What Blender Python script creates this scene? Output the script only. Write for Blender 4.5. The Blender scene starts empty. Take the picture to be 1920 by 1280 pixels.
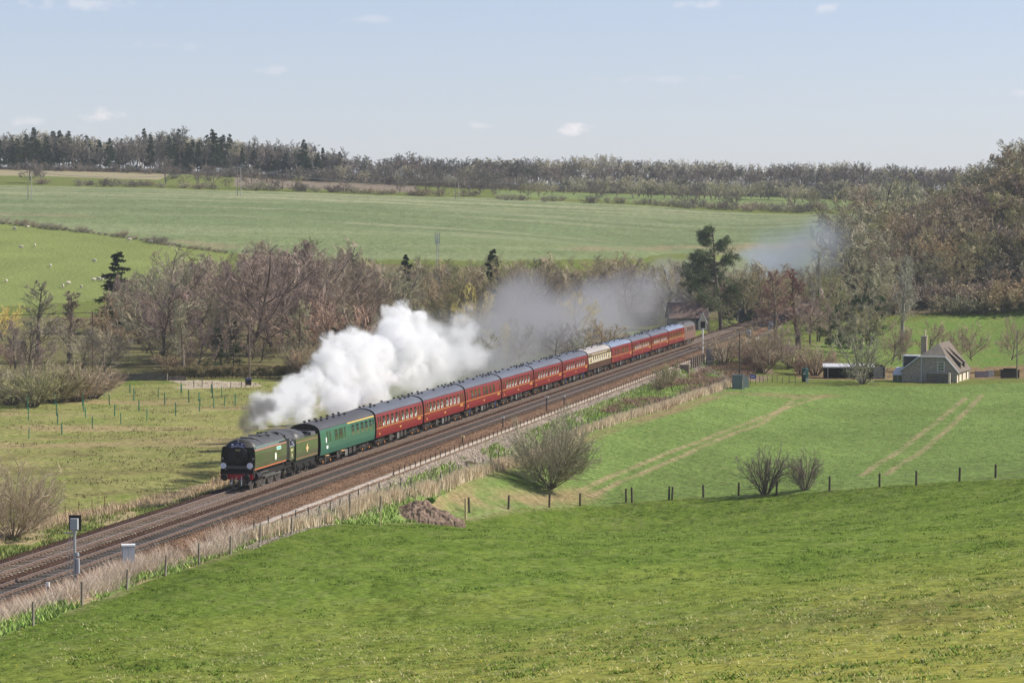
import bpy, math, random
import numpy as np
from mathutils import Matrix, Vector
R = math.radians
# ------------------------------------------------------------------ camera, world, sun, exposure
scn = bpy.context.scene
COL = scn.collection
F_PX, Y_HOR, CAM_H = 5466.0, 422.8, 20.2          # focal length in photo pixels, horizon row, height over the rails
PITCH = math.atan((640 - Y_HOR) / F_PX)
cd = bpy.data.cameras.new('camera'); cam = bpy.data.objects.new('camera', cd); COL.objects.link(cam)
cd.sensor_width = 36; cd.lens = 36 * F_PX / 1920; cd.clip_start = 0.5; cd.clip_end = 30000
cam.location = (0, 0, CAM_H); cam.rotation_euler = (math.pi / 2 - PITCH, 0, 0)
scn.camera = cam
SUN_EL, SUN_AZ = R(40), R(84)                      # azimuth measured clockwise from +Y (the viewing direction)
sd = Vector((math.sin(SUN_AZ) * math.cos(SUN_EL), math.cos(SUN_AZ) * math.cos(SUN_EL), math.sin(SUN_EL)))
sl = bpy.data.lights.new('sun', 'SUN'); sl.energy = 5.0; sl.angle = R(0.53); sl.color = (1, 0.93, 0.82)
so = bpy.data.objects.new('sun', sl); COL.objects.link(so); so.rotation_euler = sd.to_track_quat('Z', 'Y').to_euler()
w = bpy.data.worlds.new('World'); scn.world = w; w.use_nodes = True
nt = w.node_tree; nt.nodes.clear()
def wn(t, **k):
    n = nt.nodes.new(t)
    for a, b in k.items(): setattr(n, a, b)
    return n
sky = wn('ShaderNodeTexSky', sky_type='NISHITA', sun_disc=False, sun_elevation=SUN_EL, sun_rotation=SUN_AZ, altitude=100, air_density=1.0, dust_density=0.4, ozone_density=2.0)
bg = wn('ShaderNodeBackground'); bg.inputs[1].default_value = 0.094
out = wn('ShaderNodeOutputWorld')
tc = wn('ShaderNodeTexCoord')
# faint cumulus low over the hills, fixed in direction of the sky
def cloud(px, py, wx, wy, seed, amt):
    mp = wn('ShaderNodeMapping'); d = Vector(((px - 960) / F_PX, 1, -(py - Y_HOR) / F_PX))
    mp.inputs['Location'].default_value = (-d.x * F_PX / wx, 0, -d.z * F_PX / wy)
    mp.inputs['Scale'].default_value = (F_PX / wx, 0, F_PX / wy)
    nt.links.new(tc.outputs['Generated'], mp.inputs[0])
    ln = wn('ShaderNodeVectorMath', operation='LENGTH'); nt.links.new(mp.outputs[0], ln.inputs[0])
    nz = wn('ShaderNodeTexNoise'); nz.inputs['Scale'].default_value = 130.0; nz.inputs['Detail'].default_value = 6
    m2 = wn('ShaderNodeMapping'); m2.inputs['Location'].default_value = (seed, 0, 0); m2.inputs['Scale'].default_value = (1, 1, 1.6)
    nt.links.new(tc.outputs['Generated'], m2.inputs[0]); nt.links.new(m2.outputs[0], nz.inputs[0])
    ma = wn('ShaderNodeMath', operation='MULTIPLY_ADD'); ma.inputs[1].default_value = 2.6
    nt.links.new(nz.outputs[0], ma.inputs[0])
    ng = wn('ShaderNodeMath', operation='MULTIPLY_ADD'); ng.inputs[1].default_value = -1; ng.inputs[2].default_value = -0.75
    nt.links.new(ln.outputs['Value'], ng.inputs[0]); nt.links.new(ng.outputs[0], ma.inputs[2])
    cl = wn('ShaderNodeMapRange'); cl.inputs['From Min'].default_value = 0; cl.inputs['From Max'].default_value = 0.6; cl.inputs['To Max'].default_value = amt
    nt.links.new(ma.outputs[0], cl.inputs[0])
    return cl.outputs[0]
acc = None
for a in [(195, 222, 75, 30, 3.1, .75), (1080, 240, 50, 26, 7.7, .7), (330, 90, 160, 12, 11.3, .16), (1250, 150, 200, 14, 15.1, .13), (700, 40, 110, 12, 18.1, .18), (1310, 16, 70, 18, 1.2, .35), (1545, 20, 60, 16, 5.2, .3), (170, 14, 150, 20, 9.4, .3),
          (900, 238, 40, 12, 2.2, .3), (60, 232, 50, 14, 6.1, .3), (520, 134, 50, 12, 8.3, .2), (1900, 178, 90, 14, 4.4, .22)]:
    c = cloud(*a)
    if acc is None: acc = c
    else:
        mx = wn('ShaderNodeMath', operation='MAXIMUM'); nt.links.new(acc, mx.inputs[0]); nt.links.new(c, mx.inputs[1]); acc = mx.outputs[0]
hsv = wn('ShaderNodeHueSaturation'); hsv.inputs['Saturation'].default_value = 0.72; hsv.inputs['Value'].default_value = 1.0
nt.links.new(sky.outputs[0], hsv.inputs['Color'])
mix = wn('ShaderNodeMixRGB'); mix.inputs[2].default_value = (8.2, 7.6, 7.6, 1)
tn = wn('ShaderNodeMixRGB', blend_type='MULTIPLY'); tn.inputs[0].default_value = 1; tn.inputs[2].default_value = (.885, .895, 1.09, 1)
nt.links.new(hsv.outputs[0], tn.inputs[1])
nt.links.new(acc, mix.inputs[0]); nt.links.new(tn.outputs[0], mix.inputs[1])
nt.links.new(mix.outputs[0], bg.inputs[0]); nt.links.new(bg.outputs[0], out.inputs[0])
scn.view_settings.view_transform = 'Standard'; scn.view_settings.look = 'None'; scn.view_settings.gamma = 1
scn.view_settings.exposure = 0.44
scn.render.engine = 'CYCLES'
cy = scn.cycles
cy.use_denoising = True; cy.max_bounces = 10; cy.diffuse_bounces = 3; cy.glossy_bounces = 3; cy.transparent_max_bounces = 12
cy.volume_bounces = 6; cy.volume_step_rate = 1.0; cy.volume_max_steps = 256; cy.sample_clamp_indirect = 8
cy.use_adaptive_sampling = True; cy.adaptive_threshold = 0.01

# ------------------------------------------------------------------ helpers
def tag(o, label=None, cat=None, group=None, kind=None):
    if label: o['label'] = label
    if cat: o['category'] = cat
    if group: o['group'] = group
    if kind: o['kind'] = kind
    return o
def empty(name, loc=(0, 0, 0), rz=0, label=None, cat=None, group=None):
    o = bpy.data.objects.new(name, None); COL.objects.link(o); o.empty_display_size = .2
    o.location = loc; o.rotation_euler = (0, 0, rz)
    return tag(o, label, cat, group)
class MB:
    def __init__(s): s.v = []; s.f = []; s.m = []; s.mi = 0
    def add(s, vs, fs):
        n = len(s.v); s.v += [tuple(p) for p in vs]; s.f += [tuple(i + n for i in f) for f in fs]; s.m += [s.mi] * len(fs); return s
    def box(s, x0, x1, y0, y1, z0, z1, M=None):
        vs = [Vector(p) for p in ((x0, y0, z0), (x1, y0, z0), (x1, y1, z0), (x0, y1, z0), (x0, y0, z1), (x1, y0, z1), (x1, y1, z1), (x0, y1, z1))]
        if M: vs = [M @ p for p in vs]
        return s.add(vs, [(3, 2, 1, 0), (4, 5, 6, 7), (0, 1, 5, 4), (1, 2, 6, 5), (2, 3, 7, 6), (3, 0, 4, 7)])
    def cyl(s, p0, p1, r0, r1=None, n=12, caps=True):
        r1 = r0 if r1 is None else r1
        p0 = Vector(p0); p1 = Vector(p1); d = (p1 - p0).normalized()
        a = d.orthogonal().normalized(); b = d.cross(a)
        vs = [p0 + (a * math.cos(t) + b * math.sin(t)) * r0 for t in [2 * math.pi * i / n for i in range(n)]]
        vs += [p1 + (a * math.cos(t) + b * math.sin(t)) * r1 for t in [2 * math.pi * i / n for i in range(n)]]
        fs = [(i, (i + 1) % n, n + (i + 1) % n, n + i) for i in range(n)]
        if caps: fs += [tuple(range(n - 1, -1, -1)), tuple(range(n, 2 * n))]
        return s.add(vs, fs)
    def loft(s, secs, closed=True, caps=True):
        # secs: list of lists of points with equal count
        n = len(secs[0]); vs = [p for q in secs for p in q]; fs = []
        for k in range(len(secs) - 1):
            for i in range(n if closed else n - 1):
                j = (i + 1) % n; fs.append((k * n + i, k * n + j, (k + 1) * n + j, (k + 1) * n + i))
        if caps: fs += [tuple(range(n - 1, -1, -1)), tuple((len(secs) - 1) * n + i for i in range(n))]
        return s.add(vs, fs)
    def build(s, name, mats, parent=None, smooth=False, loc=None, rz=0):
        me = bpy.data.meshes.new(name); me.from_pydata(s.v, [], s.f)
        for m in (mats if isinstance(mats, (list, tuple)) else [mats]): me.materials.append(m)
        if len(me.materials) > 1: me.polygons.foreach_set('material_index', s.m)
        if smooth: me.polygons.foreach_set('use_smooth', [True] * len(me.polygons))
        me.update()
        o = bpy.data.objects.new(name, me); COL.objects.link(o)
        if parent: o.parent = parent
        if loc is not None: o.location = loc
        if rz: o.rotation_euler = (0, 0, rz)
        return o
def np_mesh(name, V, Fq, mats, parent=None, smooth=False, midx=None):
    """V (n,3) array, Fq (m,k) array of equal-sided faces"""
    me = bpy.data.meshes.new(name); k = Fq.shape[1]
    me.vertices.add(len(V)); me.vertices.foreach_set('co', np.asarray(V, np.float32).ravel())
    me.loops.add(Fq.size); me.loops.foreach_set('vertex_index', np.asarray(Fq, np.int32).ravel())
    me.polygons.add(len(Fq)); me.polygons.foreach_set('loop_start', np.arange(0, Fq.size, k, dtype=np.int32))
    for m in (mats if isinstance(mats, (list, tuple)) else [mats]): me.materials.append(m)
    if midx is not None: me.polygons.foreach_set('material_index', np.asarray(midx, np.int32))
    me.update(calc_edges=True)
    me.polygons.foreach_set('use_smooth', np.full(len(Fq), smooth))
    o = bpy.data.objects.new(name, me); COL.objects.link(o)
    if parent: o.parent = parent
    return o
def set_col(o, C):
    a = o.data.color_attributes.new('tint', 'FLOAT_COLOR', 'POINT')
    b = np.ones((len(C), 4), np.float32); b[:, :3] = C; a.data.foreach_set('color', b.ravel())
def copy_tree(o, parent=None):
    c = o.copy(); COL.objects.link(c); c.parent = parent
    for ch in list(o.children): copy_tree(ch, c)
    return c
def srgb(r, g, b):
    f = lambda c: (c / 255 / 12.92) if c / 255 <= .04045 else ((c / 255 + .055) / 1.055) ** 2.4
    return (f(r), f(g), f(b))
# --- materials
def mat(name, col, rough=.6, metal=0, noise=None, col2=None, bump=0, bscale=20, spec=.5, rand=0, coat=0, coord='Object', stretch=(1, 1, 1), attr=False, detail=4, sub=0, thr=(.35, .65)):
    """procedural principled material: two-colour noise, optional bump, per-object variation"""
    m = bpy.data.materials.new(name); m.use_nodes = True; t = m.node_tree; N = t.nodes; L = t.links
    p = N['Principled BSDF']; p.inputs['Roughness'].default_value = rough; p.inputs['Metallic'].default_value = metal
    p.inputs['Specular IOR Level'].default_value = spec; p.inputs['Coat Weight'].default_value = coat
    if rough >= .84: p.inputs['Specular IOR Level'].default_value = .02; p.inputs['Roughness'].default_value = 1
    c = tuple(col) + (1,)
    p.inputs['Base Color'].default_value = c
    cur = None
    tcn = N.new('ShaderNodeTexCoord'); mp = N.new('ShaderNodeMapping'); mp.inputs['Scale'].default_value = stretch
    L.new(tcn.outputs[coord], mp.inputs[0])
    if attr:
        at = N.new('ShaderNodeAttribute'); at.attribute_name = 'tint'; cur = at.outputs['Color']
    if noise:
        nz = N.new('ShaderNodeTexNoise'); nz.inputs['Scale'].default_value = noise; nz.inputs['Detail'].default_value = detail; nz.inputs['Roughness'].default_value = .62
        L.new(mp.outputs[0], nz.inputs[0])
        mr = N.new('ShaderNodeMapRange'); mr.inputs['From Min'].default_value = thr[0]; mr.inputs['From Max'].default_value = thr[1]
        L.new(nz.outputs[0], mr.inputs[0])
        mx = N.new('ShaderNodeMixRGB'); L.new(mr.outputs[0], mx.inputs[0])
        if attr:
            hi = N.new('ShaderNodeMixRGB'); hi.blend_type = 'MULTIPLY'; hi.inputs[0].default_value = 1; L.new(cur, hi.inputs[1]); hi.inputs[2].default_value = tuple(col2) + (1,)
            L.new(cur, mx.inputs[1]); L.new(hi.outputs[0], mx.inputs[2])
        else:
            mx.inputs[1].default_value = c; mx.inputs[2].default_value = tuple(col2 or [q * .6 for q in col]) + (1,)
        cur = mx.outputs[0]
    if rand:
        oi = N.new('ShaderNodeObjectInfo'); h = N.new('ShaderNodeHueSaturation')
        a1 = N.new('ShaderNodeMapRange'); a1.inputs['To Min'].default_value = 1 - rand; a1.inputs['To Max'].default_value = 1 + rand
        L.new(oi.outputs['Random'], a1.inputs[0]); L.new(a1.outputs[0], h.inputs['Value'])
        wnz = N.new('ShaderNodeTexWhiteNoise'); wnz.noise_dimensions = '1D'; L.new(oi.outputs['Random'], wnz.inputs['W'])
        a2 = N.new('ShaderNodeMapRange'); a2.inputs['To Min'].default_value = .5 - rand * .07; a2.inputs['To Max'].default_value = .5 + rand * .07
        L.new(wnz.outputs['Value'], a2.inputs[0]); L.new(a2.outputs[0], h.inputs['Hue'])
        if cur is not None: L.new(cur, h.inputs['Color'])
        else: h.inputs['Color'].default_value = c
        cur = h.outputs[0]
    if cur is not None: L.new(cur, p.inputs['Base Color'])
    if bump:
        nb = N.new('ShaderNodeTexNoise'); nb.inputs['Scale'].default_value = bscale; nb.inputs['Detail'].default_value = 5; L.new(mp.outputs[0], nb.inputs[0])
        bn = N.new('ShaderNodeBump'); bn.inputs['Strength'].default_value = 1; bn.inputs['Distance'].default_value = bump
        L.new(nb.outputs[0], bn.inputs['Height']); L.new(bn.outputs[0], p.inputs['Normal'])
    return m
# --- value noise (numpy)
def vnoise(x, y, seed=0):
    xi = np.floor(x).astype(np.int64); yi = np.floor(y).astype(np.int64); fx = x - xi; fy = y - yi
    fx = fx * fx * (3 - 2 * fx); fy = fy * fy * (3 - 2 * fy)
    def h(a, b):
        n = (a * 374761393 + b * 668265263 + seed * 982451653) & 0x7fffffff
        n = ((n ^ (n >> 13)) * 1274126177) & 0x7fffffff
        return ((n ^ (n >> 16)) & 0xffff) / 65535.0
    return (h(xi, yi) * (1 - fx) + h(xi + 1, yi) * fx) * (1 - fy) + (h(xi, yi + 1) * (1 - fx) + h(xi + 1, yi + 1) * fx) * fy
def fbm(x, y, o=4, seed=0):
    s = 0; a = .5; t = 0
    for i in range(o):
        s = s + a * vnoise(x * 2 ** i + 17.3 * i, y * 2 ** i - 9.1 * i, seed + i); t += a; a *= .55
    return s / t
# ------------------------------------------------------------------ the lie of the land
TX, TY, TH, GR = -13.63, 261.8, 0.18369, 0.00104     # railway: a point, its heading, its gradient
ST, CT = math.sin(TH), math.cos(TH)
def track_so(x, y):
    dx = x - TX; dy = y - TY
    return dx * ST + dy * CT, dx * CT - dy * ST
def at_track(s, o, z=0):
    return Vector((TX + s * ST + o * CT, TY + s * CT - o * ST, z + GR * s))
RZ = -TH
def zpx(py, D): return CAM_H - D * (py - Y_HOR) / F_PX
PTS = []   # (px, D, z)
def cp(px, py, D): PTS.append((px, D, zpx(py, D)))
for a in [(0, 1280, 122), (960, 1280, 102), (1920, 1280, 72), (1920, 1100, 130), (1920, 1000, 180), (1920, 897, 246), (1400, 1100, 157), (1400, 1000, 215), (1386, 930, 264),
          (960, 1100, 162), (960, 1000, 216), (1030, 951, 256), (500, 1100, 163), (500, 1180, 145), (250, 1200, 138), (0, 1200, 140),
          (58, 1175, 146), (150, 1137, 156), (235, 1106, 166), (371, 1060, 180), (486, 1018, 195), (600, 986, 210), (712, 984, 221), (873, 974, 240), (953, 955, 250), (1088, 948, 262), (1255, 937, 264), (1457, 928, 262), (1651, 913, 255),
          (860, 905, 252), (940, 880, 268), (1100, 812, 312), (1200, 781, 338), (1290, 750, 366), (1370, 724, 396),
          (1500, 800, 345), (1900, 713, 426), (1400, 721, 408), (1700, 850, 300), (1200, 880, 284), (1500, 870, 286), (1650, 716, 424), (1920, 800, 330),
          (1800, 691, 460), (1500, 700, 445), (1800, 602, 550), (1920, 588, 560), (1600, 640, 520), (1450, 660, 470),
          (0, 1000, 197), (0, 900, 249), (0, 800, 317), (0, 765, 345), (300, 900, 247), (410, 900, 250), (200, 800, 318), (300, 722, 398), (450, 715, 404), (420, 800, 320), (0, 715, 410),
          (600, 700, 430), (500, 640, 510), (800, 640, 520), (1000, 620, 545), (1150, 620, 560), (1350, 600, 600), (150, 640, 500), (1500, 596, 660),
          (100, 545, 620), (100, 440, 760), (0, 415, 800), (310, 458, 735), (430, 474, 715), (600, 482, 705), (900, 484, 705), (1200, 482, 722), (1400, 478, 760), (1560, 470, 790),
          (0, 348, 1000), (300, 353, 1000), (600, 362, 1000), (900, 371, 1000), (1200, 385, 985), (1560, 400, 975), (1900, 380, 1100),
          (100, 319, 1180), (300, 324, 1180), (600, 340, 1170), (900, 352, 1170), (1200, 362, 1170), (1400, 360, 1200), (1650, 370, 1200), (-300, 316, 1180), (-300, 345, 1000), (-300, 430, 760), (2250, 380, 1200)]: cp(*a)
for a in [(-200, 1300, 45.5), (200, 1300, 45.5), (600, 1300, 42), (900, 1300, 38.5), (1300, 1300, 37.5), (1600, 1300, 36), (200, 1500, 40), (900, 1500, 33), (1600, 1500, 29), (200, 2500, 12), (1600, 2500, 8), (900, 7000, -20), (-3000, 7000, -20), (4800, 7000, -20), (-3000, 2500, 5), (4800, 2500, 5),
          (1560, 600, 5), (1560, 700, 9), (1750, 620, 16), (1900, 620, 20), (1700, 750, 25), (1850, 760, 34), (2100, 700, 38), (2100, 560, 12), (1750, 850, 24), (2000, 900, 36), (2400, 800, 36), (1620, 850, 18),
          (-900, 600, 3), (-900, 800, 18), (-900, 400, -2), (-900, 250, -1), (-1500, 150, 0), (-900, 1100, 36), (3000, 400, 6), (3000, 250, 6), (3000, 560, 18), (2400, 430, -1), (2400, 300, 0), (2400, 200, 3)]: PTS.append(a)
PTS = np.array(PTS, float)
WPT = np.c_[(PTS[:, 0] - 960) / F_PX * PTS[:, 1], PTS[:, 1], PTS[:, 2]]
extra = np.array([[0, 0, 18.4], [0, -30, 21], [-30, 0, 14], [40, 0, 23], [-50, 30, 6], [0, 40, 13.4], [60, 60, 16], [-60, 80, 3.5], [100, 150, 9]], float)
WPT = np.vstack([WPT, extra])
def warp(x, y): return np.stack([x / (y + 90) * 3.2, np.log(y + 90) * 2.2], -1)
def _U(r2): return np.where(r2 > 1e-12, r2 * np.log(np.maximum(r2, 1e-12)), 0)
_P = warp(WPT[:, 0], WPT[:, 1]); _n = len(_P)
_K = _U(((_P[:, None] - _P[None]) ** 2).sum(-1)) + np.eye(_n) * 3e-4
_A = np.zeros((_n + 3, _n + 3)); _A[:_n, :_n] = _K; _A[:_n, _n] = 1; _A[:_n, _n + 1:] = _P; _A[_n, :_n] = 1; _A[_n + 1:, :_n] = _P.T
_w = np.linalg.solve(_A, np.r_[WPT[:, 2], 0, 0, 0])
def tps(x, y):
    x = np.asarray(x, float).ravel(); y = np.asarray(y, float).ravel(); q = warp(x, y); r = np.empty(len(x))
    for i in range(0, len(x), 20000):
        a = q[i:i + 20000]
        d2 = ((a[:, None] - _P[None]) ** 2).sum(-1)
        r[i:i + 20000] = _U(d2) @ _w[:_n] + _w[_n] + a @ _w[_n + 1:]
    return r
def ground_z(x, y):
    sh = np.shape(x); x = np.asarray(x, float).ravel(); y = np.asarray(y, float).ravel()
    z = tps(x, y)
    s, o = track_so(x, y)
    far = np.clip((y - 90) / 200, 0, 1)
    z = z + (fbm(x / 25, y / 25, 3, 5) - .5) * .5 * np.clip(y / 150, 0, 1)
    zf = -.62 + GR * s
    d = np.maximum(0, np.maximum(o - 7.2, -3.4 - o))
    fall = np.where(s < 470, 1, 0)
    lo = zf - d / 1.7; hi = zf + d / 1.7
    z2 = np.clip(z, lo, hi)
    k = np.clip((620 - s) / 120, 0, 1)
    z = z2 * k + z * (1 - k)
    rough = np.clip((d - .3) / 2, 0, 1)
    z = z + rough * ((fbm(x / 1.6, y / 1.6, 3, 11) - .5) * .14)
    return z.reshape(sh)
def gz(x, y): return float(ground_z(np.array([x]), np.array([y]))[0])
def place(px, D):
    """the point of the ground seen in photo column px at distance D"""
    x = (px - 960) / F_PX * D
    return Vector((x, D, gz(x, D)))
_DD = np.exp(np.linspace(math.log(60), math.log(1600), 900))
_cache = {}
def hit(px, py):
    """where the line of sight through a photo pixel meets the ground"""
    k = round(px / 4)
    if k not in _cache:
        X = (k * 4 - 960) / F_PX * _DD
        _cache[k] = ground_z(X, _DD)
    g = _cache[k]; zr = CAM_H - _DD * (py - Y_HOR) / F_PX
    below = np.nonzero(zr <= g)[0]
    i = below[0] if len(below) else len(_DD) - 1
    D = float(_DD[i])
    if i > 0:
        a = zr[i - 1] - g[i - 1]; b = g[i] - zr[i]; D = float(_DD[i - 1] + (_DD[i] - _DD[i - 1]) * a / (a + b + 1e-9))
    return Vector(((px - 960) / F_PX * D, D, gz((px - 960) / F_PX * D, D)))
def ztop(px, D, py): return CAM_H - D * (py - Y_HOR) / F_PX
def poly_world(pix): return np.array([hit(a, b)[:2] for a, b in pix])
def pip(x, y, P):
    ins = np.zeros(x.shape, bool); j = len(P) - 1
    for i in range(len(P)):
        xi, yi = P[i]; xj, yj = P[j]
        c = ((yi > y) != (yj > y)) & (x < (xj - xi) * (y - yi) / (yj - yi + 1e-12) + xi)
        ins ^= c; j = i
    return ins
def dline(x, y, P):
    d = np.full(x.shape, 1e9)
    for (ax, ay), (bx, by) in zip(P[:-1], P[1:]):
        L2 = (bx - ax) ** 2 + (by - ay) ** 2
        t = np.clip(((x - ax) * (bx - ax) + (y - ay) * (by - ay)) / L2, 0, 1)
        d = np.minimum(d, np.hypot(x - ax - t * (bx - ax), y - ay - t * (by - ay)))
    return d
# grid: fan of columns, rows that open with distance
rows = np.r_[np.linspace(-40, 60, 30), np.linspace(61, 130, 90), np.linspace(130.6, 430, 520), np.linspace(432, 1240, 330), np.linspace(1250, 2000, 30), np.linspace(2100, 9000, 24)]
cc = np.r_[np.linspace(-.62, -.2, 36)[:-1], np.linspace(-.2, .2, 460), np.linspace(.2, .62, 36)[1:]]
GYy, GU = np.meshgrid(rows, cc, indexing='ij')
GX = GU * (GYy + 22 + 30 * np.exp(-np.maximum(GYy, 0) / 40)); GZ = ground_z(GX, GYy)
nr, nc = GX.shape
V = np.c_[GX.ravel(), GYy.ravel(), GZ.ravel()]
idx = np.arange(nr * nc).reshape(nr, nc)
Fq = np.c_[idx[:-1, :-1].ravel(), idx[:-1, 1:].ravel(), idx[1:, 1:].ravel(), idx[1:, :-1].ravel()]
# --- surface colours by land use
x, y = V[:, 0], V[:, 1]
s_, o_ = track_so(x, y)
jx = x + (fbm(x / 2.5, y / 2.5, 3, 3) - .5) * 2.2; jy = y + (fbm(x / 2.5, y / 2.5, 3, 4) - .5) * 5
n1 = fbm(x / 9, y / 14, 4, 21)[:, None]; n2 = fbm(x / 2.2, y / 4, 3, 31)[:, None]; n3 = fbm(x / 40, y / 30, 3, 41)[:, None]
def C3(*c): return np.array(c)[None]
GREEN = C3(.13, .190, .036); DKGREEN = C3(.115, .180, .026); YGREEN = C3(.24, .225, .085); STRAW = C3(.42, .34, .21); TAN = C3(.27, .20, .115); SOIL = C3(.25, .175, .105)
C = GREEN * (1 - n2) + YGREEN * n2 * .8
# fields
fence_px = [(-200, 1260), (58, 1175), (150, 1137), (235, 1106), (371, 1060), (486, 1016), (600, 985), (712, 984), (800, 980), (873, 974), (953, 955), (1088, 948), (1255, 937), (1457, 928), (1651, 913), (1800, 903), (1920, 894), (2150, 880)]
FENCE = poly_world(fence_px)
near = pip(x, y, np.vstack([FENCE, [[80, -60], [-90, -60]]]))
past = DKGREEN * (1 - n2) + C3(.205, .270, .052) * n2
band = np.clip((fbm(x / 60, y / 18, 3, 55) - .45) * 4, 0, 1)[:, None]
yel = np.clip((165 - y + x * .55 + (n1[:, 0] - .5) * 70) / 70, 0, 1)[:, None]
past = past * (1 - yel * .75) + C3(.37, .34, .085) * yel * .75
brn = np.exp(-((y - 120 - x * .2 + (n1[:, 0] - .5) * 30) / 9) ** 2)[:, None] * np.clip((x[:, None] + 5) / 20, 0, 1)
past = past * (1 - .5 * brn) + C3(.15, .13, .05) * .5 * brn
past = past * (.88 + .24 * n1) * .97
tz = np.clip((fbm(x / .7, y / 1.6, 3, 131) - .54) * 7, 0, 1)[:, None] * np.clip(fbm(x / 12, y / 16, 3, 132)[:, None] * 3 - .7, .25, 1); past = past * (1 - .32 * tz)
lz = np.clip((fbm(x / .8, y / 1.5, 3, 133) - .56) * 7, 0, 1)[:, None]; past = past * (1 - .35 * lz) + C3(.25, .28, .10) * .35 * lz
slope_shade = np.exp(-dline(x, y, FENCE) / 9)[:, None]; past = past * (1 - .26 * slope_shade * (.6 + .8 * n1)); C = np.where(near[:, None], past, C)  # slope shade painted into the pasture colour, darkest along the fence
# crop field beyond the fence
crop_px = [(712, 980), (860, 905), (940, 880), (1100, 812), (1200, 782), (1290, 752), (1370, 727), (1500, 724), (1920, 718), (2400, 715), (2300, 890), (1920, 896), (1651, 913), (1457, 928), (1255, 937), (1088, 948), (953, 955), (873, 974)]
crop = pip(x + (jx - x) * .5, y + (jy - y) * .5, poly_world(crop_px))
cropc = C3(.170, .238, .070) * (.82 + .36 * n1) * (.85 + .3 * n2)
so_il = np.clip((vnoise(x * 3, y * 2.2, 77) - .72) * 4, 0, 1)[:, None]
cropc = cropc * (1 - .35 * so_il) + SOIL * .35 * so_il
for pl, wd in [([(1085, 922), (1160, 888), (1300, 833), (1420, 785), (1550, 741)], .26), ([(1110, 932), (1200, 890), (1290, 852), (1400, 805), (1500, 744)], .26), ([(1618, 893), (1730, 812), (1812, 745)], .24), ([(1664, 890), (1770, 812), (1842, 741)], .24)]:
    dd = dline(x, y, poly_world(pl)); m = np.clip(1 - (dd - wd) / .3, 0, 1)[:, None] * (.3 + .6 * np.clip(n2 * 3 - .8, 0, 1)); cropc = cropc * (1 - m) + C3(.34, .275, .155) * m
# bare corner and headland
hd = dline(x, y, poly_world([(760, 955), (860, 935), (960, 938), (1090, 925)])); m = .8 * np.clip(1.15 - hd / (1.5 + 3.5 * n1[:, 0]), 0, 1)[:, None] * np.clip(n2 * 3.2 - .75, 0, 1); cropc = cropc * (1 - m) + SOIL * 1.35 * m
hd = dline(x, y, poly_world([(860, 905), (1100, 822), (1290, 760), (1370, 735), (1480, 740)])); m = np.clip(1 - hd / 1.6, 0, 1)[:, None] * np.clip(n1 * 2.6 - .7, 0, 1); cropc = cropc * (1 - m) + SOIL * 1.1 * m
hd = dline(x, y, poly_world([(1380, 738), (1470, 744), (1560, 742)])); m = np.clip(1.0 - hd / (1 + 4 * n1[:, 0]), 0, 1)[:, None] * .6; cropc = cropc * (1 - m) + SOIL * 1.1 * m
rw = np.sin((x * .86 + y * .5) * 2.6)[:, None] * .05; cropc = cropc * (1 + rw) * (.88 + .24 * fbm(x / 14, y / 30, 3, 212)[:, None]); C = np.where(crop[:, None], cropc, C)
# margin along the field fence: rough and pale
fd = dline(x, y, FENCE); m = (np.clip(1 - fd / 1.1, 0, 1) * np.clip(fbm(x / 3, y / 5, 3, 91) * 3 - 1.2, 0, 1))[:, None]
C = C * (1 - m * .6) + STRAW * .75 * m * .6
# meadow left of the line: tussocks, brown rush, bare tan
mead_px = [(-400, 1090), (0, 1052), (150, 1005), (340, 945), (412, 915), (700, 800), (700, 720), (480, 714), (200, 722), (0, 770), (-500, 790)]
mead = pip(x, y, poly_world(mead_px))
mc = C3(.185, .225, .058) * (1 - n2) + C3(.32, .285, .125) * n2
b1 = np.clip((fbm(x / 22, y / 9, 4, 61) - .47) * 6, 0, 1)[:, None] * np.clip((y[:, None] - 255) / 30, 0, 1) * np.clip((395 - y[:, None]) / 25, 0, 1)
mc = mc * (1 - .75 * b1) + C3(.35, .265, .15) * .75 * b1
b2 = np.clip((fbm(x / 6, y / 5, 3, 62) - .6) * 8, 0, 1)[:, None]; mc = mc * (1 - .5 * b2) + C3(.16, .12, .065) * .5 * b2
b3 = np.clip((fbm(x / 30, y / 5, 3, 63) - .55) * 8, 0, 1)[:, None]; mc = mc * (1 - .5 * b3) + C3(.26, .24, .09) * .5 * b3
C = np.where(mead[:, None] & ~near[:, None], mc * (.85 + .3 * n1), C)
lane = pip(x, y, poly_world([(312, 712), (400, 713), (475, 717), (492, 724), (440, 727), (372, 728), (355, 730), (325, 727), (350, 721)]))
# ground under and behind the trees
belt = pip(x, y, np.array([place(p, d)[:2] for p, d in [(-400, 355), (60, 350), (170, 362), (240, 412), (480, 412), (700, 380), (1180, 560), (1300, 640), (1500, 660), (1480, 740), (1200, 700), (800, 690), (560, 690), (400, 640), (250, 560), (-400, 560)]]))
bc = C3(.14, .15, .06) * (1 - n1) + C3(.20, .15, .085) * n1
C = np.where(belt[:, None], bc, C)
# sheep pasture
sheep_px = [(-600, 400), (0, 420), (140, 434), (310, 460), (430, 476), (400, 520), (250, 560), (0, 575), (-600, 590)]
C = np.where(pip(x, y, poly_world(sheep_px))[:, None], C3(.225, .260, .085) * (.85 + .3 * n1), C)
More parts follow.
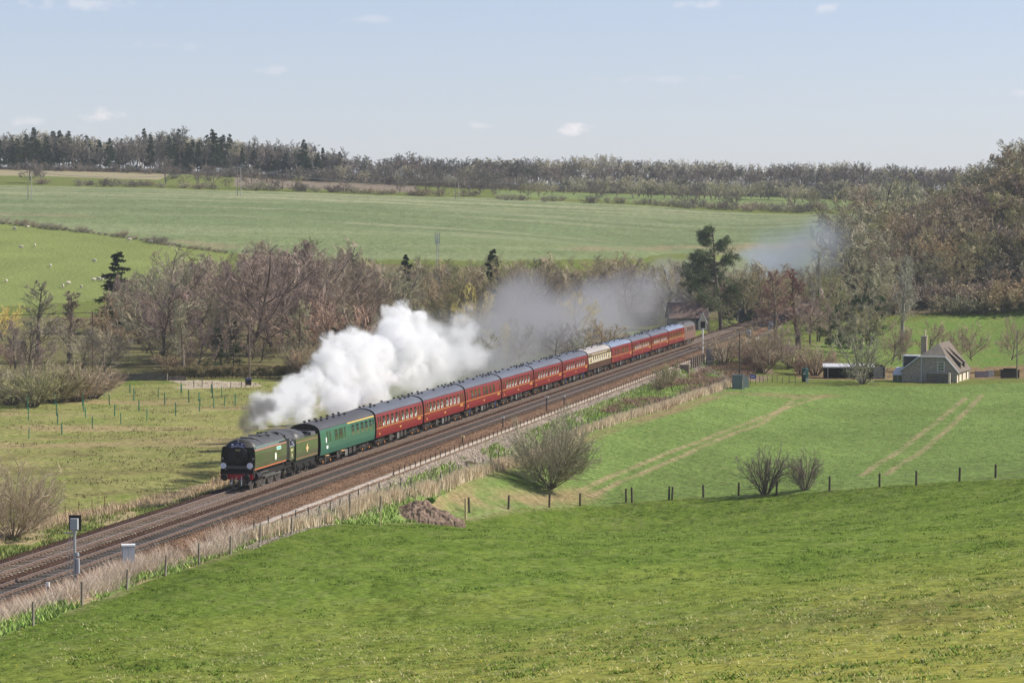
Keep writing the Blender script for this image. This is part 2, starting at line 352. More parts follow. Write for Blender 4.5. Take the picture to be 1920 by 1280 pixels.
# the large winter-sown field
big = poly_world([(-900, 405), (0, 417), (140, 432), (310, 457), (430, 474), (600, 486), (900, 490), (1200, 486), (1400, 484), (1580, 478)])
bigt = np.array([place(p, d)[:2] for p, d in [(1640, 950), (1560, 972), (1200, 984), (900, 998), (600, 998), (300, 998), (0, 998), (-900, 998)]])
bm = pip(x, y, np.vstack([big, bigt]))
fc = C3(.175, .215, .105) * (.85 + .3 * n1)
str_ = np.clip((fbm(x / 90, y / 7, 4, 71) - .52) * 7, 0, 1)[:, None]
fc = fc * (1 - .55 * str_) + C3(.33, .33, .21) * .55 * str_
nearpart = np.clip((830 + x * .12 - y + (n3[:, 0] - .5) * 160) / 60, 0, 1)[:, None]; fc = fc * (1 - .6 * nearpart) + C3(.215, .26, .12) * .6 * nearpart
top = np.clip((y[:, None] - 925) / 20, 0, 1) * np.clip((fbm(x / 60, y / 4, 4, 72) - .42) * 6, 0, 1)[:, None]; fc = fc * (1 - .6 * top) + C3(.36, .35, .22) * .6 * top
for pl, wd in [([(1100, 468), (1250, 462), (1400, 462), (1560, 452)], 5), ([(0, 401), (80, 403), (150, 405)], 4), ([(340, 452), (420, 462)], 4), ([(1220, 470), (1420, 458)], 3)]:
    dd = dline(x, y, poly_world(pl)); m = np.clip(1.2 - dd / (wd * (.3 + 2 * n1[:, 0])), 0, 1)[:, None]; fc = fc * (1 - .7 * m) + C3(.30, .24, .15) * .7 * m
fc = fc * (.82 + .36 * vnoise(x * 1.2, y * .35, 211)[:, None]); C = np.where(bm[:, None], fc, C)
# strips beyond the hedge
st = pip(x, y, np.array([place(p, d)[:2] for p, d in [(-500, 1100), (300, 1080), (320, 1165), (-500, 1165)]])); C = np.where(st[:, None], C3(.34, .29, .19), C)
st = pip(x, y, np.array([place(p, d)[:2] for p, d in [(440, 1040), (780, 1040), (780, 1160), (440, 1160)]])); C = np.where(st[:, None], C3(.24, .19, .15), C)
st = pip(x, y, np.array([place(p, d)[:2] for p, d in [(930, 1020), (1620, 1000), (1620, 1185), (930, 1120)]])); C = np.where(st[:, None], C3(.20, .25, .10), C)
# green slope and rush band behind the cottage
sl_ = pip(x, y, np.array([place(p, d)[:2] for p, d in [(1480, 446), (2400, 446), (2400, 575), (1920, 566), (1740, 556), (1560, 530), (1480, 470)]]))
sc_ = C3(.125, .225, .045) * (1 - n2 * .7) + YGREEN * n2 * .7
C = np.where(sl_[:, None], sc_, C)
ru = pip(jx, jy, np.array([place(p, d)[:2] for p, d in [(1490, 429), (2400, 430), (2400, 468), (1850, 463), (1700, 456), (1490, 462)]]))
C = np.where(ru[:, None], C3(.25, .175, .10) * (.7 + .6 * n2), C)
hillm = pip(x, y, np.array([place(p, d)[:2] for p, d in [(1540, 560), (1740, 562), (1920, 572), (2600, 580), (2600, 950), (1600, 900)]])); C = np.where(hillm[:, None], C3(.17, .135, .08) * (.7 + .6 * n1), C)
woodf = (y > 1165) & (y < 2200); C = np.where(woodf[:, None], C3(.12, .09, .06), C)
# railway land, by offset from the line
js = o_ + (fbm(x / 1.5, y / 3, 3, 81) - .5) * 1.6
rl = (s_ > -260) & (s_ < 560)
def zone(m, c): 
    global C
    C = np.where((m & rl & ~near)[:, None], c, C)
zone((js < -3.0) & (js > -9) & (s_ < -20), (GREEN * (1 - n2) + YGREEN * n2) * .95)
zone((js < -3.4) & (js > -9) & (s_ < 30) & (fbm(x / 3, y / 7, 3, 82) > .5), C3(.36, .29, .17))
zone((js < -6.4) & (js > -9.2) & (s_ < 30), C3(.37, .28, .18) * (.8 + .4 * n2))
gr = C3(.30, .245, .205) * (.45 + .6 * vnoise(x * 4, y * 2.2, 83)[:, None] + .5 * fbm(x / 1.2, y / 2.5, 3, 87)[:, None]); gr = gr * (1 - .5 * np.clip(fbm(x / 2, y / 4, 3, 88)[:, None] * 5 - 2.6, 0, 1)) + C3(.2, .2, .08) * .5 * np.clip(fbm(x / 2, y / 4, 3, 88)[:, None] * 5 - 2.6, 0, 1)
zone((js > 6.3) & (js < 10.2) & (s_ > -75), gr)
gg = fbm(x / 5, y / 9, 3, 84)
lim = 8.8 + np.clip((s_ - 40) / 60, 0, 1) * 1.2
gm = C3(.13, .21, .05) * (1 - n2 * .6) + C3(.33, .32, .16) * n2 * .6
zone((js > lim) & (js < 18) & (s_ < 170) & (crop == False), gm)
zone((js > lim) & (js < 20) & (gg > .52) & (s_ > 75) & (s_ < 240) & (crop == False), C3(.24, .18, .13) * (.7 + .6 * n2))
zone((js > 6.3) & (js < 9.5) & (s_ <= -75), C3(.40, .31, .19) * (.75 + .5 * n2))
zone((js > 7.4) & (js < 12) & (s_ <= -60) & (gg > .5), gm)
zone((o_ > -3.6) & (o_ < 7.0), C3(.07, .045, .032))
track_c = np.where(lane[:, None], C3(.46, .38, .30), C); C = track_c
C = np.clip(C, .01, 1)
M_ground = mat('ground_cover', (.1, .15, .05), rough=.95, spec=.12, attr=True, noise=2.6, col2=(.62, .66, .55), bump=.34, bscale=1.1, coord='Object', detail=9, thr=(.40, .60))
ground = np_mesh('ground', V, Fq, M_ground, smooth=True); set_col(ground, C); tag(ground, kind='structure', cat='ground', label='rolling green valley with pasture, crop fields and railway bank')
# ------------------------------------------------------------------ railway: ballast, sleepers, rails, cable trough
M_ballast = mat('ballast_stone', (.2, .13, .1), rough=.95, spec=.2, attr=True, noise=7.0, col2=(.38, .38, .42), bump=.14, bscale=6.0, detail=8, thr=(.42, .6))
S0, S1 = -190., 560.
prof = [(-3.5, -.66), (-3.1, -.6), (-2.35, -.24), (-1.5, -.19), (-1.0, -.19), (-.6, -.185), (0, -.185), (.6, -.185), (1.0, -.19), (1.4, -.2), (1.72, -.26), (2.05, -.2), (2.45, -.2), (2.85, -.215), (3.45, -.22), (4.05, -.215), (4.45, -.2), (4.9, -.2), (5.3, -.3), (5.9, -.5), (6.4, -.54), (7.0, -.56), (7.35, -.64)]
sv = np.arange(S0, S1, .45)
po = np.array(prof)
OO, SS = np.meshgrid(po[:, 0], sv)
BX = TX + SS * ST + OO * CT; BY = TY + SS * CT - OO * ST
nz_ = (fbm(BX * 2.2, BY * 2.2, 3, 9) - .5)
BZ = po[:, 1][None] + GR * SS + nz_ * .07
ii = np.arange(BX.size).reshape(BX.shape)
q = np.c_[ii[:-1, :-1].ravel(), ii[:-1, 1:].ravel(), ii[1:, 1:].ravel(), ii[1:, :-1].ravel()]
bal = np_mesh('ballast', np.c_[BX.ravel(), BY.ravel(), BZ.ravel()], q, M_ballast, smooth=True)
a = OO.ravel()[:, None]; nn = fbm(BX.ravel() / 3, BY.ravel() / 8, 3, 14)[:, None]; nn2 = vnoise(BX.ravel() * 5, BY.ravel() * 5, 15)[:, None]
inner = C3(.082, .05, .036); cess = C3(.235, .15, .095); oil = C3(.05, .04, .034)
bc_ = inner * 1.05 * (.75 + .6 * nn)
m = np.exp(-((a - 0) / .45) ** 2) * .6; bc_ = bc_ * (1 - m) + oil * m
m = np.exp(-((a - 3.45) / .5) ** 2) * .8; bc_ = bc_ * (1 - m) + C3(.06, .055, .05) * m
m = np.clip((a - 4.75) / .5, 0, 1) * np.clip(.55 + nn, 0, 1); bc_ = bc_ * (1 - m) + cess * m
m = np.clip((-2.4 - a) / .6, 0, 1) * .6; bc_ = bc_ * (1 - m) + cess * .8 * m
set_col(bal, bc_ * (.7 + .6 * nn2)); tag(bal, kind='structure', cat='ballast', label='brown stone ballast under the two railway tracks')
M_rust = mat('rail_rust', (.10, .062, .045), rough=.8, noise=3, col2=(.15, .095, .065)); M_railtop = mat('rail_top', (.55, .5, .47), rough=.42, metal=.65)
M_railtop2 = mat('rail_top_dull', (.36, .31, .28), rough=.45, metal=.6)
M_sleep = mat('sleeper_concrete', (.40, .33, .25), rough=.9, noise=6, col2=(.26, .205, .15), rand=.25)
M_sleep2 = mat('sleeper_stained', (.27, .24, .20), rough=.9, noise=6, col2=(.1, .085, .07), rand=.25)
def rail_mesh(o, mt, parent):
    b = MB()
    for s0 in np.arange(S0, S1, 18.0):
        s1 = min(s0 + 18 - .012, S1)
        for (h0, h1, z0, z1, mi) in ((-.07, .07, -.165, -.15, 0), (-.012, .012, -.15, -.04, 0), (-.036, .036, -.04, -.004, 0), (-.03, .03, -.0035, 0, 1)):
            b.mi = mi
            vs = [at_track(s, o + h, z) - parent.location for s in (s0, s1) for h, z in ((h0, z0), (h1, z0), (h1, z1), (h0, z1))]
            b.add(vs, [(0, 1, 5, 4), (1, 2, 6, 5), (2, 3, 7, 6), (3, 0, 4, 7), (0, 3, 2, 1), (4, 5, 6, 7)])
    return b.build('rail', [M_rust, mt], parent)
def sleeper_mb(ox=0, M=None, b=None):
    b = b or MB(); c = [(-.12, -.26), (.12, -.26), (.10, -.155), (-.10, -.155)]
    vs = [Vector((x, yy, z)) for x in (-1.25, 1.25) for yy, z in c]
    if M: vs = [M @ v for v in vs]
    b.add(vs, [(0, 1, 5, 4), (1, 2, 6, 5), (2, 3, 7, 6), (3, 0, 4, 7), (0, 3, 2, 1), (4, 5, 6, 7)])
    for xr in (-.75, .75):
        for dy in (-.07, .07):
            b.box(xr - .13, xr + .13, dy - .02, dy + .02, -.166, -.125, M)
    return b
for o0, mt, ms, lab in ((0, M_railtop, M_sleep, 'railway track with shiny rails that the steam train runs on'), (3.45, M_railtop2, M_sleep2, 'empty railway track on the camera side of the train')):
    base = at_track(0, o0, 0); tr = empty('railway_track', base, 0, lab, 'railway track', 'two parallel railway tracks')
    rail_mesh(o0 - .75, mt, tr); rail_mesh(o0 + .75, mt, tr)
    ss = np.arange(-120, S1, .65); first = None; rest = MB()
    for k, s in enumerate(ss):
        if k < 100 and s > -125:
            if first is None:
                first = sleeper_mb().build('sleeper', ms, tr); ob = first
            else: ob = first.copy(); COL.objects.link(ob); ob.parent = tr
            ob.location = at_track(s, o0, random.Random(k).uniform(-.012, .008)) - base; ob.rotation_euler = (0, 0, RZ + random.Random(k).uniform(-.012, .012))
        else: sleeper_mb(M=Matrix.Translation(at_track(s, o0, 0) - base) @ Matrix.Rotation(RZ, 4, 'Z'), b=rest)
    for s in np.arange(-190, -120, .65): sleeper_mb(M=Matrix.Translation(at_track(s, o0, 0) - base) @ Matrix.Rotation(RZ, 4, 'Z'), b=rest)
    tag(rest.build('sleepers', ms, tr), kind='stuff')
# loose stones on the shoulder and bank
rgst = np.random.default_rng(2)
def stones(name, n, s0, s1, o0, o1, zfun, sz, ca, cb, label):
    s = rgst.uniform(s0, s1, n); o = rgst.uniform(o0, o1, n); X_ = TX + s * ST + o * CT; Y_ = TY + s * CT - o * ST; Z_ = zfun(s, o, X_, Y_)
    c = np.stack([X_, Y_, Z_], -1); T4 = np.array([[1, 0, -.7], [-.5, .87, -.7], [-.5, -.87, -.7], [0, 0, 1.]]); r = sz * rgst.uniform(.5, 1.4, (n, 1, 1)); a = rgst.uniform(0, 6.28, n)
    Rm = np.zeros((n, 3, 3)); Rm[:, 0, 0] = np.cos(a); Rm[:, 0, 1] = -np.sin(a); Rm[:, 1, 0] = np.sin(a); Rm[:, 1, 1] = np.cos(a); Rm[:, 2, 2] = .7
    V_ = (c[:, None] + np.einsum('nij,kj->nki', Rm, T4) * r).reshape(-1, 3); b0 = np.arange(n)[:, None] * 4; F_ = np.concatenate([b0 + np.array(q) for q in ((0, 1, 3), (1, 2, 3), (2, 0, 3))])
    t = rgst.uniform(0, 1, (n, 1)); C_ = (np.array(ca) * (1 - t) + np.array(cb) * t) * rgst.uniform(.6, 1.4, (n, 1)); o_b = np_mesh(name, V_, F_, M_stonebit); set_col(o_b, np.repeat(C_, 4, 0)); tag(o_b, label, 'stones', kind='stuff')
M_stonebit = mat('loose_stone', (.3, .25, .2), rough=.95, attr=True)
zb = lambda s, o, X_, Y_: np.interp(o, po[:, 0], po[:, 1]) + GR * s + .02
stones('ballast_stones', 60000, -140, 230, -2.9, 6.3, zb, .05, (.065, .042, .031), (.16, .105, .072), 'loose brown stones lying on the ballast')
stones('bank_stones', 30000, -70, 190, 6.9, 9.6, lambda s, o, X_, Y_: ground_z(X_, Y_) + .02, .07, (.24, .20, .17), (.42, .35, .30), 'grey-brown stones scattered down the bank')
# cable trough with its little retaining posts
M_conc = mat('old_concrete', (.47, .42, .37), rough=.9, noise=4, col2=(.33, .29, .24), bump=.01, bscale=30)
M_darkpost = mat('dark_iron', (.06, .05, .045), rough=.7, noise=12, col2=(.11, .08, .06))
base = at_track(0, 6.9, 0); t = empty('cable_trough', base, RZ, 'pale concrete cable trough running along the ballast edge', 'cable trough')
b = MB(); rr = random.Random(5)
for s in np.arange(-75, 190, 1.0):
    z = -.5 + GR * s + rr.uniform(-.02, .02); o = rr.uniform(-.03, .03)
    b.box(-.19 + o, .19 + o, s, s + .985, z - .3, z)
b.build('lid', M_conc, t)
pm = MB().box(-.04, .04, -.04, .04, -.6, .42); p0 = None
for k in range(98):
    s = -18 + k * 2.1
    if p0 is None: p0 = ob = pm.build('post', M_darkpost, t)
    else: ob = p0.copy(); COL.objects.link(ob); ob.parent = t
    ob.location = (.26, s, -.5 + GR * s)
bd = MB()
for k in range(97): s = -18 + k * 2.1; bd.box(.2, .25, s, s + 2.08, -.62 + GR * s, -.38 + GR * s)
bd.build('board', mat('pale_board', (.42, .38, .33), rough=.9, noise=1.2, col2=(.3, .25, .2), stretch=(1, .6, 1)), t)
# ------------------------------------------------------------------ the train
M_maroon = mat('maroon_paint', (.225, .010, .014), rough=.34, coat=.12, noise=2.2, col2=(.17, .014, .014), bump=.004, bscale=1.2, stretch=(1, .3, 1))
M_green = mat('southern_green_paint', (.035, .135, .085), rough=.28, coat=.3, noise=2, col2=(.03, .115, .075), bump=.004, bscale=1.2, stretch=(1, .3, 1))
M_cream = mat('cream_paint', (.70, .60, .40), rough=.3, coat=.3); M_umber = mat('umber_paint', (.085, .04, .022), rough=.3, coat=.3)
M_roofg = mat('roof_grey', (.10, .105, .125), rough=.5, noise=.8, col2=(.075, .08, .095), stretch=(1, .25, 1), rand=.12)
M_roofb = mat('roof_blue_grey', (.17, .21, .29), rough=.55, noise=.8, col2=(.14, .17, .23), stretch=(1, .25, 1))
M_roofw = mat('roof_pale', (.33, .305, .28), rough=.65, noise=.8, col2=(.27, .25, .23), stretch=(1, .25, 1))
M_roofd = mat('roof_dark', (.055, .053, .055), rough=.55, noise=.8, col2=(.04, .038, .04), stretch=(1, .25, 1))
M_black = mat('black_metal', (.008, .008, .009), rough=.5, spec=.3, noise=6, col2=(.03, .026, .022)); M_grime = mat('underframe_grime', (.022, .018, .015), rough=.75, noise=5, col2=(.06, .045, .033))
M_wheel = mat('wheel_steel', (.10, .085, .075), rough=.5, metal=.5, noise=8, col2=(.05, .04, .035)); M_tyre = mat('tyre_steel', (.42, .40, .38), rough=.35, metal=.8)
M_axle = mat('axlebox_orange', (.75, .27, .06), rough=.45); M_axley = mat('axlebox_yellow', (.70, .42, .12), rough=.4); M_bluepipe = mat('blue_pipe', (.03, .08, .35), rough=.4)
M_gold = mat('lining_gold', (.75, .47, .10), rough=.4); M_white = mat('white_paint', (.75, .75, .75), rough=.4)
def glass(name, c, rough=.06):
    m = mat(name, c, rough=rough, spec=.9, noise=1.1, col2=[q * .35 for q in c], coat=.5, coord='Object', thr=(.42, .58)); return m
M_pane = glass('window_glass', (.11, .13, .095)); M_vent = glass('ventilator_glass', (.012, .010, .010)); M_pane2 = glass('clear_glass', (.035, .045, .04))
M_curt = mat('seat_cover_white', (.62, .60, .56), rough=.8)
PITCHL = 20.3
HALF = [(1.34, 1.08), (1.40, 1.5), (1.41, 2.0), (1.39, 2.45), (1.33, 2.95), (1.27, 3.22)]
ROOF = [(1.275, 3.22), (1.14, 3.42), (.85, 3.6), (.45, 3.72), (0, 3.76)]
def xside(z): return np.interp(z, [p[1] for p in HALF], [p[0] for p in HALF])
def sidequad(b, y0, y1, z0, z1, off, th=.0, sgn=1):
    zs = [z0, (z0 + z1) / 2, z1]; vs = []
    for z in zs:
        for y in (y0, y1): vs.append((sgn * (xside(z) + off), y, z))
    b.add(vs, [(0, 1, 3, 2), (2, 3, 5, 4)] if sgn > 0 else [(2, 3, 1, 0), (4, 5, 3, 2)])
    # reveal edges back to the body
    e = [(0, 1), (1, 3), (3, 5), (5, 4), (4, 2), (2, 0)]
    n = len(vs); vs2 = vs + [(v[0] - sgn * (off + .004), v[1], v[2]) for v in vs]
    b.add(vs2, [(p, q, q + n, p + n) if sgn < 0 else (q, p, p + n, q + n) for p, q in e])
proto = {}
def make_bogie(parent, y0, L=2.6, r=.457, kind=0, ax=M_axle):
    key = ('bog', kind, ax.name)
    if key not in proto:
        o = empty('bogie'); b = MB()
        for sx in (-1, 1):
            b.box(sx * 1.0 - .05, sx * 1.0 + .05, -L / 2 - .6, L / 2 + .6, .62, .80); b.box(sx * 1.04 - .07, sx * 1.04 + .07, -.5, .5, .36, .62)
            for k in (-1, 1):
                b.cyl((sx * 1.05, k * L / 2 - .32, .50), (sx * 1.05, k * L / 2 - .32, .78), .09, n=8); b.cyl((sx * 1.05, k * L / 2 + .32, .50), (sx * 1.05, k * L / 2 + .32, .78), .09, n=8)
                b.box(sx * 1.02 - .06, sx * 1.02 + .06, k * L / 2 - .45, k * L / 2 + .45, .42, .52)
                b.cyl((sx * 1.07, k * .28, .36), (sx * 1.07, k * .28, .66), .11, n=8)
        b.box(-.95, .95, -.35, .35, .5, .95); b.box(-.9, .9, -L / 2 - .6, -L / 2 - .5, .6, .78); b.box(-.9, .9, L / 2 + .5, L / 2 + .6, .6, .78)
        fr = b.build('bogie_frame', M_grime, o)
        for k in (-1, 1):
            w_ = MB(); w_.cyl((-.72, 0, 0), (-.60, 0, 0), r, n=20); w_.cyl((.60, 0, 0), (.72, 0, 0), r, n=20); w_.cyl((-1.0, 0, 0), (1.0, 0, 0), .07, n=8); w_.mi = 1
            w_.cyl((.722, 0, 0), (.735, 0, 0), r * .93, r * .8, n=20)
            wo = w_.build('wheelset', [M_tyre, M_wheel], o, loc=(0, k * L / 2, r + .005))
            for sx in (-1, 1):
                a_ = MB(); a_.box(-.1, .1, -.13, .13, -.14, .14); a_.mi = 1; a_.cyl((sx * .1, 0, 0), (sx * .16, 0, 0), .085, n=10)
                a_.build('axle_box', [M_grime, ax if kind else M_axley], o, loc=(sx * 1.08, k * L / 2, r))
        b = MB(); b.cyl((1.15, L / 2 - .75, .35), (1.15, L / 2 - .75, .9), .035, n=6); b.cyl((1.15, L / 2 - .75, .9), (1.15, L / 2 - .35, .95), .035, n=6)
        b.build('pipe', M_bluepipe if kind == 0 else M_grime, o)
        proto[key] = o
        o.parent = parent; o.location = (0, y0, 0); return o
    c = copy_tree(proto[key], parent); c.location = (0, y0, 0); return c
def make_window(kind):
    W = 1.0 if kind != 'narrow' else .48
    b = MB(); b.mi = 0
    sidequad(b, -W / 2 - .05, W / 2 + .05, 1.98, 2.98, .012)
    fr = b.build('window', {'green': M_green, 'cream': M_cream}.get(kind.split('_')[0], M_maroon))
    b = MB(); sidequad(b, -W / 2, W / 2, 2.04, 2.66, .017); pn = b.build('pane', M_pane if 'dark' not in kind else M_pane2, fr)
    b = MB(); sidequad(b, -W / 2 + .06, W / 2 - .06, 2.69, 2.93, .017); b.build('ventilator', M_vent, fr)
    if kind in ('maroon', 'cream'):
        b = MB(); sidequad(b, -W / 2 + .04, -W / 2 + .30, 2.04, 2.30, .021); sidequad(b, W / 2 - .3, W / 2 - .14, 2.04, 2.45, .021); b.build('seat_cover', M_curt, fr)
    return fr
def put_window(parent, kind, y):
    if kind not in proto: proto[kind] = o = make_window(kind); o.parent = parent
    else: o = copy_tree(proto[kind], parent)
    o.location = (0, y, 0); return o
def profile(pts, y, inset=0):
    r = [Vector((p[0] - inset, y, p[1])) for p in pts]; return r + [Vector((-v.x, v.y, v.z)) for v in reversed(r)]
def make_coach(kind, roofm, label, s0, idx, ax=M_axle):
    body = {'maroon': M_maroon, 'green': M_green, 'cream': M_umber, 'maroonk': M_maroon}[kind]
    t = empty('railway_coach', at_track(s0 + PITCHL / 2, 0, 0), RZ, label, 'railway coach', 'coaches of the train')
    H = 9.83
    b = MB(); full = HALF + [(p[0] - .01, p[1]) for p in ROOF[1:-1]]
    b.loft([[Vector((x_, y_, z_)) for (x_, z_) in ([(p[0], p[1]) for p in HALF] + [(-p[0], p[1]) for p in reversed(HALF)])] for y_ in (-H, H)], closed=True, caps=False)
    b.build('body', body, t, smooth=False)
    if kind == 'cream':
        b = MB(); sidequad(b, -H + .05, H - .05, 1.93, 3.1, .006); b.build('cream_panel', M_cream, t)
        b = MB(); sidequad(b, -H + .05, H - .05, 3.1, 3.2, .006); b.build('letter_board', M_umber, t)
    # ends
    for sg in (-1, 1):
        b = MB(); pr = profile(HALF[:] + ROOF[1:], 0); b.loft([[Vector((v.x * 1.004, sg * (H + .002), v.z + .012)) for v in pr], [Vector((v.x * 1.004, sg * (H + .07), v.z + .012)) for v in pr]])
        b.box(-.55, .55, sg * (H + .07) if sg > 0 else -(H + .32), (H + .32) if sg > 0 else -(H + .07), 1.15, 3.3)
        b.build('end_panel', M_black, t)
        b = MB(); 
        for sx in (-.86, .86): b.cyl((sx, sg * (H + .07), 1.06), (sx, sg * (H + .28), 1.06), .09, n=8); b.cyl((sx, sg * (H + .26), 1.06), (sx, sg * (H + .31), 1.06), .22, n=12)
        b.build('buffer', M_black, t)
    b = MB(); RP = [Vector((p[0], 0, p[1])) for p in ROOF] + [Vector((-p[0], 0, p[1])) for p in reversed(ROOF[:-1])]
    b.loft([[v + Vector((0, y, 0)) for v in RP] for y in np.linspace(-H, H, 9)], closed=False, caps=False)
    for y in np.linspace(-H + 1.2, H - 1.2, 8):   # roof ribs
        b.loft([[Vector((v.x * 1.003, y + d, v.z + .01)) for v in RP] for d in (-.02, .02)], closed=False, caps=False)
    b.build('roof', roofm, t, smooth=True)
    b = MB(); sidequad(b, -H, H, 3.20, 3.235, .02); b.build('cantrail', M_gold if kind == 'green' and False else (M_roofd if kind != 'cream' else M_umber), t)
    if kind in ('maroon', 'maroonk', 'green'):
        b = MB()
        if kind == 'green': sidequad(b, -.2, H, 3.10, 3.19, .010)
        else:
            sidequad(b, -H, H, 1.90, 1.93, .006)
            if idx >= 11: sidequad(b, -H, H, 2.06, 2.09, .006)
        b.build('lining', M_gold, t)
    # windows
    if kind == 'green': ws = [(1.6, 'green'), (3.3, 'green'), (5.0, 'green'), (6.6, 'green'), (-3.0, 'green_dark'), (-4.4, 'green_dark'), (8.2, 'green')]; doors = [-7.4, -1.3, -2.2, -6.5, 9.3]
    elif kind == 'cream': ws = [(y, 'cream') for y in (-5.7, -3.9, -2.0, -.1, 1.8, 3.7, 5.6)]; doors = [-8.6, 8.6, -7.5, 7.4]
    elif kind == 'maroonk': ws = [(y, 'maroon_dark') for y in (-6.4, -4.5, -2.6, .1, 1.6, 3.6, 5.6)]; doors = [-9.0, 9.0] if idx < 9 else [-9, 9, -7.4, -1.2]
    else: ws = [(y, 'maroon') for y in (-7.0 + .2, -5.1, -3.3, -1.5, 1.1, 2.9, 4.7, 6.6)]; doors = [-9.0, -8.1, -.2, 8.0, 9.0]
    for y, k in ws: put_window(t, k, y)
    for y in doors:
        kk = ('door', kind[:5])
        if kk not in proto:
            b = MB(); sidequad(b, -.33, .33, 1.12, 3.12, .010); d = b.build('door', body, t); proto[kk] = d
            b = MB(); sidequad(b, -.20, .20, 2.05, 2.95, .016); b.build('window', M_pane2, d)
            b = MB(); b.box(1.41, 1.455, .18, .26, 1.85, 1.88); b.build('handle', M_gold, d)
        else: d = copy_tree(proto[kk], t)
        d.location = (0, y, 0)
    # little lettering marks: a class numeral or running number in gilt, too small to read
    b = MB()
    if kind != 'green':
        for y0, z0, n, h in ((H - 2.2, 1.62, 5, .17), (-.3, 1.42, 3, .14), (-H + 1.1, 1.3, 2, .15)):
            for k in range(n): sidequad(b, y0 + k * .26, y0 + k * .26 + .16, z0, z0 + h, .006)
        b.build('gilt_number', M_gold if kind != 'cream' else M_umber, t)
    else:
        for y0, z0, w_, h in ((-8.1, 2.05, .34, .42), (-7.9, 1.52, .6, .26)): sidequad(b, y0, y0 + w_, z0, z0 + h, .006)
        b.build('white_notice', M_white, t)
    # roof ventilators
    rv = random.Random(idx)
    ys = {0: [-8.2, -7.2, -6.6, -5.6, -4.6, -3.6, -2.6, -1.4, -.4, .7, 1.7, 2.6, 3.6]}.get(idx, [-8.7, -7.9, -7.2, -6.3, -4.6, -.8, 0, 4.4, 5.2, 6.4, 7.1, 8.0, 8.8])
    for k, y in enumerate(ys):
        if 'rv' not in proto:
            b = MB(); b.cyl((0, 0, -.05), (0, 0, .06), .05, n=6); b.box(-.09, .09, -.14, .14, .03, .15); proto['rv'] = o = b.build('roof_vent', M_black, t)
        else: o = proto['rv'].copy(); COL.objects.link(o); o.parent = t
        xx = .38 if k % 2 else -.42
        o.location = (xx, y, 3.72)
    for yb in (-7.1, 7.1): make_bogie(t, yb, kind=idx % 3 if idx else 1, ax=M_axle)
    b = MB(); b.box(-1.15, 1.15, -H, H, .98, 1.07); r_ = random.Random(idx * 3)
    for y0, y1, z0 in ((-3.6, -2.4, .42), (-.6, .5, .35), (1.0, 1.9, .45), (2.6, 3.4, .5)): b.box(.55, 1.18, y0 + r_.uniform(-.2, .2), y1, z0, .98)
    b.cyl((.8, -2.0, .62), (.8, -1.0, .62), .22, n=10); b.cyl((-.9, -4.5, .8), (-.9, 4.5, .8), .05, n=6); b.cyl((1.1, -5.2, .62), (1.1, 5.0, .62), .03, n=5)
    b.build('underframe', M_grime, t)
    b = MB(); b.box(1.1, 1.19, -.5, .4, .4, .9); b.build('battery_box', mat('box_grey_%d' % idx, (.13, .125, .115), rough=.6), t)
    if kind == 'green':
        b = MB(); b.box(1.2, 1.42, -7.9, -7.0, .92, .97); b.box(1.2, 1.42, -2.6, -1.3, .92, .97); b.build('step_board', mat('step_wood', (.55, .35, .16), rough=.7), t)
    return t
labs = ['first of the maroon coaches, coupled behind the green one', 'second maroon coach from the green one, with white seat covers in its windows', 'maroon coach with dark green-tinged windows, third behind the green one', 'fourth maroon coach, with a white blind at its first window', 'fifth maroon coach, with a white blind at its last window', 'maroon coach just ahead of the cream and brown coach']
make_coach('green', M_roofd, 'green coach with dark grey roof right behind the locomotive tender', -PITCHL, 0)
kinds = ['maroon', 'maroon', 'maroonk', 'maroon', 'maroon', 'maroon']
for i in range(6): make_coach(kinds[i], M_roofg, labs[i], i * PITCHL, i + 1)
make_coach('cream', M_roofw, 'brown coach with cream window band and pale roof amid the maroon ones', 6 * PITCHL, 7)
labs2 = ['maroon coach with bright blue-grey roof just behind the cream one', 'second maroon coach behind the cream one', 'third maroon coach behind the cream one', 'last maroon coach, coupled to the diesel locomotive']
for i, (k, rm) in enumerate([('maroonk', M_roofb), ('maroon', M_roofg), ('maroon', M_roofg), ('maroonk', M_roofb)]): make_coach(k, rm, labs2[i], (7 + i) * PITCHL, 8 + i)

# lettering helper: font curve turned into a mesh part, reading towards +y on the near side or +x on the front
def letters(txt, size, m, parent, loc, rot, name='lettering', th=.006, bold=0):
    cu = bpy.data.curves.new(name, 'FONT'); cu.body = txt; cu.size = size; cu.extrude = th; cu.align_x = 'CENTER'; cu.align_y = 'CENTER'; cu.offset = bold
    o = bpy.data.objects.new(name, cu); COL.objects.link(o); bpy.context.view_layer.update()
    me = bpy.data.meshes.new_from_object(o.evaluated_get(bpy.context.evaluated_depsgraph_get())); bpy.data.objects.remove(o)
    me.materials.clear(); me.materials.append(m); o = bpy.data.objects.new(name, me); COL.objects.link(o); o.parent = parent; o.location = loc; o.rotation_euler = rot; return o
SIDE = (R(90), 0, R(90)); FRONT = (R(90), 0, 0)
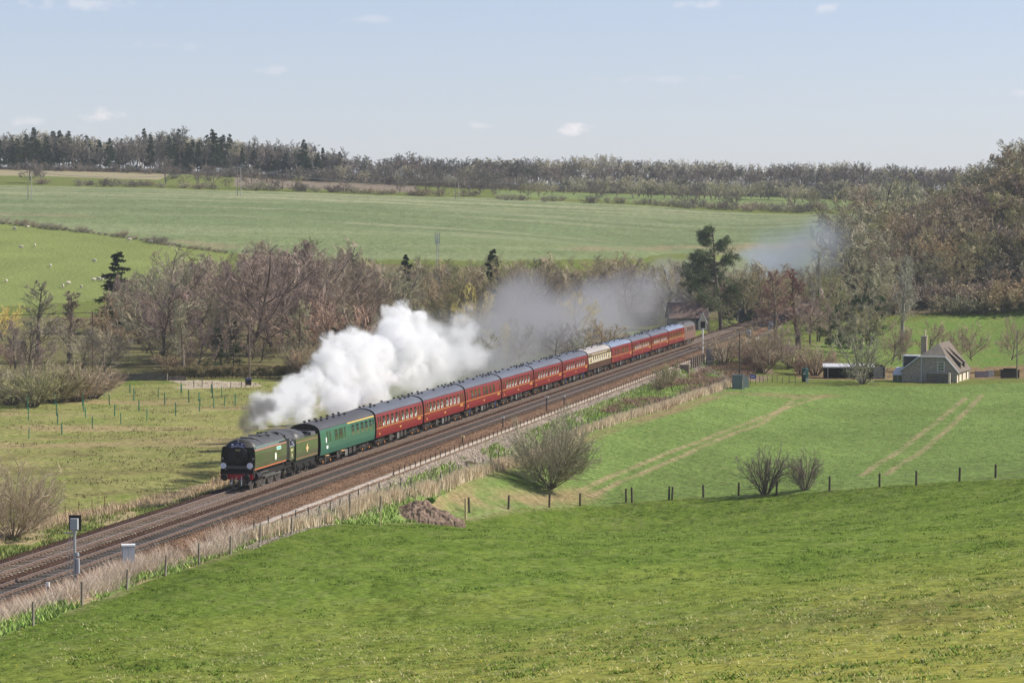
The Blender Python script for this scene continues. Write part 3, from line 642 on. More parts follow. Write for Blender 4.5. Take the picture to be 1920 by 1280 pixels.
# --- steam locomotive
M_loco = mat('locomotive_green', (.070, .098, .038), rough=.22, coat=.5, noise=1.2, col2=(.092, .105, .055), bump=.006, bscale=.9, stretch=(1, .4, 1))
M_casing = mat('casing_black', (.035, .034, .033), rough=.5, noise=2, col2=(.06, .057, .052)); M_orange = mat('lining_orange', (.62, .17, .06), rough=.4); M_pinkline = mat('lining_red', (.42, .16, .11), rough=.5)
M_red = mat('buffer_beam_red', (.33, .012, .02), rough=.35); M_lamp = mat('lamp_disc_white', (.68, .70, .78), rough=.35); M_steel = mat('polished_steel', (.5, .48, .45), rough=.3, metal=.85)
M_teal = mat('nameplate_teal', (.10, .45, .42), rough=.35); M_crest = mat('crest_white', (.78, .80, .68), rough=.4); M_yel = mat('number_yellow', (.80, .72, .38), rough=.4); M_navy = mat('headboard_navy', (.02, .035, .13), rough=.35)
M_crestg = mat('crest_gold', (.62, .32, .16), rough=.5, noise=6, col2=(.75, .6, .3))
LS = -41.0
L = empty('steam_locomotive', at_track(LS, 0, 0), RZ, 'green and black streamlined steam locomotive numbered 34067 at the head of the train', 'steam locomotive')
def sec(pts, y, k=1.0, dz=0): 
    r = [Vector((p[0] * k, y, p[1] + dz)) for p in pts]; return r + [Vector((-v.x, v.y, v.z)) for v in reversed(r[:-1] if abs(pts[-1][0]) < 1e-6 else r)]
CS = [(1.30, 1.56), (1.36, 2.1), (1.36, 2.7), (1.32, 3.1), (1.24, 3.36)]
b = MB()
for sg in (1, -1):
    pts = [(sg * p[0], p[1]) for p in CS]; pin = [(sg * (p[0] - .05), p[1]) for p in CS]
    loop = lambda y, lst=pts, l2=pin: [Vector((x_, y, z_)) for x_, z_ in lst] + [Vector((x_, y, z_)) for x_, z_ in reversed(l2)]
    b.loft([loop(.95), loop(10.25)])
b.build('casing_side', M_loco, L, smooth=False)
b = MB(); CR = [(1.22, 3.30), (1.18, 3.40), (1.0, 3.60), (.7, 3.76), (.35, 3.85), (0, 3.88)]
b.loft([sec(CR, y) for y in (3.6, 6, 8, 10.25)], closed=False, caps=False)
b.loft([sec(CR, 1.35, .93, -.06), sec(CR, 1.8, 1, .0), sec(CR, 2.7, 1, .02), sec([(x_, z_ - .1 * (1.22 - x_)) for x_, z_ in CR], 3.6)], closed=False, caps=True)
b.build('casing_roof', M_casing, L, smooth=True)
b = MB(); b.cyl((0, 2.9, 3.6), (0, 2.9, 3.95), .34, .36, n=16); b.cyl((0, 2.9, 3.93), (0, 2.9, 3.97), .42, n=16); b.build('chimney', M_casing, L)
b = MB(); b.box(-.5, .5, 5.6, 6.4, 3.84, 3.93); b.cyl((-.2, 8.4, 3.8), (-.2, 8.4, 4.0), .07, n=8); b.cyl((.2, 8.4, 3.8), (.2, 8.4, 4.0), .07, n=8); b.box(-.8, .8, 7.1, 7.14, 3.7, 3.87); b.box(-.9, .9, 9.4, 9.44, 3.65, 3.88); b.build('dome_hatch', M_casing, L)
# front: recessed smokebox between the deflector plates, sloping apron below
b = MB(); b.box(-1.30, 1.30, 1.2, 1.32, 1.95, 3.28); b.add([(-1.3, .95, 1.34), (1.3, .95, 1.34), (1.3, 1.2, 1.95), (-1.3, 1.2, 1.95), (-1.3, 1.6, 1.34), (1.3, 1.6, 1.34), (1.3, 1.6, 1.95), (-1.3, 1.6, 1.95)], [(0, 1, 2, 3), (0, 3, 7, 4), (1, 5, 6, 2), (4, 5, 1, 0)])
b.box(-1.22, 1.22, .62, 1.5, 1.28, 1.36); b.box(-1.3, -1.22, .62, .95, 1.0, 1.7); b.box(1.22, 1.3, .62, .95, 1.0, 1.7)
b.build('front_plate', M_black, L)
b = MB(); b.cyl((0, 1.2, 2.55), (0, 1.08, 2.55), .80, .76, n=32); b.cyl((0, 1.08, 2.55), (0, .98, 2.55), .76, .45, n=32); b.cyl((0, .98, 2.55), (0, .88, 2.55), .06, n=8); d_ = b.build('smokebox_door', M_black, L, smooth=False)
b = MB(); b.box(-.3, .3, .9, .93, 3.02, 3.16); pl = b.build('number_plate', M_black, L); letters('34067', .16, M_yel, pl, (0, .893, 3.09), FRONT, th=.003)
# headboard: navy board on a bracket with crowned arc
b = MB(); n = 10; vs = []
top = [(-.62, 3.42), (-.5, 3.62), (-.3, 3.68), (0, 3.70), (.3, 3.68), (.5, 3.62), (.62, 3.42)]; bot = [(.48, 3.22), (.25, 3.31), (0, 3.34), (-.25, 3.31), (-.48, 3.22)]
lp = top + bot
b.loft([[Vector((x_, .78, z_)) for x_, z_ in lp], [Vector((x_, .83, z_)) for x_, z_ in lp]]); hb = b.build('headboard', M_navy, L)
b = MB()
arc = [(x_, 3.42 - .32 * x_ * x_ ) for x_ in np.linspace(-.5, .5, 9)]
vs = [Vector((x_, .772, z_ - .055)) for x_, z_ in arc] + [Vector((x_, .772, z_ + .055)) for x_, z_ in arc]
b.add(vs, [(i, i + 1, i + 10, i + 9) for i in range(8)]); b.build('scroll', mat('scroll_lilac', (.28, .28, .40), rough=.5), hb)
letters('THE', .12, M_lamp, hb, (0, .77, 3.55), FRONT); b = MB(); b.box(-.46, -.32, .768, .775, 3.45, 3.60); b.box(.30, .46, .768, .775, 3.53, 3.60); b.build('emblem', M_lamp, hb)
b = MB(); b.box(-1.25, 1.25, .52, .62, .88, 1.28); b.build('buffer_beam', M_red, L)
for sx in (-.87, .87):
    b = MB(); b.cyl((sx, .52, 1.07), (sx, .2, 1.07), .14, .12, n=12); q_ = b.build('buffer', M_red, L); b = MB(); b.cyl((sx, .2, 1.07), (sx, .12, 1.07), .27, .25, n=20); b.build('buffer_head', M_black, q_)
for sx in (-1.08, 1.02):
    b = MB(); b.cyl((sx, .60, 1.93), (sx, .57, 1.93), .235, n=24); b.cyl((sx, .62, 1.7), (sx, .62, 2.0), .02, n=6); b.build('headlamp_disc', M_lamp, L)
b = MB(); b.box(-.95, .9, .80, .86, 1.68, 1.90); b.build('lamp_bar', mat('bar_dark_grey', (.06, .065, .065), rough=.4), L)
b = MB()
for xx, zz in ((0, 3.78), (-1.22, 2.45), (1.2, 2.45), (-.98, 1.66), (.98, 1.66)): b.box(xx - .06, xx + .06, .9, 1.0, zz - .08, zz + .08)
b.build('lamp_bracket', mat('bracket_grey', (.25, .24, .22), rough=.5), L)
b = MB(); b.cyl((0, .5, 1.05), (0, .25, .95), .06, n=8); b.cyl((0, .25, .95), (0, .3, .55), .04, n=8); b.cyl((-.35, .5, 1.0), (-.35, .38, .5), .045, n=8); b.cyl((.4, .5, 1.1), (.42, .36, .45), .045, n=8); b.build('coupling_hose', M_steel, L)
b = MB(); b.box(-1.1, 1.1, .9, 12.6, .95, 1.3); b.box(-1.3, 1.3, 1.0, 10.3, 1.50, 1.56); b.build('main_frame', M_black, L)
# lining
def lstrip(y0, y1, z0, z1, m, nm, par, cs=CS, off=.004):
    xs = lambda z: np.interp(z, [p[1] for p in cs], [p[0] for p in cs]) + off
    b = MB(); b.add([(xs(z0), y0, z0), (xs(z0), y1, z0), (xs(z1), y1, z1), (xs(z1), y0, z1)], [(0, 1, 2, 3)]); return b.build(nm, m, par)
lstrip(.95, 10.25, 1.57, 1.66, M_orange, 'lining', L); lstrip(.95, 10.25, 3.02, 3.10, M_pinkline, 'lining', L)
b = lstrip(7.2, 8.5, 2.66, 2.92, M_crest, 'nameplate', L, off=.012); lstrip(7.28, 8.42, 2.71, 2.87, M_teal, 'plate_field', b, off=.016)
b = MB(); xs = 1.365 + .004
b.add([(xs, 6.9 + .26 * math.cos(t_), 2.2 + .30 * math.sin(t_)) for t_ in np.linspace(0, 2 * math.pi, 17)[:-1]], [tuple(range(16))]); b.build('crest', M_crest, L)
b = MB()
for y in np.linspace(8.2, 10.0, 7): b.box(1.315, 1.335, y, y + .12, 3.14, 3.26)
b.build('grille', M_black, L)
# wheels and motion
def spoked(parent, y, r, z=None, boxpok=True, nm='driving_wheel'):
    o = None
    for sx in (-1, 1):
        b = MB(); b.cyl((sx * .68, 0, 0), (sx * .81, 0, 0), r, n=28); b.mi = 1; b.cyl((sx * .812, 0, 0), (sx * .83, 0, 0), r * .90, r * .86, n=28); b.mi = 0
        b.cyl((sx * .82, 0, 0), (sx * .92, 0, 0), r * .28, r * .22, n=12)
        if boxpok:
            for k in range(8):
                a_ = k * math.pi / 4 + .3; b.mi = 1; b.cyl((sx * .832, r * .58 * math.cos(a_), r * .58 * math.sin(a_)), (sx * .845, r * .58 * math.cos(a_), r * .58 * math.sin(a_)), r * .17, r * .15, n=8)
        b.build(nm, [M_steel, M_grime], parent, loc=(0, y, r + .003))
for y in (5.1, 7.35, 9.6): spoked(L, y, .94)
for y in (1.9, 3.9): spoked(L, y, .47, nm='leading_wheel', boxpok=False)
spoked(L, 11.9, .47, nm='trailing_wheel', boxpok=False)
b = MB(); b.box(.95, 1.01, 5.0, 9.7, .68, .82); b.build('coupling_rod', M_steel, L)
b = MB(); b.box(1.04, 1.10, 3.3, 7.5, .86, .96); b.cyl((1.05, 3.3, 1.0), (1.05, 5.0, 1.25), .04, n=6); b.box(1.0, 1.2, 3.0, 5.3, 1.18, 1.24); b.build('connecting_rod', M_steel, L)
b = MB(); b.cyl((1.0, 1.9, .98), (1.0, 3.2, .98), .33, n=16); b.build('cylinder', M_black, L)
b = MB()
for y in np.linspace(4.3, 9.9, 9): b.cyl((1.05, y, 1.5), (1.02, y + .2, .98), .03, n=5)
b.box(.98, 1.02, 4.3, 10.0, 1.3, 1.36); b.cyl((1.1, 10.6, 1.45), (1.1, 10.6, .75), .05, n=6); b.cyl((1.12, 9.9, 1.3), (1.12, 9.9, 1.7), .08, n=8); b.build('valve_gear', mat('motion_steel', (.12, .10, .08), rough=.5, metal=.5), L)
# cab
b = MB(); CB = [(1.36, 1.5), (1.38, 2.1), (1.36, 2.62)]
for sg in (1, -1):
    b.loft([[Vector((sg * p[0], y, p[1])) for p in CB] + [Vector((sg * (p[0] - .05), y, p[1])) for p in reversed(CB)] for y in (11.1, 12.5)])
b.build('cab_side', M_loco, L)
b = MB()
for sg in (1, -1):
    for y in (11.12, 11.75, 12.42): b.box(sg * 1.335 - .03, sg * 1.335 + .03, y, y + .06, 2.62, 3.32)
    b.box(sg * 1.34 - .035, sg * 1.34 + .035, 11.1, 12.5, 2.60, 2.66)
b.build('window_frame', mat('frame_grey', (.30, .31, .33), rough=.4), L)
b = MB()
for sg in (1, -1): b.add([(sg * 1.30, 10.25, 1.6), (sg * 1.345, 11.1, 1.6), (sg * 1.33, 11.1, 3.32), (sg * 1.12, 10.25, 3.3)], [(0, 1, 2, 3)])
b.build('cab_front', M_black, L)
b = MB(); b.loft([sec([(1.36, 3.30), (1.22, 3.50), (.95, 3.70), (.5, 3.86), (0, 3.91)], y) for y in (10.27, 12.9)], closed=False, caps=False)
b.loft([sec([(1.39, 3.28), (1.25, 3.52), (.97, 3.73), (.5, 3.89), (0, 3.94)], y) for y in (12.5, 12.66)], closed=False, caps=False); b.build('cab_roof', M_casing, L, smooth=True)
b = MB(); b.box(-1.3, 1.3, 10.3, 12.6, 1.3, 1.4); b.box(-1.2, 1.2, 10.3, 10.36, 1.4, 3.6); b.box(1.05, 1.3, 11.0, 12.6, .5, .56); b.box(1.05, 1.3, 12.0, 12.6, .9, .96); b.build('cab_floor', M_black, L)
letters('34067', .27, M_yel, L, (1.386, 11.8, 2.3), SIDE, name='number', bold=.008)
b = MB(); b.add([(1.386, 11.8 + .09 * math.cos(t_), 1.88 + .2 * math.sin(t_)) for t_ in np.linspace(0, 2 * math.pi, 13)[:-1]], [tuple(range(12))]); b.build('power_mark', M_yel, L)
# --- driver leaning at the cab window
def figure(name, loc, rz, shirt, label, pts, rad, head, cat='person'):
    t = empty(name, loc, rz, label, cat); me = bpy.data.meshes.new('body'); me.from_pydata([p for p in pts], head, [])
    o = bpy.data.objects.new('body', me); COL.objects.link(o); o.parent = t; m = o.modifiers.new('skin', 'SKIN'); o.modifiers.new('sub', 'SUBSURF').levels = 1
    for v, r_ in zip(me.skin_vertices[0].data, rad): v.radius = (r_, r_ * .8)
    me.skin_vertices[0].data[0].use_root = True; me.materials.append(shirt); return t, o
M_shirt = mat('pale_shirt', (.45, .48, .62), rough=.8); M_skin = mat('skin', (.42, .24, .17), rough=.6); M_cap = mat('dark_cap', (.03, .03, .05), rough=.8)
pts = [(0, 0, .0), (0, 0, .45), (0, 0, .6), (0, 0, .68), (.2, 0, .56), (.32, .05, .32), (.5, .0, .12), (-.2, 0, .56), (-.28, .0, .3), (-.1, -.12, .12), (.08, 0, -.4), (-.08, 0, -.4), (0, 0, .80)]
ed = [(0, 1), (1, 2), (2, 3), (2, 4), (4, 5), (5, 6), (2, 7), (7, 8), (8, 9), (0, 10), (0, 11), (3, 12)]
t, o = figure('person', at_track(LS + 12.1, 1.0, 2.5), RZ, M_shirt, 'locomotive driver in pale blue shirt standing at the cab window', pts, [.16, .17, .12, .06, .07, .05, .035, .07, .05, .035, .1, .1, .1], ed)
b = MB(); b.cyl((0, 0, .86), (0, 0, .92), .115, .10, n=12); b.cyl((0, 0, .92), (0, 0, .96), .1, .06, n=12); b.build('cap', M_cap, t)
# --- tender
T = empty('locomotive_tender', at_track(LS + 13.0, 0, 0), RZ, 'green tender with gilt crest between the locomotive and the green coach', 'tender')
TS = [(1.33, 1.28), (1.37, 1.9), (1.37, 2.6), (1.33, 3.02)]
b = MB(); b.loft([[Vector((p[0], y, p[1])) for p in TS] + [Vector((-p[0], y, p[1])) for p in reversed(TS)] for y in (.15, 7.2)]); b.build('tank', M_loco, T)
b = MB(); b.loft([sec([(1.32, 3.02), (1.25, 3.28), (1.0, 3.5), (.5, 3.66), (0, 3.7)], y) for y in (.2, 3.0)] , closed=False); b.build('cover', M_casing, T, smooth=True)
b = MB(); b.box(-1.25, 1.25, 3.0, 5.2, 3.02, 3.12); b.box(-1.3, -1.24, 3.0, 7.1, 3.02, 3.25); b.box(-.8, .8, 5.6, 6.8, 3.0, 3.3); b.build('coal_space', M_black, T)
b = MB(); b.box(1.0, 1.36, 4.9, 6.1, 3.02, 3.32); b.box(.7, 1.2, 6.3, 7.0, 3.02, 3.22); b.build('toolbox', mat('toolbox_grey', (.10, .10, .11), rough=.5), T)
b = MB(); b.box(-1.3, 1.3, 7.2, 7.3, 1.0, 3.0); b.box(-1.25, 1.25, 7.3, 7.42, .9, 1.3)
for sx in (-.9, .5):
    for k in range(7): b.box(sx, sx + .4, 7.3, 7.36, 1.4 + k * .25, 1.44 + k * .25)
    b.box(sx - .04, sx, 7.3, 7.36, 1.3, 3.1); b.box(sx + .4, sx + .44, 7.3, 7.36, 1.3, 3.1)
b.build('rear_plate', M_black, T)
lstrip(.2, 7.15, 1.42, 1.46, M_pinkline, 'lining', T, cs=TS); lstrip(.2, 7.15, 2.74, 2.78, M_pinkline, 'lining', T, cs=TS)
b = MB(); xs = 1.374
for yy, zz, ry, rz_ in ((3.7, 2.1, .20, .34), (3.7, 2.1, .42, .10), (3.7, 2.36, .12, .1)): b.add([(xs, yy + ry * math.cos(t_), zz + rz_ * math.sin(t_)) for t_ in np.linspace(0, 2 * math.pi, 13)[:-1]], [tuple(range(12))]); xs += .003
b.build('crest', M_crestg, T)
b = MB(); b.box(-1.15, 1.15, .1, 7.3, .95, 1.27); b.box(1.0, 1.14, .5, 6.9, .55, .95)
for y in (1.5, 3.55, 5.6): b.box(1.14, 1.22, y - .5, y + .5, .75, .9); b.cyl((1.1, y, .56), (1.24, y, .56), .14, n=10)
b.build('tender_frame', M_black, T)
for y in (1.5, 3.55, 5.6): spoked(T, y, .55, nm='tender_wheel', boxpok=False)
# --- diesel locomotive on the rear
M_dies = mat('faded_maroon_brown', (.20, .105, .085), rough=.4, noise=1, col2=(.15, .095, .08)); M_diesroof = mat('diesel_roof', (.09, .085, .08), rough=.6, noise=1.2, col2=(.06, .055, .05))
Dz = empty('diesel_locomotive', at_track(11 * PITCHL + 7.9, 0, 0), RZ, 'dull brown diesel locomotive on the rear end of the train', 'diesel locomotive')
DS = [(1.32, 1.0), (1.36, 1.6), (1.36, 2.6), (1.28, 3.15)]; H = 7.6
b = MB(); hs = lambda y, k: [Vector((p[0] * k, y, p[1])) for p in DS] + [Vector((-p[0] * k, y, p[1])) for p in reversed(DS)]
b.loft([hs(-H - .15, .9), hs(-H + .5, 1), hs(H - .5, 1), hs(H + .15, .9)]); b.build('body', M_dies, Dz)
b = MB(); DR = [(1.285, 3.15), (1.1, 3.45), (.8, 3.65), (.4, 3.76), (0, 3.8)]
b.loft([sec(DR, -H - .1, .88, -.12), sec(DR, -H + .6), sec(DR, H - .6), sec(DR, H + .1, .88, -.12)], closed=False); b.box(-.6, .6, -2.2, 1.4, 3.7, 3.84); b.cyl((0, 3.2, 3.7), (0, 3.2, 3.86), .6, n=14); b.box(-.9, .9, -5.2, -5.1, 3.6, 3.78); b.build('roof', M_diesroof, Dz, smooth=False)
for sg in (-1, 1):
    b = MB(); b.box(-1.05, 1.05, sg * (H + .12) - .02, sg * (H + .12) + .05, 2.35, 3.0); b.build('cab_window', M_pane2, Dz)
    b = MB(); b.box(1.34, 1.36, sg * 6.5 - .45, sg * 6.5 + .45, 2.4, 2.95); b.build('side_window', M_pane2, Dz)
b = MB(); 
for y in (-3.6, -1.8, 0, 1.8, 3.6): b.box(1.345, 1.365, y - .6, y + .6, 2.35, 3.0)
b.build('grille', M_grime, Dz)
for y in (-5.0, 5.0): make_bogie(Dz, y, kind=4)
b = MB(); b.box(-1.15, 1.15, -2.6, 2.6, .35, 1.0); b.box(-1.2, 1.2, -H, H, .9, 1.0); b.build('fuel_tank', M_grime, Dz)
b = MB()
for sg in (-1, 1):
    for sx in (-.87, .87): b.cyl((sx, sg * H, 1.06), (sx, sg * (H + .45), 1.06), .12, n=8); b.cyl((sx, sg * (H + .42), 1.06), (sx, sg * (H + .47), 1.06), .25, n=14)
b.build('buffer', M_black, Dz)
# ------------------------------------------------------------------ vegetation: winter trees grown branch by branch
M_bark = mat('bark', (.13, .10, .08), rough=.95, noise=3, col2=(.20, .17, .13), rand=.2, bump=.02, bscale=6)
M_barkp = mat('bark_pale', (.34, .31, .27), rough=.95, noise=3, col2=(.22, .19, .16), rand=.15)
def twm(name, c, c2, rand=.22):
    k = 1.0 if 'slate' in name else 1.12; c = tuple(min(.8, q * k) for q in c); c2 = tuple(min(.7, q * k) for q in c2)
    return mat(name, c, rough=.95, spec=.1, noise=.35, col2=c2, rand=rand, detail=2)
TW = {'purple': twm('twigs_purple_brown', (.37, .285, .235), (.26, .20, .165)), 'brown': twm('twigs_brown', (.38, .31, .215), (.27, .22, .15)),
      'grey': twm('twigs_grey_green', (.40, .37, .25), (.27, .255, .17)), 'olive': twm('twigs_olive', (.35, .325, .17), (.24, .225, .12)), 'tan': twm('twigs_tan', (.46, .355, .22), (.33, .255, .16)),
      'yellow': twm('twigs_yellow_willow', (.85, .62, .2), (.66, .48, .17), .1), 'red': twm('twigs_reddish', (.36, .235, .18), (.26, .18, .14)), 'dusk': twm('twigs_dusky', (.25, .21, .17), (.17, .145, .12)),
      'pale': twm('twigs_pale', (.50, .465, .38), (.36, .335, .27), .12), 'slate': twm('twigs_slate', (.20, .19, .15), (.13, .125, .10)), 'slate2': twm('twigs_slate_brown', (.26, .225, .185), (.17, .15, .125))}
M_needle = mat('needles', (.045, .072, .030), rough=.85, spec=.2, noise=.5, col2=(.025, .045, .022), rand=.25, detail=2)
M_needleb = mat('pine_needles', (.17, .205, .105), rough=.85, spec=.2, noise=.4, col2=(.085, .115, .055), rand=.05, detail=2)
M_ivy = mat('ivy_leaves', (.075, .115, .022), rough=.6, spec=.3, noise=.5, col2=(.03, .055, .015), rand=.2, detail=2)
M_ivyl = mat('ivy_bright', (.22, .30, .04), rough=.7, noise=.7, col2=(.10, .16, .03))
def unit(v): return v / (np.linalg.norm(v, axis=-1, keepdims=True) + 1e-9)
def grow(rg, start, d, length, K=4, up=.0, wob=.15):
    """start (n,3), d (n,3), length (n,) -> points (n,K,3)"""
    n = len(start); P = np.zeros((n, K, 3)); P[:, 0] = start; d = unit(d)
    for k in range(1, K):
        d = unit(d + rg.normal(0, wob, (n, 3)) + np.array([0, 0, up]))
        P[:, k] = P[:, k - 1] + d * (length / (K - 1))[:, None]
    return P
def kids(rg, P, m, t0, ang, lens, ratio, tp=.5, jit=.3):
    n, K, _ = P.shape
    t = t0 + (1 - t0) * (np.arange(m)[None] + rg.uniform(0, 1, (n, m))) / m
    u = t * (K - 1); i = np.clip(u.astype(int), 0, K - 2); f = (u - i)[..., None]
    a = np.take_along_axis(P, i[..., None], 1); b = np.take_along_axis(P, i[..., None] + 1, 1)
    st = a * (1 - f) + b * f; dr = unit(b - a)
    rnd = unit(rg.normal(0, 1, (n, m, 3))); perp = unit(np.cross(dr, rnd))
    an = ang * rg.uniform(1 - jit, 1 + jit, (n, m, 1)) * (1 - .35 * t[..., None])
    d = dr * np.cos(an) + perp * np.sin(an)
    ln = lens[:, None] * ratio * (1 - tp * t) * rg.uniform(.65, 1.25, (n, m))
    return st.reshape(-1, 3), d.reshape(-1, 3), ln.ravel()
def tubes(P, r0, r1, sides):
    n, K, _ = P.shape
    d = np.zeros_like(P); d[:, :-1] = P[:, 1:] - P[:, :-1]; d[:, -1] = d[:, -2]; d = unit(d)
    ref = np.where(np.abs(d[..., 2:3]) > .9, np.array([1., 0, 0]), np.array([0, 0, 1.])); a = unit(np.cross(d, ref)); b = np.cross(d, a)
    th = np.arange(sides) * 2 * np.pi / sides; r = (r0[:, None] + (r1 - r0)[:, None] * np.linspace(0, 1, K)[None])[..., None, None]
    V = P[:, :, None] + r * (a[:, :, None] * np.cos(th)[None, None, :, None] + b[:, :, None] * np.sin(th)[None, None, :, None])
    i = np.arange(n)[:, None, None] * K * sides + np.arange(K - 1)[None, :, None] * sides; j = np.arange(sides)[None, None]; j2 = (j + 1) % sides
    F = np.stack([i + j, i + j2, i + sides + j2, i + sides + j], -1).reshape(-1, 4)
    return V.reshape(-1, 3), F
def ribbons(rg, P, w):
    """thin tapering ribbons along points"""
    n, K, _ = P.shape; d = unit(P[:, -1] - P[:, 0]); side = unit(np.cross(d, unit(rg.normal(0, 1, (n, 3)))))
    ww = w[:, None, None] * np.linspace(1, .25, K)[None, :, None] * .5
    V = np.stack([P - side[:, None] * ww, P + side[:, None] * ww], 2)
    i = np.arange(n)[:, None] * K * 2 + np.arange(K - 1)[None] * 2
    return V.reshape(-1, 3), np.stack([i, i + 1, i + 3, i + 2], -1).reshape(-1, 4)
def join(parts):
    Vs, Fs, o = [], [], 0
    for v, f in parts: Vs.append(v); Fs.append(f + o); o += len(v)
    return np.vstack(Vs), np.vstack(Fs)
def decid(seed, H=14, trunk=.35, limbs=9, spread=.95, lr=.55, stems=0, n2=7, n3=6, n4=11, tw=.035, up=.10, fan=.6, twl=.75, excur=0, dome=None, thick=1):
    rg = np.random.default_rng(seed)
    if stems:
        ang = rg.uniform(0, 2 * np.pi, stems); tilt = fan * np.sqrt(rg.uniform(.03, 1, stems))
        d = np.stack([np.cos(ang) * np.sin(tilt), np.sin(ang) * np.sin(tilt), np.cos(tilt)], -1)
        st = np.stack([np.cos(ang) * .25, np.sin(ang) * .25, np.zeros(stems) - .1], -1) * (tilt[:, None] + .2)
        ln = H * .82 * rg.uniform(.7, 1.05, stems); P1 = grow(rg, st, d, ln, 5, .02, .07); r1 = (.018 * ln ** .75 + .02) * thick
        trunkp = [tubes(P1, r1, r1 * .3, 5)]; T0 = .2
    else:
        P0 = grow(rg, np.array([[0, 0, -.2]]), np.array([[0, 0, 1.]]), np.array([H * (.62 if not excur else .93)]), 6, .1, .05 if excur else .07)
        r0 = np.array([.022 * H + .05]); trunkp = [tubes(P0, r0, r0 * (.28 if not excur else .12), 7)]
        s, d, l = kids(rg, P0, limbs, trunk, spread, np.array([H * lr]), 1.0, .35 if not excur else .75)
        if not excur: l[-3:] *= 1.2
        P1 = grow(rg, s, d, l, 5, up, .14); r1 = .009 * l + .03; trunkp.append(tubes(P1, r1, r1 * .3, 5)); ln = l; T0 = .22
    s, d, l = kids(rg, P1, n2, T0, .75, ln, .5, .45); P2 = grow(rg, s, d, l, 4, up * .6, .16); crown = [tubes(P2, .008 * l + .022, .008 * l * .4 + .008, 3)]
    s, d, l = kids(rg, P2, n3, .15, .7, l, .55, .4); P3 = grow(rg, s, d, l, 3, up * .5, .18); crown.append(ribbons(rg, P3, np.full(len(l), tw * 1.3)))
    s, d, l = kids(rg, P3, n4, .1, .75, np.maximum(l, .5), .8, .3); l = np.clip(l * twl, .25, 1.5); P4 = grow(rg, s, d, l, 3, up * .8, .2); crown.append(ribbons(rg, P4, np.full(len(l), tw)))
    tv, tf = join(trunkp); cv, cf = join(crown)
    if dome:
        c_ = np.array([0, 0, H * dome[0]]); ab = np.array([H * dome[1], H * dome[1], H * dome[2]])
        def sq(v):
            q_ = (v - c_); e = np.linalg.norm(q_ / ab, axis=1); e = np.maximum(e * (1 + .16 * np.sin(v[:, 0] * 1.3 + seed) * np.cos(v[:, 1] * 1.1) ), 1)[:, None]; return c_ + q_ / e ** .8
        tv, cv = sq(tv), sq(cv)
    zt = np.quantile(cv[:, 2], .998); k = H / zt; return (tv * k, tf), (cv * k, cf), H
def leafclump(rg, C, R_, n, size):
    """n leaf quads on and inside ellipsoid clumps C (m,3) of radius R_ (m,)"""
    m = len(C); d = unit(rg.normal(0, 1, (m, n, 3))); r = R_[:, None, None] * rg.uniform(.45, 1.05, (m, n, 1)); p = C[:, None] + d * r * np.array([1, 1, .62])
    p = p.reshape(-1, 3); q = len(p); a = unit(rg.normal(0, 1, (q, 3))); b = unit(np.cross(a, rg.normal(0, 1, (q, 3)))); s = size * rg.uniform(.6, 1.3, (q, 1))
    V = np.stack([p - a * s, p - b * s * .45, p + a * s, p + b * s * .45], 1).reshape(-1, 3)
    return V, np.arange(q * 4).reshape(-1, 4)
def spruce(seed, H=16, base=.12, w=.2, droop=-.10, n=60, thin=1.0):
    rg = np.random.default_rng(seed); P0 = grow(rg, np.array([[0, 0, -.2]]), np.array([[0, 0, 1.]]), np.array([H]), 6, .3, .02); r0 = np.array([.018 * H])
    tr = [tubes(P0, r0, r0 * .1, 6)]
    t = np.sort(rg.uniform(base, .98, n)); ang = rg.uniform(0, 2 * np.pi, n); L_ = H * w * (1 - t) ** .8 * rg.uniform(.6, 1.15, n) + .25
    d = np.stack([np.cos(ang), np.sin(ang), np.full(n, .1)], -1); s = np.stack([np.zeros(n), np.zeros(n), t * H], -1)
    P1 = grow(rg, s, d, L_, 4, droop, .06); tr.append(tubes(P1, np.full(n, .04), np.full(n, .015), 3))
    s2, d2, l2 = kids(rg, P1, 12, .1, .9, L_, .45, .4); P2 = grow(rg, s2, d2, np.clip(l2, .2, 2), 3, -.12, .15)
    s3, d3, l3 = kids(rg, P2, 7, .0, .8, np.maximum(l2, .4), .6, .3); P3 = grow(rg, s3, d3, np.clip(l3, .2, .8), 2, -.1, .2)
    cl = [leafclump(rg, P1[:, 1:].reshape(-1, 3), np.tile(L_[:, None] * .16 + .18, (1, 3)).ravel(), 16, .17)] if thin > 1 else []
    cv, cf = join(cl + [ribbons(rg, P2, np.full(len(l2), .10 * thin)), ribbons(rg, P3, np.full(len(l3), .08 * thin))]); tv, tf = join(tr); return (tv, tf), (cv, cf), H
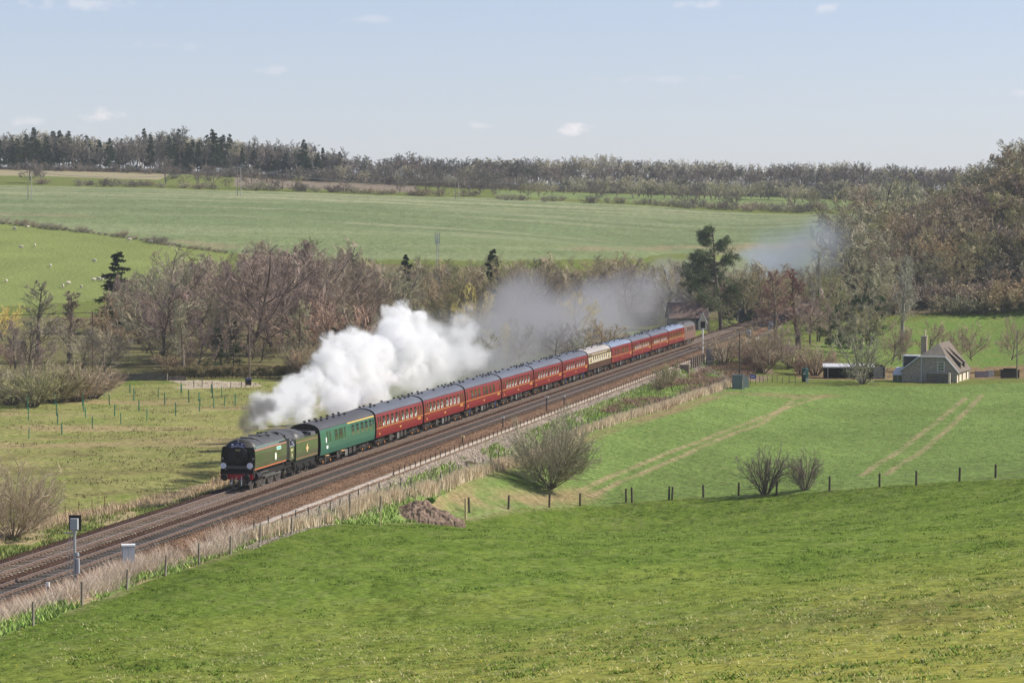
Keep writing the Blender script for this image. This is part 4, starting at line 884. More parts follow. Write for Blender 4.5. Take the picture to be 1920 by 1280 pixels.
def scots(seed, H=21):  # flat plates of needles on bare limbs
   
    rg = np.random.default_rng(seed); P0 = grow(rg, np.array([[0, 0, -.2]]), np.array([[.02, 0, 1.]]), np.array([H * .95]), 8, .2, .05); r0 = np.array([.45]); tr = [tubes(P0, r0, r0 * .25, 8)]
    hs = np.array([.30, .34, .38, .42, .46, .50, .53, .57, .62, .66, .78, .83, .87, .91, .95, .98, .70, .73, .75, .68, .64, .6, .25, .22, .3, .28, .36, .44, .52, .6, .88, .93, .32, .40, .48])
    n = len(hs); ang = rg.uniform(0, 6.28, n); ang[[10, 11]] = [3.0, 3.4]; w = np.interp(hs, [.25, .35, .5, .64, .72, .8, .9, 1], [.34, .36, .33, .27, .20, .24, .17, .08]) * H
    L_ = w * rg.uniform(.75, 1.1, n); u = hs * 7; i = np.clip(u.astype(int), 0, 6); s = P0[0][i] * (1 - (u - i))[:, None] + P0[0][i + 1] * (u - i)[:, None]
    d = np.stack([np.cos(ang), np.sin(ang), np.full(n, .15)], -1); P1 = grow(rg, s, d, L_, 5, .02, .12); tr.append(tubes(P1, np.full(n, .16), np.full(n, .05), 5))
    s2, d2, l2 = kids(rg, P1, 10, .25, .8, L_, .45, .3); P2 = grow(rg, s2, d2, l2, 3, .05, .15); tr.append(tubes(P2, np.full(len(l2), .05), np.full(len(l2), .02), 3))
    C = np.vstack([P2[:, -1], P2[:, 1], P1[:, 2], P1[:, 3]]); cv = leafclump(rg, C, rg.uniform(.5, 1.25, len(C)), 80, .12)
    s3, d3, l3 = kids(rg, P2, 8, .3, .8, l2, .5, .3); P3 = grow(rg, s3, d3, np.clip(l3, .3, .9), 2, .1, .2)
    tv, tf = join(tr); return (tv, tf), join([cv, ribbons(rg, P3, np.full(len(l3), .12))]), H
def mesh_only(name, V, Fq, m):
    o = np_mesh(name, V, Fq, m); me = o.data; bpy.data.objects.remove(o); return me
LIB = {}
def lib(key, gen, tm=M_bark, cm=None):
    (tv, tf), (cv, cf), H = gen; LIB.setdefault(key, []).append((mesh_only('trunk', tv, tf, tm), mesh_only('crown', cv, cf, cm or TW['brown']), H))
for s_i in (1, 2, 3): lib('round', decid(s_i, H=14, trunk=.34, limbs=12, spread=1.15, lr=.62, up=.07, n3=7, n4=18, tw=.030, dome=(.62, .42, .38)))
for s_i in (11, 12): lib('tall', decid(s_i, H=16, trunk=.22, limbs=26, spread=.95, lr=.34, up=.12, excur=1, n2=7, n3=5, n4=10, tw=.04))
for s_i in (21, 22): lib('oak', decid(s_i, H=12, trunk=.35, limbs=12, spread=1.3, lr=.72, up=.04, n3=7, n4=14, tw=.085, dome=(.58, .56, .42)))
for s_i in (31, 32, 33): lib('shrub', decid(s_i, H=5, stems=22, fan=.85, n2=7, n3=5, n4=7, tw=.022, twl=.5, up=.06))
lib('bigshrub', decid(41, H=7.8, stems=34, fan=1.0, n2=11, n3=8, n4=11, tw=.016, twl=.55, up=.07, dome=(.55, .74, .50), thick=.55))
lib('fan', decid(51, H=7, stems=14, fan=1.1, n2=8, n3=6, n4=6, tw=.028, twl=.5, up=.05))
for s_i in (61, 62): lib('far', decid(s_i, H=14, trunk=.22, limbs=12, spread=1.0, lr=.6, up=.09, n2=6, n3=4, n4=8, tw=.13, twl=1.0, dome=(.6, .38, .40)))
for s_i in (65, 66, 67): lib('dense', decid(s_i, H=13, trunk=.2, limbs=13, spread=1.15, lr=.66, up=.06, n2=7, n3=6, n4=13, tw=.055, dome=(.58, .5, .42)))
for s_i in (35, 36): lib('farshrub', decid(s_i, H=5, stems=14, fan=1.0, n2=6, n3=4, n4=5, tw=.085, twl=.8, up=.05))
for s_i in (71, 72, 73): lib('spruce', spruce(s_i, 16, .2 if s_i > 71 else .08, .24, -.06, 90, 2.2), cm=M_needle)
lib('thinspruce', spruce(75, 9, .05, .3, -.06, 60, .6), cm=M_needle)
lib('scots', scots(81), cm=M_needleb)
TR = random.Random(77); NT = [0]
def tree(px, D, py_top, kind='round', tw='brown', label='bare tree', group=None, wide=1.0, cat='bare tree', name=None, var=None, rot=None, pos=None, hmin=1.0, bark=None, h=None):
    g = pos if pos is not None else place(px, D); Hh = h or max(hmin, ztop(px, g.y, py_top) - g.z)
    v = LIB[kind]; tm, cm, H0 = v[(TR.randrange(len(v)) if var is None else var)]
    nm = name or {'spruce': 'conifer_tree', 'thinspruce': 'conifer_tree', 'scots': 'pine_tree', 'shrub': 'bare_bush', 'farshrub': 'bare_bush', 'bigshrub': 'bare_bush', 'fan': 'bare_tree'}.get(kind, 'bare_tree')
    if cat == 'bare tree' and nm != 'bare_tree': cat = nm.replace('_', ' ')
    t = empty(nm, g - Vector((0, 0, .1)), TR.uniform(0, 6.28) if rot is None else rot, label, cat, group); k = Hh / H0
    t.scale = (k * wide, k * wide * TR.uniform(.92, 1.08), k)
    for pn, me in (('trunk', tm), ('crown', cm)):
        o = bpy.data.objects.new(pn, me); COL.objects.link(o); o.parent = t
        if pn == 'crown' and tw: o.material_slots[0].link = 'OBJECT'; o.material_slots[0].material = TW[tw] if isinstance(tw, str) else tw
        if pn == 'trunk' and bark: o.material_slots[0].link = 'OBJECT'; o.material_slots[0].material = bark
    NT[0] += 1; return t
def interp(px, pts): return float(np.interp(px, [p[0] for p in pts], [p[1] for p in pts]))
# --- single trees one can point at
tree(1352, 562, 413, 'scots', None, 'tall dark Scots pine with an uneven crown beside the line', wide=.88, cat='pine tree', rot=2.0)
tree(222, 520, 468, 'spruce', None, 'dark conifer rising over the bare trees beside the sheep pasture', cat='conifer tree', var=0, wide=1.35)
tree(205, 440, 552, 'round', 'tan', 'orange-tan twiggy tree below the dark conifer', wide=.8)
tree(196, 392, 596, 'round', 'dusk', 'dark bare tree with drooping branches beside the lane end', wide=.95, var=0)
tree(70, 455, 524, 'tall', 'grey', 'tall thin bare tree left of the dark conifer', var=0, wide=1.5); tree(130, 450, 545, 'tall', 'purple', 'slim purple-brown tree beside the tall thin tree on the left', var=1, wide=1.7)
tree(4, 470, 556, 'round', 'yellow', 'golden willow at the left edge of the picture', wide=.9)
tree(18, 425, 640, 'round', 'red', 'reddish bare tree below the golden willow'); tree(55, 410, 655, 'round', 'purple', 'low bare tree between the willow and the olive bushes')
for px, D, pt, k, c, lb in [(478, 425, 452, 'round', 'purple', 'stout-trunked purple-brown tree right of the telegraph pole'), (508, 430, 470, 'round', 'purple', 'bare tree leaning against the stout-trunked purple-brown one'), (440, 440, 500, 'round', 'brown', 'bare tree behind the clipped hedge'),
                          (600, 470, 447, 'round', 'purple', 'highest purple-brown crown above the steam cloud'), (556, 450, 455, 'round', 'purple', 'broad purple-brown crown just left of the highest one'), (655, 480, 478, 'round', 'brown', 'brown crown right of the highest purple-brown tree'), (560, 425, 560, 'tall', 'grey', 'thin bare tree over the lane bushes left of the steam'),
                          (330, 430, 456, 'round', 'grey', 'grey-green crown at the hedge end of the sheep pasture'), (375, 455, 480, 'round', 'purple', 'wide purplish crown left of the telegraph pole'), (300, 425, 520, 'round', 'purple', 'dense purplish tree above the clipped hedge'), (260, 450, 520, 'round', 'brown', 'brown tree right of the orange-tan one'),
                          (345, 415, 560, 'tall', 'grey', 'slim grey tree above the stone wall'), (650, 430, 545, 'shrub', 'red', 'reddish thorn above the steam plume')]: tree(px, D, pt, k, c, lb, wide=1.05)
tree(870, 372, 606, 'round', 'grey', 'bare rounded tree standing in the steam behind the train', wide=1.25, var=1, bark=M_barkp)
tree(895, 470, 530, 'round', 'yellow', 'golden weeping willow above the steam', wide=.8); tree(928, 418, 602, 'round', 'yellow', 'smaller yellow willow half in the smoke', wide=.7); tree(1085, 475, 545, 'round', 'yellow', 'yellow willow dimmed by the drifting smoke', wide=.9)
tree(405, 418, 612, 'thinspruce', None, 'thin green conifer behind the clipped hedge', cat='conifer tree', wide=1.1); tree(438, 428, 600, 'thinspruce', None, 'thin brownish conifer next to the telegraph pole', cat='conifer tree', wide=1.0)
tree(1455, 478, 506, 'tall', 'red', 'left one of the two reddish alders beside the line', var=0, wide=1.35); tree(1498, 485, 503, 'tall', 'red', 'right one of the two reddish alders beside the line', var=1, wide=1.6); tree(1520, 478, 540, 'dense', 'purple', 'broad purple-brown tree right of the two alders', wide=.8); tree(1415, 440, 640, 'dense', 'brown', 'low brown tree below the left alder', wide=1.0)
tree(1533, 520, 470, 'tall', 'pale', 'ivy-clad pole-like tree with a bare fan top', var=1, wide=.4)
tree(1358, 447, 614, 'shrub', 'brown', 'brown bush beside the relay cabinet and signal', wide=.95); tree(1254, 386, 668, 'shrub', 'olive', 'dense brown-green bush on the bank beside the steps', wide=.8, var=1); tree(1240, 380, 690, 'shrub', 'brown', 'lower brown bush against the dense one on the bank', wide=.9)
tree(1445, 432, 618, 'round', 'brown', 'brown spreading tree behind the dark pole', wide=.9); tree(1470, 440, 600, 'round', 'purple', 'low purplish tree beside the garden gate', wide=.8); tree(1425, 450, 600, 'shrub', 'tan', 'tan bush left of the alders', wide=1)
tree(1618, 417, 610, 'fan', 'grey', 'low fan-shaped grey tree in front of the open shed', wide=1.0, bark=M_barkp, hmin=7)
tree(1690, 500, 478, 'tall', 'pale', 'pale-trunked tree behind the cottage chimney', var=0, bark=M_barkp)
for px, D, pt, lb in [(1672, 448, 608, 'twisted dark-trunked tree left of the chimney'), (1688, 452, 600, 'two-stemmed dark tree left of the chimney'), (1738, 450, 598, 'dark-trunked tree right of the chimney'), (1798, 460, 606, 'dark tree over the cottage roof end'), (1822, 455, 600, 'forked dark tree right of the cottage roof'), (1898, 452, 590, 'bare tree by the right-hand telegraph pole')]: tree(px, D, pt, 'round', 'brown', lb, wide=.85)
# foreground bushes
tree(1030, 266, 762, 'bigshrub', 'grey', 'large multi-stemmed bare bush at the pasture fence', wide=.9, rot=.4)
tree(1436, 264, 830, 'shrub', 'dusk', 'left one of the two thorn bushes on the field fence', wide=.82, var=0); tree(1512, 263, 836, 'shrub', 'dusk', 'right one of the two thorn bushes on the field fence', wide=.78, var=1)
tree(22, 193, 850, 'bigshrub', 'brown', 'dark rounded bush at the left edge beside the line', wide=.82, rot=2.2)
tree(1935, 330, 800, 'shrub', 'dusk', 'dark bush tip at the right edge of the crop field', wide=.9)
for px, D, pt, c in [(20, 352, 684, 'grey'), (62, 348, 676, 'olive'), (105, 356, 672, 'olive'), (142, 360, 674, 'brown'), (172, 366, 682, 'brown'), (-20, 356, 680, 'brown'), (88, 372, 670, 'brown')]:
    tree(px, D, pt, 'shrub', c, {20: 'grey-green bush at the edge of the wet meadow, second from the left', 62: 'olive bush at the edge of the wet meadow behind the leftmost green guards', 105: 'broad olive bush in the middle of the row at the meadow edge', 142: 'brown bush at the meadow edge, second from its right end', 172: 'rightmost brown bush of the row at the meadow edge', -20: 'brown bush cut off by the left edge of the picture', 88: 'brown bush standing behind the olive ones at the meadow edge'}[px], 'bushes along the left edge of the meadow', wide=1.35)
# --- belts
LM = [(-60, 'behind the left-hand meadow bushes'), (120, 'left of the dark conifer'), (230, 'near the dark conifer'), (330, 'above the clipped hedge'), (450, 'by the telegraph pole'), (540, 'left of the steam'), (640, 'above the green coach'), (740, 'behind the white steam'), (840, 'right behind the steam cloud'), (940, 'near the yellow willows'), (1050, 'above the middle of the train'), (1160, 'above the cream coach'), (1260, 'above the last coaches'), (1352, 'beside the tall pine'), (1450, 'behind the reddish alders'), (1560, 'above the open shed'), (1680, 'above the cottage chimney'), (1790, 'above the cottage roof'), (1890, 'above the right-hand pole')]
CW = {'purple': 'purplish', 'brown': 'brown', 'grey': 'grey-green', 'olive': 'olive', 'tan': 'tan', 'yellow': 'yellow', 'red': 'reddish', 'dusk': 'dark', 'pale': 'pale', None: 'dark green'}
def mark(label, k, c, px, h, mid):
    if 'far field edge' in label or 'sheep pasture' in label: return label
    w_ = 'bush' if 'shrub' in k else ('conifer' if k == 'spruce' else 'tree'); sz = 'tall' if h > mid * 1.12 else ('low' if h < mid * .88 else 'middling')
    place_ = label.split(' tree ')[-1].split(' bush ')[-1]
    t_ = '%s %s %s %s, %s' % (sz, CW[c], w_, place_, min(LM, key=lambda q: abs(q[0] - px))[1])
    return t_ if len(t_.split()) <= 16 else '%s %s %s of %s, %s' % (sz, CW[c], w_, 'the undergrowth' if 'undergrowth' in label else 'the wood', min(LM, key=lambda q: abs(q[0] - px))[1])
def belt_trees(n, px0, px1, D0, D1, top, kinds, label, group, seed, jt=14, wide=(.85, 1.15), hmax=99, **kw):
    r = random.Random(seed)
    for i in range(n):
        px = px0 + (px1 - px0) * (i + r.uniform(.1, .9)) / n; D = r.uniform(D0, D1); k, c = r.choice(kinds)
        pt = (top(px, D) if callable(top) else interp(px, top)) + r.uniform(-jt * .3, jt)
        g = place(px, D); hh = min(hmax, ztop(px, D, pt) - g.z)
        if hh < 2: continue
        tree(px, D, pt, k, c, mark(label, k, c, px, hh, 13 if k != 'shrub' else 4), group, wide=r.uniform(*wide), pos=g, h=hh, **kw)
midtop = [(-60, 560), (40, 560), (130, 548), (200, 545), (250, 515), (330, 468), (420, 480), (480, 462), (560, 452), (600, 450), (680, 480), (760, 490), (880, 478), (940, 480), (1000, 478), (1080, 488), (1180, 478), (1260, 485), (1320, 500)]
A = [('round', 'purple'), ('round', 'purple'), ('round', 'brown'), ('round', 'grey'), ('tall', 'purple')]
Bk = [('round', 'olive'), ('round', 'brown'), ('round', 'grey'), ('round', 'dusk'), ('round', 'tan')]
belt_trees(34, 235, 700, 450, 540, midtop, A, 'bare purple-brown tree in the wood left of the steam', 'trees in the wood left of the steam', 1, 22)
belt_trees(16, 250, 700, 418, 450, [(240, 600), (700, 560)], A + [('tall', 'grey')], 'smaller bare tree along the front of the wood', 'small trees along the front of the wood', 2, 40)
belt_trees(12, -60, 240, 400, 470, [(-60, 600), (240, 610)], A + [('tall', 'purple'), ('round', 'dusk')], 'bare tree in the thicket behind the meadow bushes', 'trees in the thicket on the left', 3, 40)
belt_trees(38, 690, 1130, 480, 600, midtop, Bk, 'olive-brown bare tree above the drifting smoke', 'trees above the drifting smoke', 4, 26)
belt_trees(20, 1130, 1420, 560, 660, [(1130, 480), (1290, 490), (1420, 480)], Bk, 'bare tree veiled by the smoke left of the pine', 'trees veiled by the smoke', 5, 40)
belt_trees(22, 700, 1180, 420, 480, [(700, 600), (900, 605), (1180, 600)], Bk, 'low bare tree just beyond the train', 'low trees just beyond the train', 6, 40)
belt_trees(10, 1390, 1600, 560, 640, [(1390, 500), (1600, 480)], Bk, 'bare tree behind the alders', 'trees behind the alders', 7, 30)
belt_trees(44, 240, 1180, 425, 500, [(240, 665), (700, 650), (1180, 640)], [('shrub', 'brown'), ('shrub', 'dusk'), ('shrub', 'tan'), ('shrub', 'grey')], 'undergrowth bush between the trunks of the wood', 'undergrowth of the wood', 51, 20, (1.3, 1.9))
belt_trees(12, 560, 720, 402, 416, [(560, 640), (720, 610)], [('shrub', 'olive'), ('shrub', 'tan'), ('shrub', 'brown')], 'olive bush beside the lane left of the steam', 'bushes beside the lane', 8, 20)
belt_trees(14, 1400, 1560, 440, 470, [(1400, 640), (1560, 640)], [('shrub', 'brown'), ('shrub', 'red'), ('shrub', 'tan')], 'brown scrub bush below the alders', 'scrub below the alders', 9, 30)
for px, D, pt in [(762, 560, 474), (924, 560, 464), (657, 520, 470)]: tree(px, D, pt, 'spruce', None, 'dark conifer tip poking out of the wood above the steam', 'conifer tips above the steam', cat='conifer tree', wide=.9)
# hillside wood on the right
hs = [('dense', 'grey'), ('dense', 'olive'), ('dense', 'brown'), ('dense', 'grey'), ('dense', 'dusk'), ('dense', 'olive')]
hillh = lambda lo, hi, r: None
def hill_trees(n, px0, px1, D0, D1, h0, h1, kinds, label, group, seed, **kw):
    r = random.Random(seed)
    for i in range(n):
        px = px0 + (px1 - px0) * (i + r.uniform(0, 1)) / n; D = r.uniform(D0, D1); k, c = r.choice(kinds)
        hh = r.uniform(h0, h1); tree(px, D, 0, k, c, mark(label, k, c, px, hh, (h0 + h1) / 2), group, wide=r.uniform(.9, 1.25), h=hh, **kw)
hill_trees(20, 1590, 2060, 575, 615, 9, 12, [('dense', 'brown'), ('dense', 'olive'), ('dense', 'grey'), ('shrub', 'brown')], 'bare tree low on the wooded hillside above the green slope', 'trees along the foot of the hill', 21)
hill_trees(24, 1600, 2080, 615, 660, 9, 12, [('dense', 'brown'), ('dense', 'olive'), ('dense', 'brown'), ('dense', 'grey')], 'bare tree midway up the wooded hillside', 'trees midway up the hill', 22)
hill_trees(24, 1590, 2090, 660, 705, 10, 14, hs, 'grey-green tree high on the wooded hillside', 'trees high on the hill', 23)
hill_trees(22, 1640, 2100, 705, 765, 12, 15, hs, 'tree on the crest of the wooded hill against the sky', 'trees on the crest of the hill', 24)
for px, D, h_ in [(1590, 585, 13), (1625, 600, 14), (1600, 640, 14), (1650, 590, 12), (1580, 660, 13)]: tree(px, D, 0, 'dense', 'grey', {1590: 'broad grey-green tree at the left foot of the hill shoulder', 1625: 'broad grey-green tree in the middle of the hill shoulder', 1600: 'broad grey-green tree overhanging the winter field corner', 1650: 'broad grey-green tree at the right of the hill shoulder', 1580: 'broad grey-green tree at the outer edge of the hill shoulder'}[px], 'trees at the left shoulder of the hill', wide=1.3, h=h_)
hill_trees(22, 1600, 2060, 562, 580, 3, 5, [('shrub', 'purple'), ('shrub', 'brown')], 'low brown scrub along the top of the green slope', 'scrub along the top of the green slope', 25)
# ridge wood on the skyline
sk = [(-60, 252), (0, 250), (60, 246), (180, 258), (320, 250), (450, 262), (560, 272), (620, 283), (700, 300), (780, 288), (850, 298), (1000, 296), (1120, 290), (1300, 300), (1400, 306), (1500, 305), (1600, 303), (1700, 312)]
def far_mass(name, label, rows, seed):
    """the far ridge wood: one mass of trees, merged"""
    r = random.Random(seed); VV, FF, MI, off = [], [], [], 0; mats_ = [M_bark, TW['grey'], TW['slate2'], TW['pale'], TW['slate'], TW['dusk'], M_needle, TW['brown'], TW['purple'], TW['olive'], TW['tan']]
    for (n, px0, px1, D0, D1, top, kinds, jt, wd) in rows:
        for i in range(n):
            px = px0 + (px1 - px0) * (i + r.uniform(.1, .9)) / n; D = r.uniform(D0, D1); k, mi = r.choice(kinds); g = place(px, D)
            H_ = ztop(px, D, interp(px, top) + r.uniform(-jt * .4, jt)) - g.z
            if H_ < 3: continue
            tm, cm, H0 = r.choice(LIB[k]); ang = r.uniform(0, 6.28); sc_ = H_ / H0; w_ = sc_ * r.uniform(*wd); ca, sa = math.cos(ang), math.sin(ang)
            for me, m_ in ((tm, 0), (cm, mi)):
                if me.name not in _mc:
                    v = np.empty(len(me.vertices) * 3, np.float32); me.vertices.foreach_get('co', v); f = np.empty(len(me.loops), np.int32); me.loops.foreach_get('vertex_index', f); _mc[me.name] = (v.reshape(-1, 3), f.reshape(-1, 4))
                v, f = _mc[me.name]; q = np.stack([(v[:, 0] * ca - v[:, 1] * sa) * w_ + g.x, (v[:, 0] * sa + v[:, 1] * ca) * w_ + g.y, v[:, 2] * sc_ + g.z], -1)
                VV.append(q); FF.append(f + off); MI.append(np.full(len(f), m_)); off += len(v)
    return tag(np_mesh(name, np.vstack(VV), np.vstack(FF), mats_, midx=np.concatenate(MI)), label, 'woodland', kind='stuff')
_mc = {}
far_mass('ridge_wood', 'distant ridge wood of bare trees and conifers along the skyline', [
    (80, -60, 640, 1190, 1240, sk, [('far', 1), ('far', 2), ('far', 3)], 10, (.9, 1.15)),
    (100, -60, 650, 1172, 1215, [(p, q - 3) for p, q in sk], [('spruce', 6), ('spruce', 6), ('far', 4)], 34, (.8, 1.2)),
    (36, 620, 980, 1175, 1215, sk, [('far', 4), ('far', 5), ('far', 4)], 12, (1.2, 1.6)),
    (100, 880, 1830, 1195, 1250, sk, [('far', 1), ('far', 1), ('far', 3), ('far', 4)], 7, (.95, 1.2)),
    (62, 880, 1830, 1165, 1190, [(900, 308), (1700, 314)], [('far', 4), ('far', 2), ('far', 5)], 14, (1.0, 1.3)),
    (50, 880, 1700, 1140, 1160, [(900, 325), (1700, 335)], [('far', 4), ('far', 2), ('far', 5)], 14, (1.1, 1.5)),
    (34, 600, 960, 1130, 1170, [(600, 305), (960, 318)], [('far', 4), ('far', 1), ('far', 5)], 16, (1.1, 1.5)),
    (90, 900, 1720, 1040, 1130, [(900, 332), (1300, 334), (1700, 345)], [('far', 4), ('far', 2), ('far', 1), ('far', 1)], 12, (1.3, 1.8)),
    (150, -60, 940, 1150, 1215, [(-60, 300), (600, 316), (940, 333)], [('farshrub', 4), ('farshrub', 2)], 8, (1.3, 1.9)), (60, 900, 1720, 1150, 1165, [(900, 338), (1700, 345)], [('farshrub', 4), ('farshrub', 5)], 8, (1.3, 1.9))], 31)
def mass_h(name, label, rows, seed):
    global ztop
    keep = ztop; out_ = []
    for row in rows:
        out_.append((row[0], row[1], row[2], row[3], row[4], [(0, row[5])], row[6], row[7], row[8]))
    ztop = lambda px, D, h: gz((px - 960) / F_PX * D, D) + h
    o = far_mass(name, label, out_, seed); ztop = keep; return o
mass_h('hillside_scrub', 'tangled brown scrub and small trees covering the hillside', [
    (44, 1590, 2090, 585, 640, 5, [('farshrub', 7), ('farshrub', 1), ('farshrub', 9), ('far', 7)], 2, (1.1, 1.6)), (44, 1600, 2090, 640, 700, 6, [('farshrub', 7), ('farshrub', 1), ('farshrub', 9), ('far', 1)], 2, (1.1, 1.6)),
    (90, 1560, 2080, 560, 610, 4.5, [('farshrub', 7), ('farshrub', 8), ('farshrub', 1), ('farshrub', 10)], 2, (1.1, 1.7)), (60, 1580, 2080, 585, 640, 8, [('far', 7), ('far', 8), ('far', 1), ('far', 10)], 3, (1.1, 1.6)), (50, 1600, 2080, 630, 700, 10, [('far', 7), ('far', 1), ('far', 9)], 3, (1.1, 1.6)),
    (40, 1620, 2100, 700, 780, 7, [('far', 7), ('far', 9), ('far', 1)], 2, (1.1, 1.5))], 61)
# hedgerow oaks on the far field edge
for px, pt, lb in [(58, 303, 'left one of the pair of hedgerow oaks at the far left'), (80, 301, 'ivy-darkened one of the pair of hedgerow oaks at the far left'), (312, 295, 'largest round oak on the far field edge'), (372, 308, 'oak between the largest oak and the next one'), (400, 310, 'oak just left of the twin poles on the far field'), (474, 314, 'lone round oak right of the twin poles')]: tree(px, 1020, pt - 4, 'dense', 'dusk', lb, wide=1.25, bark=TW['dusk'])
for px, pt in [(345, 330), (430, 335), (505, 328), (530, 325), (560, 330), (645, 338), (750, 340), (800, 322), (822, 335), (880, 340), (900, 345), (925, 347), (990, 342), (1010, 345), (1120, 347), (1290, 345), (1362, 360), (1380, 362), (1530, 358)]:
    tree(px, 1012 - max(0, px - 900) * .03, pt - 3, 'dense', TR.choice(['dusk', 'olive', 'dusk']), 'small round tree in the hedge along the far field edge', 'hedge trees along the far field edge', wide=1.15, hmin=4)
belt_trees(64, -40, 930, 1004, 1016, [(-40, 331), (300, 336), (700, 346), (930, 355)], [('farshrub', 'dusk'), ('farshrub', 'brown'), ('farshrub', 'grey')], 'bush of the hedge along the left of the far field edge', 'hedge bushes on the left of the far field edge', 37, 8, (1.4, 2.2), hmax=4)
belt_trees(60, 930, 1640, 985, 1000, [(930, 362), (1100, 365), (1640, 380)], [('farshrub', 'brown'), ('farshrub', 'dusk'), ('farshrub', 'grey')], 'bush of the thick hedge along the right of the far field edge', 'hedge bushes on the right of the far field edge', 38, 6, (1.1, 1.5), hmax=5)
# hedge between sheep pasture and the winter field
hp = [(-20, 416), (80, 428), (160, 436), (240, 446), (310, 459), (360, 466), (425, 474)]
for i, px in enumerate(np.linspace(-15, 424, 40)):
    g = hit(float(px), interp(px, hp)); tree(px, g.y, 0, 'shrub', TR.choice(['dusk', 'brown', 'grey']), 'low bush of the hedge above the sheep pasture', 'hedge bushes above the sheep pasture', wide=1.5, pos=g, h=TR.choice([.9, 1.1, 1.3, 2.2]))
for px, D, pt, c in [(1560, 482, 560, 'brown'), (1590, 470, 585, 'grey'), (1625, 474, 570, 'olive'), (1648, 500, 540, 'grey'), (1575, 540, 500, 'olive'), (1610, 550, 470, 'grey'), (1640, 560, 500, 'brown')]: tree(px, D, pt, 'round', c, {1560: 'brown tree left of the dark evergreens above the shed', 1590: 'grey tree in front of the dark evergreen above the shed', 1625: 'olive tree right above the fan-shaped tree', 1648: 'grey tree between the fan-shaped tree and the pale-trunked one', 1575: 'olive tree rising behind the dark evergreen', 1610: 'tallest grey tree behind the dark evergreens', 1640: 'brown tree behind the ivy-covered dark tree'}[px], 'bare trees above the open shed', wide=1.1)
for px, D, pt, c in [(1600, 650, 385, 'grey'), (1608, 655, 362, 'olive'), (1622, 640, 380, 'grey'), (1640, 670, 340, 'brown'), (1665, 680, 318, 'grey'), (1612, 600, 430, 'olive'), (1630, 610, 420, 'grey'), (1665, 620, 400, 'olive'), (1700, 640, 380, 'brown')]: tree(px, D, pt, 'dense', c, mark('big tree of the hill shoulder', 'dense', c, px, 15, 15) + ', %s' % ('upper' if D > 635 else 'lower'), 'big trees of the hill shoulder', wide=1.05)
# evergreen and ivy masses
def leafbush(name, px, D, C, Rr, n, size, m, label, cat, seed=0, group=None, h=None):
    rg = np.random.default_rng(seed); g = place(px, D); V_, F_ = leafclump(rg, np.array(C, float), np.array(Rr, float), n, size)
    t = empty(name, g, 0, label, cat, group); np_mesh('foliage', V_, F_, m, parent=t); b = MB(); b.cyl((0, 0, -.2), (0, 0, max(c[2] for c in C) * .8), .14, .06, n=6); b.build('trunk', M_bark, t); return t
rb = random.Random(4)
def blob(w, h, n, r0, r1): return [(rb.uniform(-w, w), rb.uniform(-w, w) * .6, rb.uniform(.1, 1) ** .8 * h) for _ in range(n)], [rb.uniform(r0, r1) for _ in range(n)]
for px, D, w_, h_, m, lb in [(1575, 500, 3.5, 7, M_ivy, 'dark evergreen tree above the open shed'), (1632, 520, 2.6, 8, M_needle, 'very dark ivy-covered tree below the hillside'), (1600, 480, 4, 5, M_needle, 'dark holly thicket behind the fan-shaped tree'), (636, 425, 1.6, 7, M_needle, 'dark ivy column leaning in the wood left of the steam'), (1385, 600, 4, 6, M_ivy, 'evergreen clump behind the bridge hut'),
                         (1655, 705, 3, 11, M_needle, 'dark evergreen on the hill shoulder'), (1800, 690, 2, 9, M_ivy, 'ivy-green tree high on the hill'), (1790, 600, 2, 4, M_ivy, 'small green holly midway up the hill'), (1400, 640, 5, 8, M_needleb, 'dusky evergreen right of the pine')]:
    C_, R_ = blob(w_, h_, int(20 + w_ * 9), .35, .95); leafbush('evergreen_tree', px, D, C_, R_, 110, .14, m, lb, 'evergreen tree', seed=px)
C_, R_ = [(rb.uniform(-.5, .5), rb.uniform(-.4, .4), z_) for z_ in np.linspace(1, 8.2, 26)], [rb.uniform(.35, .6) for _ in range(26)]
leafbush('ivy_column', 1537, 519, C_, R_, 110, .14, M_ivyl, 'bright yellow-green ivy climbing the pole-like tree', 'ivy', 8)
# --- dead grass and tufts: fields of blades, nobody could count them
def blades(name, P, h, w, lean, m, rg, label, col=None, per=1, kind='stuff', cat='grass'):
    n = len(P); a = rg.uniform(0, 6.28, n); hh = h * rg.uniform(.5, 1.3, n); ww = w * rg.uniform(.6, 1.4, n)
    side = np.stack([np.cos(a), np.sin(a), np.zeros(n)], -1) * ww[:, None]; b2 = rg.uniform(0, 6.28, n)
    tip = P + np.stack([np.cos(b2) * lean * hh, np.sin(b2) * lean * hh, hh], -1)
    V_ = np.stack([P - side, P + side, tip], 1).reshape(-1, 3); F_ = np.arange(n * 3).reshape(-1, 3)
    o = np_mesh(name, V_, F_, m)
    if col is not None: set_col(o, np.repeat(col, 3, 0))
    return tag(o, label, cat, kind=kind)
M_blade = mat('grass_blades', (.3, .3, .1), rough=.9, spec=.1, attr=True)
rg = np.random.default_rng(9)
def scatter_so(n, s0, s1, o0, o1, dens=None):
    s = rg.uniform(s0, s1, n); o = rg.uniform(o0, o1, n); x = TX + s * ST + o * CT; y = TY + s * CT - o * ST; z = ground_z(x, y); P = np.c_[x, y, z - .03]
    if dens is not None: k = rg.uniform(0, 1, n) < dens(s, o, x, y); P = P[k]
    return P
def colmix(n, a, b, v=.25): 
    t = rg.uniform(0, 1, (n, 1)); return (np.array(a)[None] * (1 - t) + np.array(b)[None] * t) * rg.uniform(1 - v, 1 + v, (n, 1))
